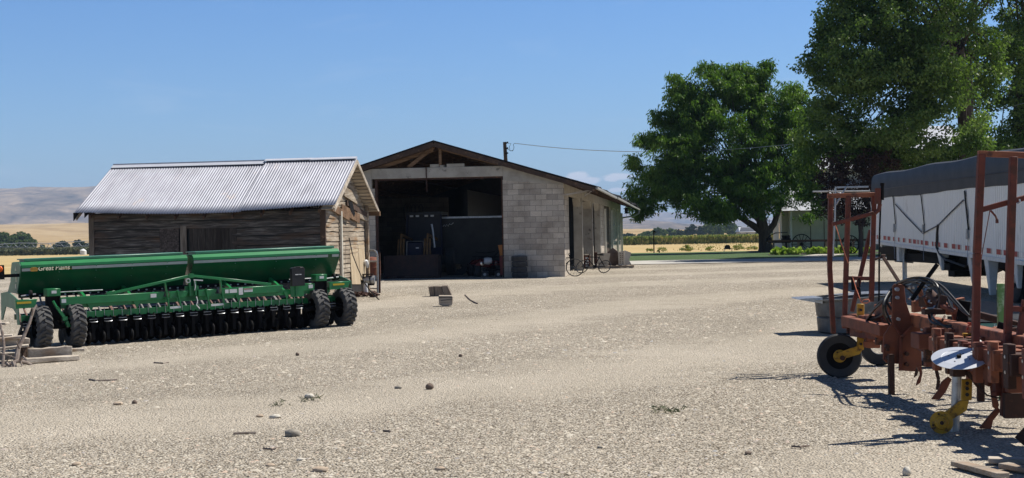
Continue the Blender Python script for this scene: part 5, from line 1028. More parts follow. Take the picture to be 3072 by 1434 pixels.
# bicycles
MT['panel_'] = mat('dull_dark_rim', (.10, .10, .10), (.06, .06, .06), 9, .5, .2, 0)
def bicycle(label, base, rz, lean, wr=.30):
    t_ = thing('bicycle', label, 'bicycle', base, rz, 'bicycles by the garage side wall'); t_.rotation_euler = (lean, 0, rz)
    def whl(x):
        m = MB(); m.lathe([(wr + .012 * math.cos(a), .016 * math.sin(a)) for a in [k * math.pi / 4 for k in range(8)]], (x, 0, wr), (0, 1, 0), 36, closed=True); w_ = m.build('wheel', MT['black_pl'], t_)
        m = MB(); m.lathe([(wr - .012, -.012), (wr - .012, .012), (wr - .025, 0)], (x, 0, wr), (0, 1, 0), 36, closed=True); m.cyl((x, -.04, wr), (x, .04, wr), .022)
        for k in range(14): a = k * math.pi / 7; m.tube([(x, .02 * (-1) ** k, wr), (x + (wr - .02) * math.cos(a), 0, wr + (wr - .02) * math.sin(a))], .003, 4)
        m.build('rim', MT['panel_'], w_)
    whl(-.5); whl(.5)
    m = MB(); bb_ = (-.06, 0, .28); sd_, hd = (-.18, 0, .68), (.32, 0, .70)
    for a, b_ in ((bb_, sd_), (sd_, hd), (bb_, (.34, 0, .62)), ((-.5, 0, wr), bb_), ((-.5, 0, wr), sd_), ((.5, 0, wr), (.33, 0, .62)), ((.33, 0, .62), (.29, 0, .82))): m.tube([a, b_], .017, 7)
    m.build('frame', MT['black'], t_)
    m = MB(); m.tube([(.30, -.28, .86), (.28, -.1, .84), (.28, .1, .84), (.30, .28, .86)], .014, 6); m.build('handlebar', MT['panel_'], t_)
    m = MB(); m.prism([(-.14, 0), (.12, .02), (.12, .04), (-.14, .06)], (-.2, -.05, .76), (1, 0, 0), (0, 0, 1), (0, .1, 0)); m.tube([(-.18, 0, .66), (-.2, 0, .78)], .013, 6); m.build('saddle', MT['black_pl'], t_)
    m = MB(); m.lathe([(0, -.02), (.09, -.02), (.09, -.01), (0, -.01)], bb_, (0, 1, 0), 18); m.tube([(-.06, -.06, .28), (.05, -.06, .16)], .01, 5); m.tube([(-.06, .06, .28), (-.17, .06, .40)], .01, 5); m.build('crankset', MT['panel_'], t_)
q = G(1728, 829); bicycle('bicycle whose large wheel faces the camera at the garage corner', (q.x - .52, q.y + .1, q.z), R(4), R(-8), .33)
q = G(1757, 822); bicycle('bicycle fallen against the pillar, its wheel behind the upright one', (q.x + .3, q.y + .8, q.z + .02), R(150), R(26), .27)
# pallet with boxes
YP2 = 65.0; q = G(1835, 805)
pal = thing('pallet', 'weathered wooden pallet carrying old boxes beside the garage', 'pallet', (q.x, q.y + .5, q.z), R(-6))
m = MB()
for y in (-.45, 0, .45): m.bb(-1.05, 1.05, y - .05, y + .05, .02, .10)
for k in range(8): x = -.98 + k * .28; m.bb(x - .07, x + .07, -.5, .5, .102, .125)
for x in (-.9, 0, .9): m.bb(x - .06, x + .06, -.5, .5, 0, .018)
m.build('deck', MT['greywood'], pal)
def onpal(name, label, cat, x, y, z=.127, rz=0):
    v = rootmat(pal) @ Vector((x, y, z)); return thing(name, label, cat, v, R(-6) + rz)
MT['card'] = mat('pale_weathered_board', (.55, .50, .42), (.44, .39, .32), 5, .9, 0, .2, wear=(.2, .13, .09), wpos=.72)
MT['card_d'] = mat('dull_brown_board', (.20, .15, .12), (.13, .10, .085), 6, .9)
t_ = onpal('drawer_crate', 'reddish slatted crate at the left end of the pallet', 'crate', -1.15, -.1, 0)
m = MB()
for k in range(5): m.bb(-.22, .22, -.25, .25, .06 + k * .11, .14 + k * .11)
m.bb(-.20, .20, -.23, .23, .0, .60); m.build('boards', MT['redwood'], t_)
m = MB(); m.bb(-.24, .24, -.27, .27, .605, .64); m.build('lid', MT['plank'], t_)
m = MB()
for k in range(4): m.bb(.02, .17, -.262, -.252, .07 + k * .125, .145 + k * .125)
m.build('label_plates', MT['white_p'], t_)
t_ = onpal('feed_hopper', 'tapered tan box with a tilted pale panel on the middle of the pallet', 'box', -.42, -.1)
m = MB(); m.prism([(-.16, 0), (.32, 0), (.42, .55), (-.16, .60)], (0, -.3, 0), (1, 0, 0), (0, 0, 1), (0, .02, 0)); m.build('front_panel', MT['card'], t_)
m = MB(); m.prism([(-.30, 0), (-.20, 0), (-.17, .60), (-.32, .62)], (0, -.32, 0), (1, 0, 0), (0, 0, 1), (0, .6, 0)); m.bb(-.17, .3, .2, .24, 0, .5); m.build('side_panel', MT['rust_dk'], t_)
m = MB(); m.bb(-.14, .24, -.33, -.305, .10, .125); m.build('slat', MT['card_d'], t_)
t_ = onpal('wooden_gable_box', 'dull brown peaked box standing behind the tilted pale panel', 'box', .02, .25)
m = MB(); m.prism([(-.30, 0), (.42, 0), (.30, .62), (.08, .80), (-.16, .60)], (0, -.12, 0), (1, 0, 0), (0, 0, 1), (0, .3, 0)); m.build('body', MT['card_d'], t_)
t_ = onpal('perforated_box', 'pale box with rusty perforated face at the right end of the pallet', 'box', .58, -.1)
m = MB(); m.prism([(-.22, 0), (.06, 0), (.06, .66), (-.24, .60)], (0, -.28, 0), (1, 0, 0), (0, 0, 1), (0, .5, 0)); m.build('body', MT['card'], t_)
m = MB(); m.prism([(.065, .0), (.36, .03), (.26, .22), (.36, .56), (.065, .68)], (0, -.26, 0), (1, .25, 0), (0, 0, 1), (0, .03, 0)); m.build('flap', MT['conc_l'], t_)
m = MB(); rg = random.Random(8)
for i in range(12): m.box((-.13 + (i % 2) * .09 + rg.uniform(-.01, .01), -.283, .1 + (i // 2) * .085), (.035, .008, .035), ry=.5)
m.build('holes', MT['rust_dk'], t_)
# feeder hanging at the far eave
q = P(1879, 630, 94.4); t_ = thing('hanging_feeder', 'small black lantern-shaped feeder hanging from the far garage eave', 'bird feeder', q)
m = MB(); m.lathe([(0, .17), (.10, .13), (.22, .08), (.22, .06), (0, .06)], (0, 0, 0), (0, 0, 1), 16); m.lathe([(0, -.24), (.14, -.24), (.14, -.2), (0, -.2)], (0, 0, 0), (0, 0, 1), 12); m.tube([(0, 0, .17), (0, 0, .3)], .012, 5); m.tube([(0, 0, -.24), (0, 0, -.5)], .01, 5); m.build('roof_and_base', MT['black'], t_)
m = MB(); m.lathe([(.10, -.2), (.12, .06)], (0, 0, 0), (0, 0, 1), 14); m.build('body', MT['black_pl'], t_)
# ------------------------------------------------------------------ inside the garage
def gl(x, y, z=0): return rootmat(gar) @ Vector((x, y, z))
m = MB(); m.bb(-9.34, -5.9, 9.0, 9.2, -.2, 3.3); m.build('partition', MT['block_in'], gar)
MT['blue'] = mat('dark_blue_paint', (.005, .009, .035), (.004, .007, .025), 5, .6)
MT['yel_d'] = mat('dark_yellow_arm', (.16, .085, .025), (.10, .055, .02), 8, .7)  # yellow darkened and desaturated overall
MT['rust_in'] = mat('dark_rusty_bucket', (.06, .03, .022), (.035, .022, .018), 5, .8, 0, .4, .004, 40)
MT['dusty_glass'] = mat('grimy_cab_glass', (.012, .013, .018), (.02, .02, .024), 5, .5)
MT['red'] = mat('red_paint', (.20, .012, .012), (.14, .012, .012), 6, .4)
tr_ = thing('loader_tractor', 'dark blue tractor with yellow loader arms and rusty bucket inside the garage', 'tractor', gl(-5.95, 3.2, -.05), GR)
m = MB(); m.prism([(-1.05, .12), (1.05, .12), (1.05, .95), (-1.05, .92)], (0, -2.55, 0), (1, 0, 0), (0, .25, 1), (0, .03, 0)); m.bb(-1.06, -1.02, -2.5, -1.9, .05, .9); m.bb(1.02, 1.06, -2.5, -1.9, .05, .9); m.bb(-1.05, 1.05, -2.55, -1.9, .05, .09); m.build('bucket', MT['rust_in'], tr_)
m = MB(); m.bb(-1.05, 1.08, -2.62, -2.5, -.02, .10); m.build('cutting_edge', MT['rust_dk'], tr_)
for s in (-1, 1):
    m = MB(); m.beam((s * .52, -1.9, .5), (s * .52, -1.6, 1.75), .07, .12); m.beam((s * .52, -1.55, 1.70), (s * .52, .6, 1.5), .07, .10); m.build('loader_arm', MT['yel_d'], tr_)
    m = MB(); m.cyl((s * .40, -1.95, .55), (s * .42, -1.68, 1.55), .045); m.cyl((s * .64, -1.95, .55), (s * .62, -1.68, 1.55), .035); m.build('cylinder', MT['yel_d'], tr_)
m = MB(); m.bb(-.31, .31, -1.5, .4, .55, 1.42); m.build('hood', MT['blue'], tr_, bevel=.03)
m = MB(); m.tube([(-.36, -1.54, .6), (-.32, -1.54, 1.46), (.32, -1.54, 1.46), (.36, -1.54, .6)], .02, 6); m.build('brush_guard', MT['galv'], tr_)
m = MB(); m.bb(.02, .14, -1.512, -1.505, 1.18, 1.22); m.build('badge', MT['sticker'], tr_)
cb_ = MB(); cb_.bb(-.72, .72, .3, 1.9, 2.50, 2.62); cab = cb_.build('cab_roof', MT['black_pl'], tr_)
m = MB()
for x in (-.68, .68):
    for y in (.4, 1.8): m.beam((x * 1.05, y, 1.2), (x, y, 2.5), .07)
m.bb(-.7, .7, .3, 1.9, .9, 1.2); m.build('cab_frame', MT['blue'], tr_)
m = MB(); m.bb(-.64, .64, .42, .43, 1.2, 2.5); m.build('windscreen', MT['dusty_glass'], tr_)
for x in (-.48, -.24, .12, .36): m = MB(); m.box((x, .27, 2.46), (.13, .05, .07)); m.build('work_lamp', MT['sticker'], cab)
for s in (-1, 1):
    m = MB(); m.lathe([(.3, -.2), (.72, -.22), (.80, -.16), (.80, .16), (.72, .22), (.3, .2)], (s * .95, 1.5, .80), (1, 0, 0), 28, closed=True); m.build('rear_wheel', MT['tyre'], tr_)
    m = MB(); m.lathe([(.15, -.12), (.38, -.13), (.42, -.1), (.42, .1), (.38, .13), (.15, .12)], (s * .72, -.9, .42), (1, 0, 0), 24, closed=True); m.build('front_wheel', MT['tyre'], tr_)
m = MB(); m.tube([(.66, -1.0, 1.2), (.60, -1.0, 1.9), (.56, -1.0, 2.12)], .04, 8); m.build('exhaust_pipe', MT['galv'], tr_)
t_ = thing('hose_coil', 'dark hoses hung in loops on the block partition above the tractor', 'hose', gl(-7.4, 8.9, 2.6), GR); m = MB()
for k in range(5): m.tube([(-.35 + k * .17 + .09 * math.cos(a), -.02 - .01 * k, .05 + .35 * math.sin(a)) for a in [i * math.pi / 8 for i in range(17)]], .022, 6)
m.build('loops', MT['black_pl'], t_)
MT['panel'] = mat('dull_grey_panel', (.030, .030, .028), (.015, .015, .015), 2, .5, .3, .1)
bt = thing('box_trailer', 'dark grey box trailer with a pale top rail parked inside the garage', 'trailer', gl(-2.3, 4.0, 0), GR + R(0))
m = MB(); m.prism([(-3.2, .45), (0, .45), (0, 2.3), (-3.2, 2.3)], (0, 0, 0), (1, -1.6 * 0 + 1.9 * -.0, 0), (0, 0, 1), (0, .05, 0)); m.bb(-3.2, 0, .05, 2.2, .45, 2.25); m.build('body', MT['panel'], bt)
m = MB(); m.beam((-3.22, -.03, 2.33), (.02, -.03, 2.33), .05, .07); m.build('top_rail', MT['galv'], bt)
m = MB(); m.tube([(-2.95, -.02, 1.98), (-2.9, -.02, 2.04), (-2.85, -.02, 1.98), (-2.8, -.02, 2.05), (-2.74, -.02, 1.99), (-2.68, -.02, 2.08), (-2.62, -.02, 2.04), (-2.52, -.02, 2.12)], .012, 4); m.build('brand_mark', MT['sticker'], bt)
for x in (-2.4, -.9):
    m = MB(); m.lathe([(.12, -.1), (.36, -.1), (.38, 0), (.36, .1), (.12, .1)], (x, .4, .35), (0, 1, 0), 24, closed=True); m.build('wheel', MT['tyre'], bt)
qd = thing('quad_bike', 'red quad bike with black racks facing out of the garage', 'quad bike', gl(-3.35, 2.4, -.05), GR + R(20))
for sx in (-1, 1):
    for y in (-.55, .6):
        m = MB(); m.lathe([(.08, -.1), (.24, -.12), (.29, -.06), (.29, .06), (.24, .12), (.08, .1)], (sx * .42, y, .28), (1, 0, 0), 24, closed=True); m.build('wheel', MT['tyre'], qd)
m = MB(); m.prism([(-.55, .52), (-.32, .66), (.32, .66), (.55, .52), (.5, .48), (-.5, .48)], (0, -.85, 0), (1, 0, 0), (0, 0, 1), (0, .55, 0)); m.prism([(-.5, .52), (-.32, .68), (.32, .68), (.5, .52)], (0, .3, 0), (1, 0, 0), (0, 0, 1), (0, .55, 0)); m.bb(-.16, .16, -.4, .4, .4, .72); m.build('bodywork', MT['red'], qd)
m = MB()
for y0 in (-.9, .35):
    for k in range(5): m.tube([(-.42, y0 + k * .12, .80), (.42, y0 + k * .12, .80)], .012, 5)
    for x in (-.42, .42): m.tube([(x, y0, .80), (x, y0 + .48, .80)], .014, 5); m.tube([(x * .6, y0 + .24, .8), (x * .6, y0 + .24, .62)], .012, 5)
m.tube([(-.38, -.1, 1.0), (0, -.2, .95), (.38, -.1, 1.0)], .015, 6); m.build('rack', MT['black'], qd)
m = MB(); m.lathe([(0, 0), (.06, 0), (.075, -.03), (.0, -.035)], (-.28, -.86, .56), (0, 1, 0), 16); m.build('headlight', MT['chrome'], qd)
m = MB(); m.lathe([(0, 0), (.06, 0), (.075, -.03), (.0, -.035)], (.28, -.86, .56), (0, 1, 0), 16); m.build('headlight', MT['chrome'], qd)
mw = thing('push_mower', 'small wheeled machine with a white drum beside the red cabinet', 'machine', gl(-2.95, 1.2, -.05), GR)
m = MB(); m.lathe([(0, -.16), (.12, -.14), (.14, 0), (.12, .14), (0, .16)], (-.10, 0, .66), (1, .3, 0), 20); m.build('drum', MT['white_p'], mw)
m = MB(); m.bb(-.3, .45, -.1, .25, .28, .36); m.tube([(.12, 0, .35), (.1, .1, .8), (.42, .2, 1.12), (.55, .2, 1.1)], .018, 6); m.tube([(0, -.1, .55), (.55, -.1, .62)], .015, 5); m.build('frame', MT['black'], mw)
for x in (-.2, .32): m = MB(); m.lathe([(.05, -.04), (.13, -.05), (.15, 0), (.13, .05), (.05, .04)], (x, -.15, .15), (0, 1, 0), 20, closed=True); w_ = m.build('wheel', MT['tyre'], mw); m = MB(); m.cyl((x, -.2, .15), (x, -.1, .15), .055); m.build('rim', MT['galv'], w_)
rc = thing('red_cabinet', 'narrow red cabinet with an orange top leaning at the right door jamb', 'cabinet', gl(-2.42, .75, -.05), GR)
m = MB(); m.prism([(-.10, .12), (.2, .12), (.2, .82), (-.12, .85)], (0, 0, 0), (1, 0, 0), (0, 0, 1), (0, .35, 0)); m.build('body', MT['red'], rc)
m = MB(); m.prism([(-.10, .86), (.2, .9), (.2, 1.28), (-.17, 1.26)], (0, 0, 0), (1, 0, 0), (0, 0, 1), (0, .3, 0)); m.build('top_box', mat('orange_paint', (.55, .2, .03), (.42, .15, .03), 6, .5), rc)
for x in (-.07, .15): m = MB(); m.tube([(x, .1, .0), (x, .1, .14)], .02, 6); m.build('leg', MT['black'], rc)
# ------------------------------------------------------------------ white grain trailer at the right
TA = P(2625, 724, 44.0); TB = P(3072, 786, 30.0)
gt = thing('grain_trailer', 'white ribbed grain trailer with a black tarp roof at the right', 'trailer', (TA.x, TA.y, float(tz(TA.x, TA.y))))
def TS(u, dz=0, dx=0): q = TA.lerp(TB, u); return Vector((q.x + dx, q.y, q.z + dz))
def uat(px):
    k = (px - 1536) / F; d = TB - TA; return (k * TA.y - TA.x) / (d.x - k * d.y)
U1 = 1.20; ZE = 2.60
def rib_shading(m):  # multiplies rib groove shading into the base colour as darker stripes
    t = m.node_tree; b = [q for q in t.nodes if q.type == 'BSDF_PRINCIPLED'][0]; l = b.inputs['Base Color'].links[0].from_socket; tc = t.nodes.new('ShaderNodeTexCoord'); sx = t.nodes.new('ShaderNodeSeparateXYZ'); t.links.new(tc.outputs['Object'], sx.inputs[0])
    a_ = t.nodes.new('ShaderNodeMath'); a_.operation = 'MULTIPLY'; a_.inputs[1].default_value = -2 * math.pi / .15; t.links.new(sx.outputs[1], a_.inputs[0]); s_ = t.nodes.new('ShaderNodeMath'); s_.operation = 'SINE'; t.links.new(a_.outputs[0], s_.inputs[0])
    t.links.new(mixc(t, 1, l, ramp(t, s_.outputs[0], [(.05, (1, 1, 1)), (.5, (.80, .79, .77))]), 'MULTIPLY'), b.inputs['Base Color'])
MT['trailer'] = mat('white_ribbed_side', (.88, .86, .81), (.82, .80, .75), .7, .5, 0, .1, .003, 12, wear=(.66, .62, .55), wpos=.70, wscale=1.6, stretch=(1, 1, .4))
rib_shading(MT['trailer']); n_ = 900; V = []
for j, zz in enumerate((0, .5, 1)):
    for i in range(n_ + 1):
        u = U1 * i / n_; q = TS(u); top = ZE + .12; rib = .020 * (1 if math.sin(2 * math.pi * u * 14 / .15) > .1 else -1)
        V.append((q.x + rib, q.y, q.z * (1 - zz) + top * zz))
i = (np.arange(2)[:, None] * (n_ + 1) + np.arange(n_)[None]).ravel()
V = np.array(V) - np.array(gt.location); npmesh('side_wall', V, np.stack([i, i + 1, i + n_ + 2, i + n_ + 1], 1), MT['trailer'], gt)
m = MB(world=True); q0, q1 = TS(0), TS(U1)
m.add([q0 + Vector((.02, 0, 0)), q0 + Vector((2.5, 0, 0)), Vector((q0.x + 2.5, q0.y, 2.7)), Vector((q0.x + .02, q0.y, 2.7)), q1 + Vector((.02, 0, 0)), q1 + Vector((2.5, 0, 0)), Vector((q1.x + 2.5, q1.y, 2.7)), Vector((q1.x + .02, q1.y, 2.7))], [(0, 1, 2, 3), (4, 7, 6, 5), (1, 5, 6, 2), (0, 4, 5, 1)]); m.build('body_shell', MT['trailer'], gt, smooth=False)
m = MB(world=True); m.beam(TS(0, -.02, -.02), TS(U1, -.02, -.02), .07, .09); m.build('bottom_rail', MT['white_p'], gt)
# tarp
m = MB(world=True); V = []; ns = 60
prof_t = [(-.03, 0), (-.05, .18), (-.06, .40), (-.05, .60), (-.01, .72), (.10, .765), (1.25, .80), (2.3, .765), (2.48, .72), (2.53, .6), (2.54, .0)]
for i in range(ns + 1):
    u = -.006 + (U1 + .006) * i / ns; q = TS(u); hump = .03 * math.sin(u * 17)
    for j, (dx, dz) in enumerate(prof_t):
        ed = .006 * math.sin(i * .9) + .015 * math.sin(i * .23) if j == 0 else 0
        V.append((q.x + dx - .012 * math.sin(i * 1.7 + j) * (0 < j < 4), q.y, ZE + dz * (1 if dz < .5 else 1 + hump) + ed))
k = len(prof_t); m.add(V, [(i * k + j, i * k + j + 1, (i + 1) * k + j + 1, (i + 1) * k + j) for i in range(ns) for j in range(k - 1)] + [tuple(range(k - 1, -1, -1))]); m.build('tarp', MT['tarp'], gt)
m = MB(world=True); m.tube([(TS(u).x - .075, TS(u).y, ZE + .27) for u in (0, .3, .6, .9, U1)], .006, 4); m.build('tarp_seam', MT['black_pl'], gt)
# reflective tape
rg = random.Random(2); y = .35; V = []; mi = []; ys_ = [y]
while y < 16.5:
    for l, k in ((rg.choice((.14, .22, .30)), 1), (rg.choice((.10, .12, .16)), 2), (rg.choice((.04, .10, .3)), 0)): y += l; ys_.append(y); mi.append(k)
for y in ys_: p0 = TS(y / 14, .09, -.024); V += [p0, p0 + Vector((0, 0, .115))]
m = MB(world=True); m.add(V, [(2 * i, 2 * i + 2, 2 * i + 3, 2 * i + 1) for i in range(len(mi))])
o = m.build('reflective_tape', MT['trailer'], gt, smooth=False); o.data.materials.append(mat('red_reflective_tape', (.42, .03, .025), (.3, .03, .02), 20, .5)); o.data.materials.append(mat('grey_reflective_tape', (.40, .38, .36), (.5, .42, .36), 20, .5))
for p_, k in zip(o.data.polygons, mi): p_.material_index = k
# straps, hooks and cords on the side
def SP(px, py, dx=-.05):
    u = uat(px); q = TS(u); s = q.y / F; p = P(px, py, q.y); return Vector((q.x + dx, q.y, p.z))
for pts, w_ in (([(2686, 588), (2688, 612), (2692, 672)], .055), ([(2770, 583), (2773, 610), (2779, 676)], .05), ([(2902, 572), (2905, 610), (2912, 690)], .08)):
    m = MB(world=True)
    for a, b_ in zip(pts[:-1], pts[1:]): m.beam(SP(*a), SP(*b_), .012, w_, up=(0, 1, 0))
    st = m.build('strap', MT['black'], gt)
    ex, ey = pts[-1]; m = MB(world=True); m.box(SP(ex - 3, ey + 12, -.06), (.03, .10, .24), rx=.2); m.box(SP(ex - 1, ey + 12, -.075), (.02, .05, .16), rx=.2); m.build('hook', MT['galv'], st)
    m = MB(world=True); m.tube([SP(ex - 2, ey + 24), SP(ex - 4, ey + 60), SP(ex + 2, ey + 105, -.1)], .008, 5); m.build('strap_tail', MT['galv'], st)
for pts in ([(2692, 612), (2730, 655), (2772, 698)], [(2778, 698), (2820, 676)], [(2820, 676), (2860, 636), (2898, 600)]):
    m = MB(world=True); m.tube([SP(*p) for p in pts], .016, 6); m.build('rubber_cord', MT['black_pl'], gt)
m = MB(world=True); m.tube([SP(2820, 674), SP(2817, 700), SP(2815, 742), SP(2824, 762), SP(2840, 778), SP(2870, 800, .2)], .03, 7); m.build('hanging_hose', MT['black_pl'], gt)
# white tapered legs
for a, b_, t0, t1, yb in ((2631, 2644, 2634, 2641, 754), (2806, 2834, 2812, 2833, 812), (2898, 2922, 2907, 2918, 868), (2950, 2983, 2956, 2973, 886), (3036, 3057, 3040, 3051, 866)):
    m = MB(world=True); u = uat((a + b_) / 2); q = TS(u); pts = [P(a, 0, q.y), P(b_, 0, q.y), P(t1, 0, q.y), P(t0, 0, q.y)]; zb = P(a, yb, q.y).z; zt = q.z - .05
    V = [(pts[0].x, q.y, zt), (pts[1].x, q.y, zt), (pts[2].x, q.y, zb), (pts[3].x, q.y, zb)]; V += [(x + .02, y_ + .35 if z > zb + .01 else y_ + .15, z) for x, y_, z in V]
    m.add(V, [(0, 1, 2, 3), (4, 7, 6, 5), (0, 4, 5, 1), (1, 5, 6, 2), (2, 6, 7, 3), (3, 7, 4, 0)]); m.build('side_post', MT['white_p'], gt, bevel=.012)
m = MB(world=True); q = SP(2812, 800, -.06); m.lathe([(0, -.02), (.05, -.02), (.04, -.05), (0, -.06)], (q.x - .02, q.y - .05, q.z), (.4, 1, 0), 16); m.build('marker_lamp', MT['orange_r'], gt)
YL = 41.2
m = MB(world=True); a = P(2696, 735, YL); b_ = P(2722, 786, YL); m.bb(a.x, b_.x, YL, YL + .25, b_.z, a.z); m.build('gear_box', MT['white_p'], gt, bevel=.01)
for px in (2711, 2724):
    zt, zb = P(px, 738, YL).z, float(tz(11, YL)); m = MB(world=True); q = P(px, 760, YL); m.tube([(q.x, YL + (.3 if px > 2715 else 0), zt), (q.x, YL + (.3 if px > 2715 else 0), zb)], .045, 10); m.lathe([(0, 0), (.16, 0), (.16, .03), (0, .05)], (q.x, YL + (.3 if px > 2715 else 0), zb), (0, 0, 1), 16); m.build('landing_leg', MT['galv'], gt)
m = MB(world=True); m.tube([P(2684, 784, YL), P(2740, 788, YL)], .02, 6); m.build('crank', MT['galv'], gt)
# dark undercarriage
m = MB(world=True); x0 = 11.3
for xx in (0, 1.3): m.bb(x0 + xx, x0 + xx + .16, 27, 43.3, .74, .98)
m.bb(x0 - .1, x0 + 2.0, 41.2, 43.6, .92, 1.16); m.build('chassis', MT['black'], gt)
for y0, y1 in ((36.0, 39.4), (31.0, 34.6)):
    m = MB(world=True); xc = 12.1; ym = (y0 + y1) / 2
    m.add([(x0 - .15, y0, 1.0), (x0 + 2.0, y0, 1.0), (x0 + 2.0, y1, 1.08), (x0 - .15, y1, 1.08), (xc - .35, ym - .4, .42), (xc + .35, ym - .4, .42), (xc + .35, ym + .4, .42), (xc - .35, ym + .4, .42)], [(0, 1, 5, 4), (1, 2, 6, 5), (2, 3, 7, 6), (3, 0, 4, 7), (4, 5, 6, 7), (3, 2, 1, 0)]); m.build('discharge_hopper', MT['black'], gt)
m = MB(world=True)
for k in range(3): m.bb(11.0, 11.5, 36.4 - k * .35, 36.9 - k * .35, .78 - k * .16, .93 - k * .16)
m.build('step_box', MT['black'], gt)
for yy in (31.6, 30.2):
    for xx in (11.15, 11.5, 13.0):
        m = MB(world=True); m.lathe([(.2, -.12), (.44, -.14), (.51, -.11), (.52, 0), (.51, .11), (.44, .14), (.2, .12)], (xx, yy, .52), (1, 0, 0), 36, closed=True); w_ = m.build('wheel', MT['tyre'], gt)
        m = MB(world=True); m.lathe([(.24, -.1), (.2, 0), (.1, .02), (.08, -.08), (0, -.09)], (xx, yy, .52), (1, 0, 0), 24); m.build('rim', MT['galv'], w_)
m = MB(world=True); m.bb(11.0, 13.2, 29.1, 29.16, .3, 1.0); m.build('mud_flap', MT['black_pl'], gt)
m = MB(world=True); a = P(2700, 757, 42); m.tube([P(2672, 741, 43.3), P(2683, 748, 43), P(2694, 744, 43)], .012, 5); m.tube([P(2848, 758, 37), P(2862, 775, 37), P(2878, 782, 37), P(2895, 780, 37)], .035, 7); m.build('air_line', MT['galv'], gt)
# small black tanks and timbers under it
t_ = thing('rubber_sheet', 'black rubber sheet lying on the gravel under the trailer', 'sheet', gp(9.6, 26.5)); m = MB(world=True); m.add([gp(8.4, 25.2, .03), gp(10.9, 24.8, .03), gp(11.6, 28.8, .03), gp(9.2, 28.9, .22), gp(8.9, 27.5, .15)], [(0, 1, 2, 3, 4)]); m.build('sheet', MT['black_pl'], t_)
t_ = thing('service_truck_bed', 'dark steel flatbed under the trailer beside the green post', 'flatbed', gp(9.0, 22.0))
q = P(2960, 965, 22.5); m = MB(world=True); m.box(q, (.75, 1.6, .10)); m.build('deck', MT['black'], t_); m = MB(world=True); m.box(q + Vector((0, -.81, -.01)), (.72, .02, .07)); m.build('number_plate', mat('green_plate', (.12, .28, .22), (.1, .25, .2), 8, .5), t_)
text('plate_lettering', 'From BULL', .07, Matrix.Translation(q + Vector((0, -.823, -.01)) - t_.location) @ Matrix.Rotation(R(90), 4, 'X'), MT['sticker'], t_)
m = MB(world=True)
for dx in (-.3, .3):
    for dy in (-.7, .7): m.beam(q + Vector((dx, dy, -.05)), gp(q.x + dx, q.y + dy), .08)
m.build('leg', MT['black'], t_)
# ------------------------------------------------------------------ galvanised stock tank
q = gp(P(2565, 995, 23.6).x, 23.6); tk = thing('stock_tank', 'battered round galvanised stock tank with a flared lip behind the far red rack', 'tank', q)
m = MB(); m.lathe([(0, .01), (.55, .0), (.60, .03), (.615, .25), (.60, .27), (.62, .29), (.64, .50), (.63, .60)], (0, 0, 0), (.0, 0, 1), 40); MT['galv_d'] = mat('stained_zinc', (.17, .175, .18), (.07, .072, .075), 4, .5, .4, .3, .004, 20, wear=(.30, .30, .30), wpos=.64, wscale=5); tank = m.build('tub', MT['galv_d'], tk)
m = MB(); m.lathe([(.60, .58), (.66, .60), (.76, .615), (.76, .605), (.66, .59), (.60, .56)], (0, 0, 0), (-.075, .0, 1), 40); m.prism([(-.98, .57), (-.6, .50), (-.6, .60), (-.95, .585)], (0, -.35, 0), (1, 0, 0), (0, 0, 1), (0, .7, 0)); m.build('lip', MT['galv'], tk)
# ------------------------------------------------------------------ rust red cultivator
cu = thing('cultivator', 'rusty red row cultivator with upright tube racks, hoses and gauge wheels', 'cultivator', gp(4.4, 14.5))
def tb(name, segs, w_, mt_, h_=None, parent=None, bevel=.004):
    m = MB(world=True)
    for a, b_ in segs: m.beam(P(*a), P(*b_), w_, h_ or w_, up=(0, 1, 0))
    return m.build(name, mt_, parent or cu, bevel=bevel)
rk = tb('upright_rack', [((2492, 588, 17.1), (2489, 800, 17.1)), ((2489, 800, 17.1), (2500, 1000, 17.1)), ((2545, 588, 17.0), (2537, 850, 17.0)), ((2537, 850, 17.0), (2533, 985, 17.0)), ((2622, 588, 17.0), (2614, 905, 17.0))], .055, MT['rust'])
tb('top_bar', [((2482, 588, 17.0), (2628, 584, 17.0))], .055, MT['orange_r'], .045, rk)  # orange tone puts sunlight on the red bar into its colour
tb('cross_bar', [((2497, 673, 16.95), (2620, 639, 16.95)), ((2537, 834, 17.0), (2614, 836, 17.0)), ((2612, 690, 17.1), (2556, 935, 17.1))], .045, MT['rust'], .05, rk)
m = MB(world=True); m.beam(P(2633, 565, 16.9), P(2633, 612, 16.9), .06, .05, up=(0, 1, 0)); m.tube([P(2640, 612, 16.9), P(2636, 630, 16.9), P(2624, 640, 16.9)], .025, 8); m.build('bracket', MT['rust'], rk)
m = MB(world=True); m.tube([P(2647, 560, 16.9), P(2642, 610, 16.9), P(2638, 720, 16.9), P(2637, 905, 16.9)], .011, 6); m.tube([P(2647, 553, 16.9), P(2647, 600, 16.9)], .02, 6); m.cyl(P(2647, 549, 16.9), P(2647, 557, 16.9), .025); m.build('marker_rod', MT['black'], rk)
m = MB(world=True); m.tube([P(2507, 560, 17.3), P(2505, 650, 17.3), P(2499, 770, 17.3)], .010, 6); m.tube([P(2438, 575, 17.6), P(2610, 573, 17.6)], .012, 6); m.tube([P(2540, 560, 17.3), P(2508, 614, 17.3)], .011, 6); m.tube([P(2611, 605, 17.0), P(2615, 625, 17.0), P(2613, 690, 17.0), P(2611, 740, 17.0)], .009, 5); m.beam(P(2512, 562, 17.5), P(2604, 560, 17.5), .02, .055, up=(0, 1, 0)); m.build('loose_rods', MT['galv'], rk)
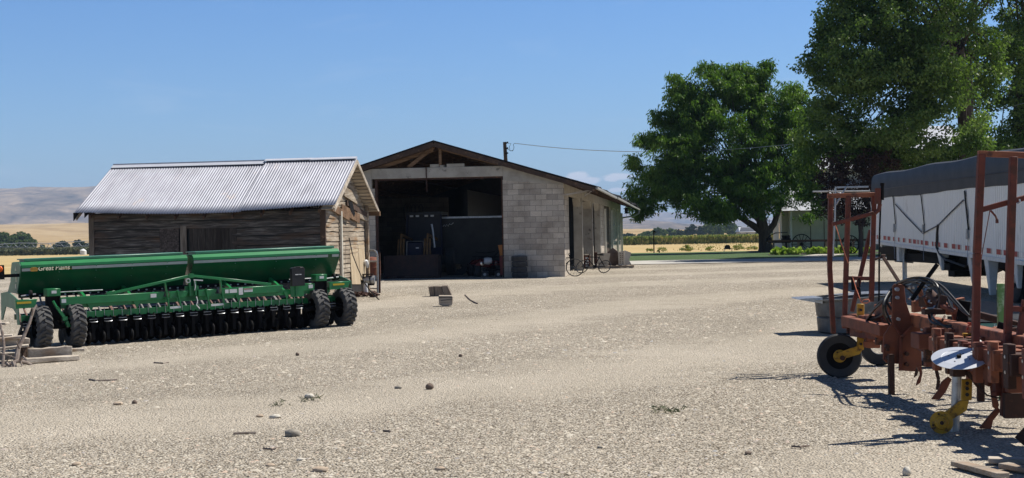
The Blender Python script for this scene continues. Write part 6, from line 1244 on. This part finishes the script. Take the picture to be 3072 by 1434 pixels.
m = MB(world=True); m.tube([P(2558, 834, 16.9), P(2560, 870, 16.9)], .022, 6); m.tube([P(2560, 860, 16.9), P(2578, 866, 16.9), P(2580, 880, 16.9), P(2576, 895, 16.9)], .014, 6); m.tube([P(2577, 835, 16.9), P(2579, 862, 16.9)], .012, 6); m.build('chain_hook', MT['black'], rk)
m = MB(world=True); m.tube([P(2507, 677, 16.85), P(2524, 730, 16.85), P(2545, 790, 16.85)], .006, 5); m.tube([P(2557, 828, 16.85), P(2568, 866, 16.8), P(2583, 905, 16.8)], .006, 5); m.tube([P(2583, 907, 16.8), P(2590, 899, 16.8), P(2605, 898, 16.8), P(2609, 904, 16.8), P(2600, 909, 16.8), P(2586, 908, 16.8)], .007, 5); m.build('rope', MT['pinkrope'], rk)
rk2 = tb('upright_rack', [((2944, 462, 12.0), (2931, 760, 12.0)), ((2931, 760, 12.0), (2925, 1115, 12.0)), ((3040, 470, 11.9), (3023, 1000, 11.9)), ((3023, 1000, 11.9), (3012, 1248, 11.9))], .058, MT['rust'])
tb('top_bar', [((2934, 461, 12.0), (3150, 468, 12.0))], .05, MT['orange_r'], .05, rk2)
tb('cross_bar', [((2946, 629, 12.0), (3150, 572, 12.0))], .045, MT['rust'], .045, rk2)
tb('cross_bar', [((3030, 926, 11.9), (3150, 929, 11.9)), ((3075, 900, 11.9), (3040, 1118, 11.9)), ((3012, 1118, 11.9), (3150, 1124, 11.9))], .045, MT['rust'], .045, rk2)
m = MB(world=True); a = P(3012, 1180, 11.8); b_ = P(3150, 1252, 11.8); m.bb(a.x, b_.x, 11.78, 11.84, b_.z, a.z - .0); m.build('lower_plate', MT['rust_dk'], rk2)
m = MB(world=True); m.tube([P(2972, 632, 11.9), P(2986, 648, 11.9), P(2991, 660, 11.9)], .009, 5); m.box(P(2991, 664, 11.9), (.02, .02, .03)); m.tube([P(2970, 630, 11.9), P(2950, 740, 11.9), P(2940, 800, 11.9)], .004, 4); m.build('rope', MT['rust'], rk2)
m = MB(world=True); m.tube([P(3058, 598, 11.85), P(3060, 606, 11.85), P(3052, 610, 11.85)], .008, 5); m.build('bolt', MT['galv'], rk2)
# box beams
def bxm(name, p, q, w_, h_, mt_, **k):
    m = MB(world=True); m.beam(P(*p), P(*q), w_, h_, up=(0, 0, 1)); return m.build(name, mt_, cu, bevel=.008, **k)
def wbeam(name, p, q, w_, h_, mt_):
    m = MB(world=True); m.beam(p, q, w_, h_, up=(0, 0, 1)); return m.build(name, mt_, cu, bevel=.008)
aA = P(2731, 957, 15.0); a_ = aA; wbeam('tool_beam', a_, (a_.x + .10, 8.6, a_.z - .02), .13, .125, MT['orange_r'])
a_ = P(2806, 1030, 13.2); wbeam('tool_beam', a_, (a_.x + .08, 8.4, a_.z), .13, .13, MT['rust_pl']); wbeam('tool_beam', (a_.x, 16.7, a_.z), (a_.x, 14.95, a_.z), .13, .12, MT['rust_pl'])
wbeam('shadow_bar', (a_.x + .22, 14.6, a_.z - .12), (a_.x + .26, 8.4, a_.z - .12), .10, .07, MT['rust_dk'])  # long bars added to make the beams' ground shadow more solid
wbeam('shadow_bar', (a_.x + .34, 14.2, a_.z - .02), (a_.x + .36, 8.4, a_.z - .02), .05, .05, MT['black'])
for k_, y_ in enumerate((16.2, 15.5, 13.9, 12.6, 12.1, 11.6, 11.1, 10.6, 10.1, 9.6, 9.1)):  # clamps and near shanks added to fill out the beams' ground shadow
    m = MB(world=True); x_ = a_.x + .05; m.bb(x_ - .05, x_ + .42, y_ - .16, y_ + .12, a_.z - .10, a_.z + .05); m.bb(x_ + .05, x_ + .2, y_ - .05, y_ + .05, a_.z - .28, a_.z + .10); m.build('shadow_clamp', MT['rust_pl'], cu, bevel=.008)
    if y_ < 11.5:
        m = MB(world=True); m.beam((x_ + .1, y_, a_.z - .2), (x_ + .14, y_ - .1, .25), .03, .06); m.beam((x_ + .14, y_ - .1, .26), (x_ - .02, y_ + .02, .03), .03, .09); m.build('shank', MT['rust_dk'], cu)
bxm('tool_beam', (2765, 1030, 14.2), (2800, 1040, 14.0), .12, .13, MT['rust'])
bxm('tool_beam', (2584, 962, 16.4), (2640, 965, 15.6), .13, .13, MT['orange_r'])
bxm('tool_beam', (2635, 930, 15.8), (2675, 925, 15.4), .10, .13, MT['orange_r'])
bxm('tool_beam', (2562, 995, 16.6), (2650, 1008, 15.4), .11, .10, MT['rust'])
bxm('tool_beam', (2555, 955, 16.9), (2585, 958, 16.4), .10, .11, MT['orange_r'])
bxm('tool_beam', (2950, 1060, 12.6), (3150, 1070, 12.2), .05, .05, MT['rust'])
bxm('tool_beam', (2900, 935, 15.0), (3150, 1000, 14.0), .05, .07, MT['rust_dk'])
bxm('tool_beam', (2930, 1000, 13.6), (3150, 985, 13.4), .05, .09, MT['black'])
bxm('tool_beam', (2985, 985, 13.3), (3050, 1010, 13.1), .10, .04, MT['orange_r'])
MT['sticker_'] = mat('pale_worn_metal', (.5, .48, .45), (.3, .28, .26), 12, .5)
# plates
def plate(name, poly, Y, th, mt_, parent=None):
    pts = [P(x, y, Y) for x, y in poly]; m = MB(world=True); n_ = len(pts); V = pts + [p + Vector((0, th, 0)) for p in pts]
    m.add(V, [tuple(range(n_)), tuple(range(2 * n_ - 1, n_ - 1, -1))] + [(i, n_ + i, n_ + (i + 1) % n_, (i + 1) % n_) for i in range(n_)]); return m.build(name, mt_, parent or cu, bevel=.004)
ma = plate('mast_plate', [(2679, 858), (2684, 852), (2709, 853), (2713, 860), (2718, 905), (2741, 974), (2706, 1012), (2678, 970), (2676, 955)], 14.75, .03, MT['rust_pl'])
mb1 = plate('mast_plate', [(2675, 970), (2652, 1006), (2650, 1078), (2660, 1089), (2697, 1092), (2699, 1030), (2706, 1012)], 14.72, .03, MT['rust_pl'])
mc = plate('mast_plate', [(2741, 974), (2762, 976), (2766, 1116), (2703, 1112), (2700, 1100), (2699, 1032), (2706, 1012)], 14.70, .03, MT['rust_pl'])
m = MB(world=True); m.beam(P(2741, 976, 14.68), P(2703, 1014, 14.68), .035, .02, up=(0, 1, 0)); m.beam(P(2703, 1012, 14.68), P(2701, 1112, 14.68), .035, .02, up=(0, 1, 0)); m.beam(P(2678, 968, 14.7), P(2706, 1012, 14.69), .02, .02, up=(0, 1, 0)); m.build('plate_edge', MT['rust'], mc)
for pr, pts in ((ma, ((2693, 868, 6), (2694, 893, 5), (2697, 958, 5))), (mb1, ((2663, 1040, 7), (2666, 1075, 7), (2665, 1050, 4))), (mc, ((2722, 1062, 6), (2722, 1094, 6)))):
    m = MB(world=True)
    for x, y, r_ in pts: q = P(x, y, 14.66); m.cyl(q, q + Vector((0, .05, 0)), r_ * S(14.7), n=12)
    m.build('bolt', MT['galv'] if pr is ma else MT['rust_dk'], pr)
plate('clamp_plate', [(2540, 952), (2576, 952), (2576, 1000), (2540, 1000)], 16.6, .02, MT['rust'])
m = MB(world=True); q = P(2556, 963, 16.57); m.cyl(q, q + Vector((0, .04, 0)), .022, n=6); m.build('nut', MT['steel'], cu)
plate('clamp_plate', [(2590, 975), (2625, 975), (2622, 1022), (2592, 1018)], 16.2, .03, MT['rust_pl'])
plate('clamp_plate', [(2630, 985), (2648, 985), (2648, 1035), (2628, 1035)], 15.4, .06, MT['rust_dk'])
plate('clamp_plate', [(2741, 905), (2762, 898), (2764, 935), (2742, 938)], 14.5, .10, MT['orange_r'])
plate('clamp_plate', [(2756, 858), (2764, 862), (2772, 885), (2762, 892), (2756, 880)], 14.3, .05, MT['orange_r'])
plate('clamp_plate', [(2590, 1025), (2635, 1022), (2640, 1045), (2592, 1042)], 15.9, .03, MT['orange_r'])
plate('clamp_plate', [(2832, 918), (2850, 918), (2858, 945), (2842, 945)], 13.9, .05, MT['orange_r'])
plate('clamp_plate', [(2816, 985), (2834, 985), (2834, 1012), (2816, 1012)], 13.4, .05, MT['rust'])
plate('clamp_plate', [(2848, 985), (2866, 988), (2860, 1008), (2846, 1008)], 13.3, .05, MT['orange_r'])
plate('clamp_plate', [(2935, 1100), (2955, 1100), (2955, 1205), (2935, 1205)], 12.3, .05, MT['rust_dk'])
plate('clamp_plate', [(2955, 1100), (2990, 1105), (2990, 1135), (2955, 1140)], 12.2, .06, MT['rust_pl'])
plate('clamp_plate', [(2800, 1040), (2820, 1046), (2820, 1060), (2800, 1056)], 13.4, .08, MT['rust'])
# yellow slotted uprights
for poly, Y, hs_ in (([(2573, 912), (2593, 912), (2592, 1050), (2573, 1050)], 16.3, [(2583, 930), (2583, 955), (2584, 985), (2583, 1010), (2583, 1032)]), ([(2891, 1000), (2915, 1000), (2915, 1060), (2891, 1060)], 12.9, [(2908, 1010), (2908, 1028), (2908, 1048)]), ([(2886, 1138), (2918, 1138), (2916, 1200), (2886, 1206)], 12.2, [(2902, 1150), (2902, 1166), (2902, 1184)])):
    pr = plate('depth_upright', poly, Y, .05, MT['yellow']); m = MB(world=True)
    for x, y in hs_: q = P(x, y, Y - .005); m.cyl(q, q + Vector((0, .02, 0)), .016, n=12)
    m.build('slot', MT['black_pl'], pr)
# gauge wheel 1, facing the camera
gc = P(2518, 1070, 16.4); gc.z = float(tz(gc.x, gc.y)) + .252
m = MB(world=True); ax = Vector((-.10, -1, .05)).normalized(); m.lathe([(.15, -.04), (.185, -.055), (.235, -.05), (.252, -.03), (.254, 0), (.252, .03), (.235, .05), (.15, .04)], gc, ax, 44, closed=True); gw = m.build('gauge_wheel', MT['tyre'], cu)
m = MB(world=True); m.lathe([(.155, .02), (.15, .035), (.06, .02), (0, .02)], gc, ax, 32); m.build('rim', MT['black'], gw)
m = MB(world=True); m.lathe([(0, .03), (.073, .03), (.073, .045), (.035, .05), (.03, .075), (0, .08)], gc, ax, 24); m.build('hub', MT['yellow'], gw)
m = MB(world=True)
for k in range(4): a = k * math.pi / 2 + .6; q = gc + ax * .047 + Vector((math.cos(a) * .052, 0, math.sin(a) * .052)); m.cyl(q, q + ax * .006, .009, n=8)
m.build('lug_nut', MT['rust_dk'], gw)
m = MB(world=True); m.prism([(-.04, -.05), (.22, .02), (.26, .08), (.20, .115), (-.01, .045), (-.05, 0)], gc + ax * .085 + Vector((0, -.012, 0)), (1, 0, 0), (0, 0, 1), (0, .02, 0)); m.build('wheel_arm', MT['yellow'], cu)
m = MB(world=True); q = gc + ax * .1; m.cyl(q + Vector((.02, 0, -.02)), q + Vector((.02, -.03, -.02)), .028, n=14); m.build('axle_nut', MT['rust_dk'], cu)
m = MB(world=True); q = gp(P(2640, 1090, 17.8).x, 17.8, .26); m.lathe([(.12, -.07), (.24, -.07), (.26, 0), (.24, .07), (.12, .07)], q, (.25, 1, 0), 36, closed=True); m.build('gauge_wheel', MT['tyre'], cu)
m = MB(world=True); q = gp(P(2785, 1080, 17.5).x, 17.5, .24); m.lathe([(.18, -.07), (.22, -.07), (.24, 0), (.22, .07), (.18, .07)], q, (.4, 1, 0), 36, closed=True); gw2 = m.build('gauge_wheel', MT['tyre'], cu)
m = MB(world=True); m.lathe([(.18, 0), (.16, .02), (.05, .03), (0, .03)], q, (.4, 1, 0), 28); m.build('rim', MT['galv'], gw2)
# bare hub 2
hc = P(2824, 1267, 11.8); ax2 = Vector((-.25, -1, .08)).normalized()
m = MB(world=True); m.lathe([(0, 0), (.090, 0), (.094, .012), (.060, .02), (.05, .05), (.033, .055), (.03, .095), (.018, .10), (.016, .085), (0, .085)], hc, ax2, 30); hb = m.build('hub', MT['yellow'], cu)
m = MB(world=True)
for k in range(4): a = k * math.pi / 2 + .3; q = hc + ax2 * .012 + Vector((math.cos(a) * .072, 0, math.sin(a) * .072)); m.cyl(q, q + ax2 * .012, .009, n=8)
q = hc + ax2 * .088; m.cyl(q, q + ax2 * .01, .016, n=12); m.build('stud', MT['rust_dk'], hb)
m = MB(world=True); m.prism([(0, -.03), (.12, .03), (.22, .09), (.24, .17), (.17, .17), (.02, .06), (-.04, .02)], hc + Vector((.0, .03, 0)), (1, 0, 0), (0, 0, 1), (0, .03, 0)); m.build('wheel_arm', MT['yellow'], cu)
# stands
m = MB(world=True); q = P(2673, 1092, 14.6); b_ = gp(q.x, 14.6); m.bb(q.x - .028, q.x + .028, 14.57, 14.63, b_.z - .02, q.z + .1); m.build('stand_leg', MT['rust_dk'], cu)
m = MB(world=True); q = P(2872, 1090, 11.95); b_ = gp(P(2863, 1290, 11.95).x, 11.95, -.03); m.tube([b_, q], .038, 14); m.build('stand_pipe', MT['galv'], cu)
m = MB(world=True); q = P(2872, 1118, 11.95); m.box(q, (.10, .1, .06)); m.tube([P(2872, 1100, 11.95), P(2900, 1120, 11.95), P(2925, 1140, 11.95)], .02, 7); m.tube([P(2905, 1115, 11.9), P(2925, 1150, 11.9), P(2950, 1180, 11.9)], .012, 6); m.build('knee_joint', MT['rust_dk'], cu)
# pale coulter disc lying on the stand
t_ = thing('coulter_disc', 'pale flat steel coulter disc lying on top of the stand pipe', 'disc', P(2877, 1074, 11.85)); axd = Vector((-.10, -.34, 1)).normalized()
m = MB(); m.lathe([(0, .004), (.14, .004), (.145, .008), (.222, .0), (.222, -.003), (.14, -.002), (0, -.002)], (0, 0, 0), axd, 48); m.build('blade', mat('pale_steel_blade', (.62, .64, .67), (.54, .56, .6), 5, .35, .3, .05), t_)
m = MB(); m.box((0, 0, .016), (.03, .025, .022), rx=.3); m.tube([(0, 0, 0), (.02, .02, .03)], .010, 8); m.build('bolt', MT['black'], t_)
m = MB()
for k in range(4): a = k * math.pi / 2 + .9; q = Vector((math.cos(a), math.sin(a), 0)) * .09; q = q - axd * q.dot(axd) + axd * .006; m.cyl(q, q + axd * .002, .006, n=8)
m.build('bolt_holes', MT['black_pl'], t_)
t_ = thing('white_batten', 'white painted batten lying aslant beside the pale disc', 'batten', P(2970, 1060, 12.2)); m = MB(world=True); m.beam(P(2934, 1026, 12.4), P(3006, 1096, 12.0), .04, .045); m.build('batten', MT['white_p'], t_, bevel=.003)
t_ = thing('green_post', 'chipped green steel post standing between the two near rack posts', 'post', gp(P(3000, 985, 14.0).x, 14.0)); m = MB(world=True); q = P(3002, 851, 14.0); q2 = P(3003, 1000, 14.0); m.beam(q2, q, .06, .05, up=(0, 1, 0)); m.beam(gp(q2.x, 14.0), q2, .05, .05, up=(0, 1, 0)); m.build('post', mat('chipped_green_paint', (.12, .26, .07), (.16, .32, .09), 6, .6, 0, .3, wear=(.42, .55, .32), wpos=.56, wscale=9), t_)
# shanks and sweeps
def shank(pts, w_, Y, mt_):
    m = MB(world=True)
    for a, b_ in zip(pts[:-1], pts[1:]): m.beam(P(a[0], a[1], Y), P(b_[0], b_[1], Y), .03, w_, up=(0, 1, 0))
    return m.build('shank', mt_, cu, bevel=.003)
m = MB(world=True)
s1 = shank([(2806, 1100), (2816, 1140), (2812, 1170)], .02, 13.4, MT['rust_dk'])
plate('sweep', [(2795, 1198), (2818, 1200), (2838, 1176), (2856, 1138), (2846, 1130), (2826, 1146), (2815, 1172)], 12.9, .03, MT['rust_pl'])
plate('sweep', [(2748, 1158), (2762, 1148), (2768, 1120), (2764, 1096), (2758, 1098), (2760, 1125), (2752, 1142)], 14.0, .02, MT['rust_pl'])
plate('sweep', [(2940, 1286), (2974, 1287), (2980, 1262), (3004, 1232), (2994, 1222), (2972, 1246)], 12.0, .04, MT['rust_pl'])
plate('shank_blade', [(2972, 1160), (2982, 1160), (2998, 1215), (2992, 1230), (2980, 1222)], 12.0, .03, MT['orange_r'])
plate('sweep', [(2742, 1134), (2752, 1126), (2756, 1112), (2750, 1100)], 14.4, .02, MT['rust_dk'])
plate('clamp_plate', [(2978, 1112), (3006, 1112), (3004, 1158), (2996, 1162), (2992, 1120), (2982, 1120), (2980, 1150), (2974, 1150)], 12.1, .03, MT['rust'])
m = MB(world=True); m.tube([P(2937, 1140, 12.0), P(2942, 1165, 12.0), P(2960, 1185, 12.0), P(2990, 1193, 12.0), P(3020, 1196, 12.0), P(3052, 1170, 12.0)], .008, 6); m.build('cable', MT['black_pl'], cu)
# clamps, bolts and brackets along the front beam
rgc = random.Random(17)
for k_ in range(11):
    yy = 12.95 - k_ * .38; xx = a_.x; m = MB(world=True); w2 = rgc.uniform(.05, .10); m.bb(xx - .085, xx + .16, yy - w2, yy + w2, a_.z - .085, a_.z + .085); m.bb(xx - .095, xx - .03, yy - w2 * .6, yy + w2 * .6, a_.z - rgc.uniform(.15, .24), a_.z + rgc.uniform(.10, .16)); cp = m.build('beam_clamp', MT[('orange_r', 'rust_dk', 'rust', 'rust_pl')[k_ % 4]], cu, bevel=.006)
    m = MB(world=True)
    for dz in (-.06, .06): m.cyl((xx - .10, yy, a_.z + dz), (xx - .08, yy, a_.z + dz), .014, n=8)
    m.build('bolts', MT['steel'], cp)
for x_, y_, yb, Y_, mm in ((2835, 1048, 1092, 12.9, 'rust_dk'), (2862, 1050, 1080, 12.7, 'orange_r'), (2885, 1055, 1100, 12.6, 'rust'), (2780, 1030, 1080, 13.8, 'rust_dk'), (2970, 1085, 1150, 12.1, 'rust_dk'), (2995, 1050, 1110, 12.2, 'orange_r'), (2990, 1120, 1180, 12.0, 'rust'), (3035, 1100, 1170, 11.9, 'rust_pl'), (2960, 1060, 1100, 12.3, 'rust'), (3050, 1040, 1085, 12.2, 'orange_r')):
    m = MB(world=True); p0, p1 = P(x_, y_, Y_), P(x_ + rgc.uniform(-6, 6), yb, Y_ + rgc.uniform(-.1, .1)); m.beam(p0, p1, .05, rgc.uniform(.04, .10), up=(0, 1, 0)); m.box(p1, (.08, .07, .04), rz=rgc.uniform(-.5, .5)); m.build('hanging_bracket', MT[mm], cu, bevel=.004)
# crowded linkage round the mast
rgl = random.Random(31)
for k_ in range(26):
    px_, py_, Y_ = rgl.uniform(2772, 2915), rgl.uniform(880, 1012), rgl.uniform(13.4, 14.6); q = P(px_, py_, Y_); m = MB(world=True)
    if k_ % 3 == 0: m.cyl(q, q + Vector((rgl.uniform(-.12, .12), rgl.uniform(.05, .2), rgl.uniform(-.08, .08))), rgl.uniform(.010, .022), n=10)
    elif k_ % 3 == 1: m.box(q, (rgl.uniform(.04, .12), .05, rgl.uniform(.06, .16)), rz=rgl.uniform(-.5, .5), ry=rgl.uniform(-.4, .4))
    else: m.beam(q, q + Vector((rgl.uniform(-.15, .15), .1, rgl.uniform(-.12, .16))), .02, .05, up=(0, 1, 0))
    m.build('linkage', MT[rgl.choice(('rust_dk', 'rust_pl', 'rust', 'black', 'orange_r'))], cu, bevel=.003)
for k_ in range(12):
    px_, py_, Y_ = rgl.uniform(2935, 3070), rgl.uniform(985, 1095), rgl.uniform(12.4, 13.6); q = P(px_, py_, Y_); m = MB(world=True); m.box(q, (rgl.uniform(.06, .2), .06, rgl.uniform(.03, .10)), rz=rgl.uniform(-.5, .5), ry=rgl.uniform(-.3, .3)); m.build('linkage', MT[rgl.choice(('rust_dk', 'rust_pl', 'rust', 'black', 'sticker_'))], cu, bevel=.003)
# levers
m = MB(world=True); m.tube([P(2735, 900, 14.3), P(2770, 850, 14.3), P(2812, 793, 14.3)], .022, 8); m.build('lever', MT['black'], cu)
m = MB(world=True); m.beam(P(2650, 772, 15.2), P(2700, 850, 14.9), .025, .04, up=(0, 1, 0)); m.cyl(P(2644, 768, 15.2), P(2656, 768, 15.2), .018, n=8); m.tube([P(2624, 778, 15.2), P(2650, 770, 15.2)], .012, 6); m.build('lever', MT['rust_dk'], cu)
# hydraulic block and hoses
m = MB(world=True); m.box(P(2785, 905, 14.2), (.12, .15, .10), rz=.3); m.cyl(P(2790, 880, 14.1), P(2822, 912, 13.8), .045); m.box(P(2800, 935, 13.9), (.2, .12, .05)); m.build('valve_block', MT['rust_dk'], cu)
m = MB(world=True)
for x, y in ((2726, 862), (2738, 862), (2780, 870), (2728, 893), (2790, 905), (2806, 922), (2748, 900)): m.box(P(x, y, 14.05 if x > 2770 else 14.9), (.028, .03, .028), rz=.4, ry=.5)
m.build('fittings', MT['steel'], cu)
def hose(pts, r_=.0125, mt_='black_pl'):
    pts = [(a, b_, max(c_, 14.95)) if 2655 < a < 2778 and b_ > 842 else (a, b_, c_) for a, b_, c_ in pts]; ps = [P(*p) for p in pts]; out = []
    for i in range(len(ps) - 1):   # Catmull-Rom
        p0, p1, p2, p3 = ps[max(i - 1, 0)], ps[i], ps[i + 1], ps[min(i + 2, len(ps) - 1)]
        for k in range(6):
            t_ = k / 6; out.append(.5 * ((2 * p1) + (p2 - p0) * t_ + (2 * p0 - 5 * p1 + 4 * p2 - p3) * t_ * t_ + (3 * p1 - p0 - 3 * p2 + p3) * t_ ** 3))
    out.append(ps[-1]); m = MB(world=True); m.tube(out, r_, 7); m.build('hydraulic_hose', MT[mt_], cu)
hose([(2600, 960, 15.8), (2622, 930, 15.4), (2648, 905, 15.1), (2680, 860, 14.6), (2720, 838, 14.3), (2765, 833, 14.1), (2800, 845, 13.9), (2816, 868, 13.8), (2818, 900, 13.8), (2806, 925, 13.8)])
hose([(2612, 958, 15.7), (2650, 940, 15.2), (2668, 880, 14.7), (2705, 845, 14.4), (2750, 836, 14.2), (2790, 838, 14.0), (2830, 862, 13.8), (2870, 905, 13.5), (2908, 948, 13.2)])
hose([(2690, 990, 14.6), (2668, 955, 14.6), (2656, 920, 14.7), (2668, 880, 14.6), (2700, 850, 14.4), (2745, 841, 14.2), (2785, 848, 14.0), (2840, 885, 13.8), (2885, 930, 13.4), (2912, 950, 13.2)])
hose([(2695, 1005, 14.6), (2660, 960, 14.6), (2650, 915, 14.7), (2675, 868, 14.5), (2712, 858, 14.3), (2740, 880, 14.2)])
hose([(2700, 950, 14.6), (2672, 925, 14.6), (2662, 900, 14.6), (2682, 870, 14.4), (2724, 848, 14.2), (2760, 850, 14.1), (2790, 870, 14.0)])
hose([(2760, 862, 14.1), (2810, 858, 13.9), (2838, 890, 13.7), (2852, 918, 13.6), (2860, 932, 13.5)], .010)
hose([(2600, 985, 15.8), (2606, 960, 15.8), (2618, 935, 15.6), (2640, 905, 15.4), (2668, 890, 15.0)], .010)
hose([(2786, 935, 14.0), (2790, 960, 13.8), (2808, 972, 13.6), (2845, 978, 13.5), (2872, 976, 13.4), (2890, 995, 13.3)])
hose([(2795, 935, 13.9), (2800, 955, 13.7), (2830, 976, 13.5), (2862, 990, 13.4), (2888, 1008, 13.2)])
hose([(2720, 930, 14.5), (2698, 950, 14.6), (2678, 915, 14.6), (2676, 890, 14.6), (2700, 862, 14.4)], .011)
m = MB(world=True); q = P(2910, 990, 13.1)
for k in range(9): m.box(P(2908 + 5 * math.sin(k * 1.7), 970 + k * 4.6, 13.0), (.03, .02, .015), ry=k * .7)
m.build('orange_flag', mat('red_orange_tag', (.6, .1, .05), (.45, .08, .04), 20, .7), cu)
m = MB(world=True)
for k in range(14): m.lathe([(.012, -.004), (.012, .004), (.006, .004), (.006, -.004)], P(2792 + 1.5 * math.sin(k), 955 + k * 9, 13.9), (1, .6 * (-1) ** k, 0), 8, closed=True)
m.build('chain', MT['rust_dk'], cu)
# boards on the ground bottom right
for pts, w_, lab, mm in ((((2965, 1392), (3120, 1396)), .12, 'pale plank farthest of the boards in the bottom right corner', 'plank'), (((3010, 1408), (3140, 1432)), .10, 'grey plank crossing below the pale one in the bottom right corner', 'greywood'), (((2870, 1402), (3010, 1440)), .10, 'dark shaded plank left of the pale one in the bottom right corner', 'greywood')):
    a, b_ = G(*pts[0]), G(*pts[1]); t_ = thing('ground_plank', lab, 'plank', a, 0, 'planks in the bottom right corner'); m = MB(world=True); z = Vector((0, 0, .03)); m.beam(a + z, b_ + z, w_, .035); m.build('board', MT[mm], t_, bevel=.004)
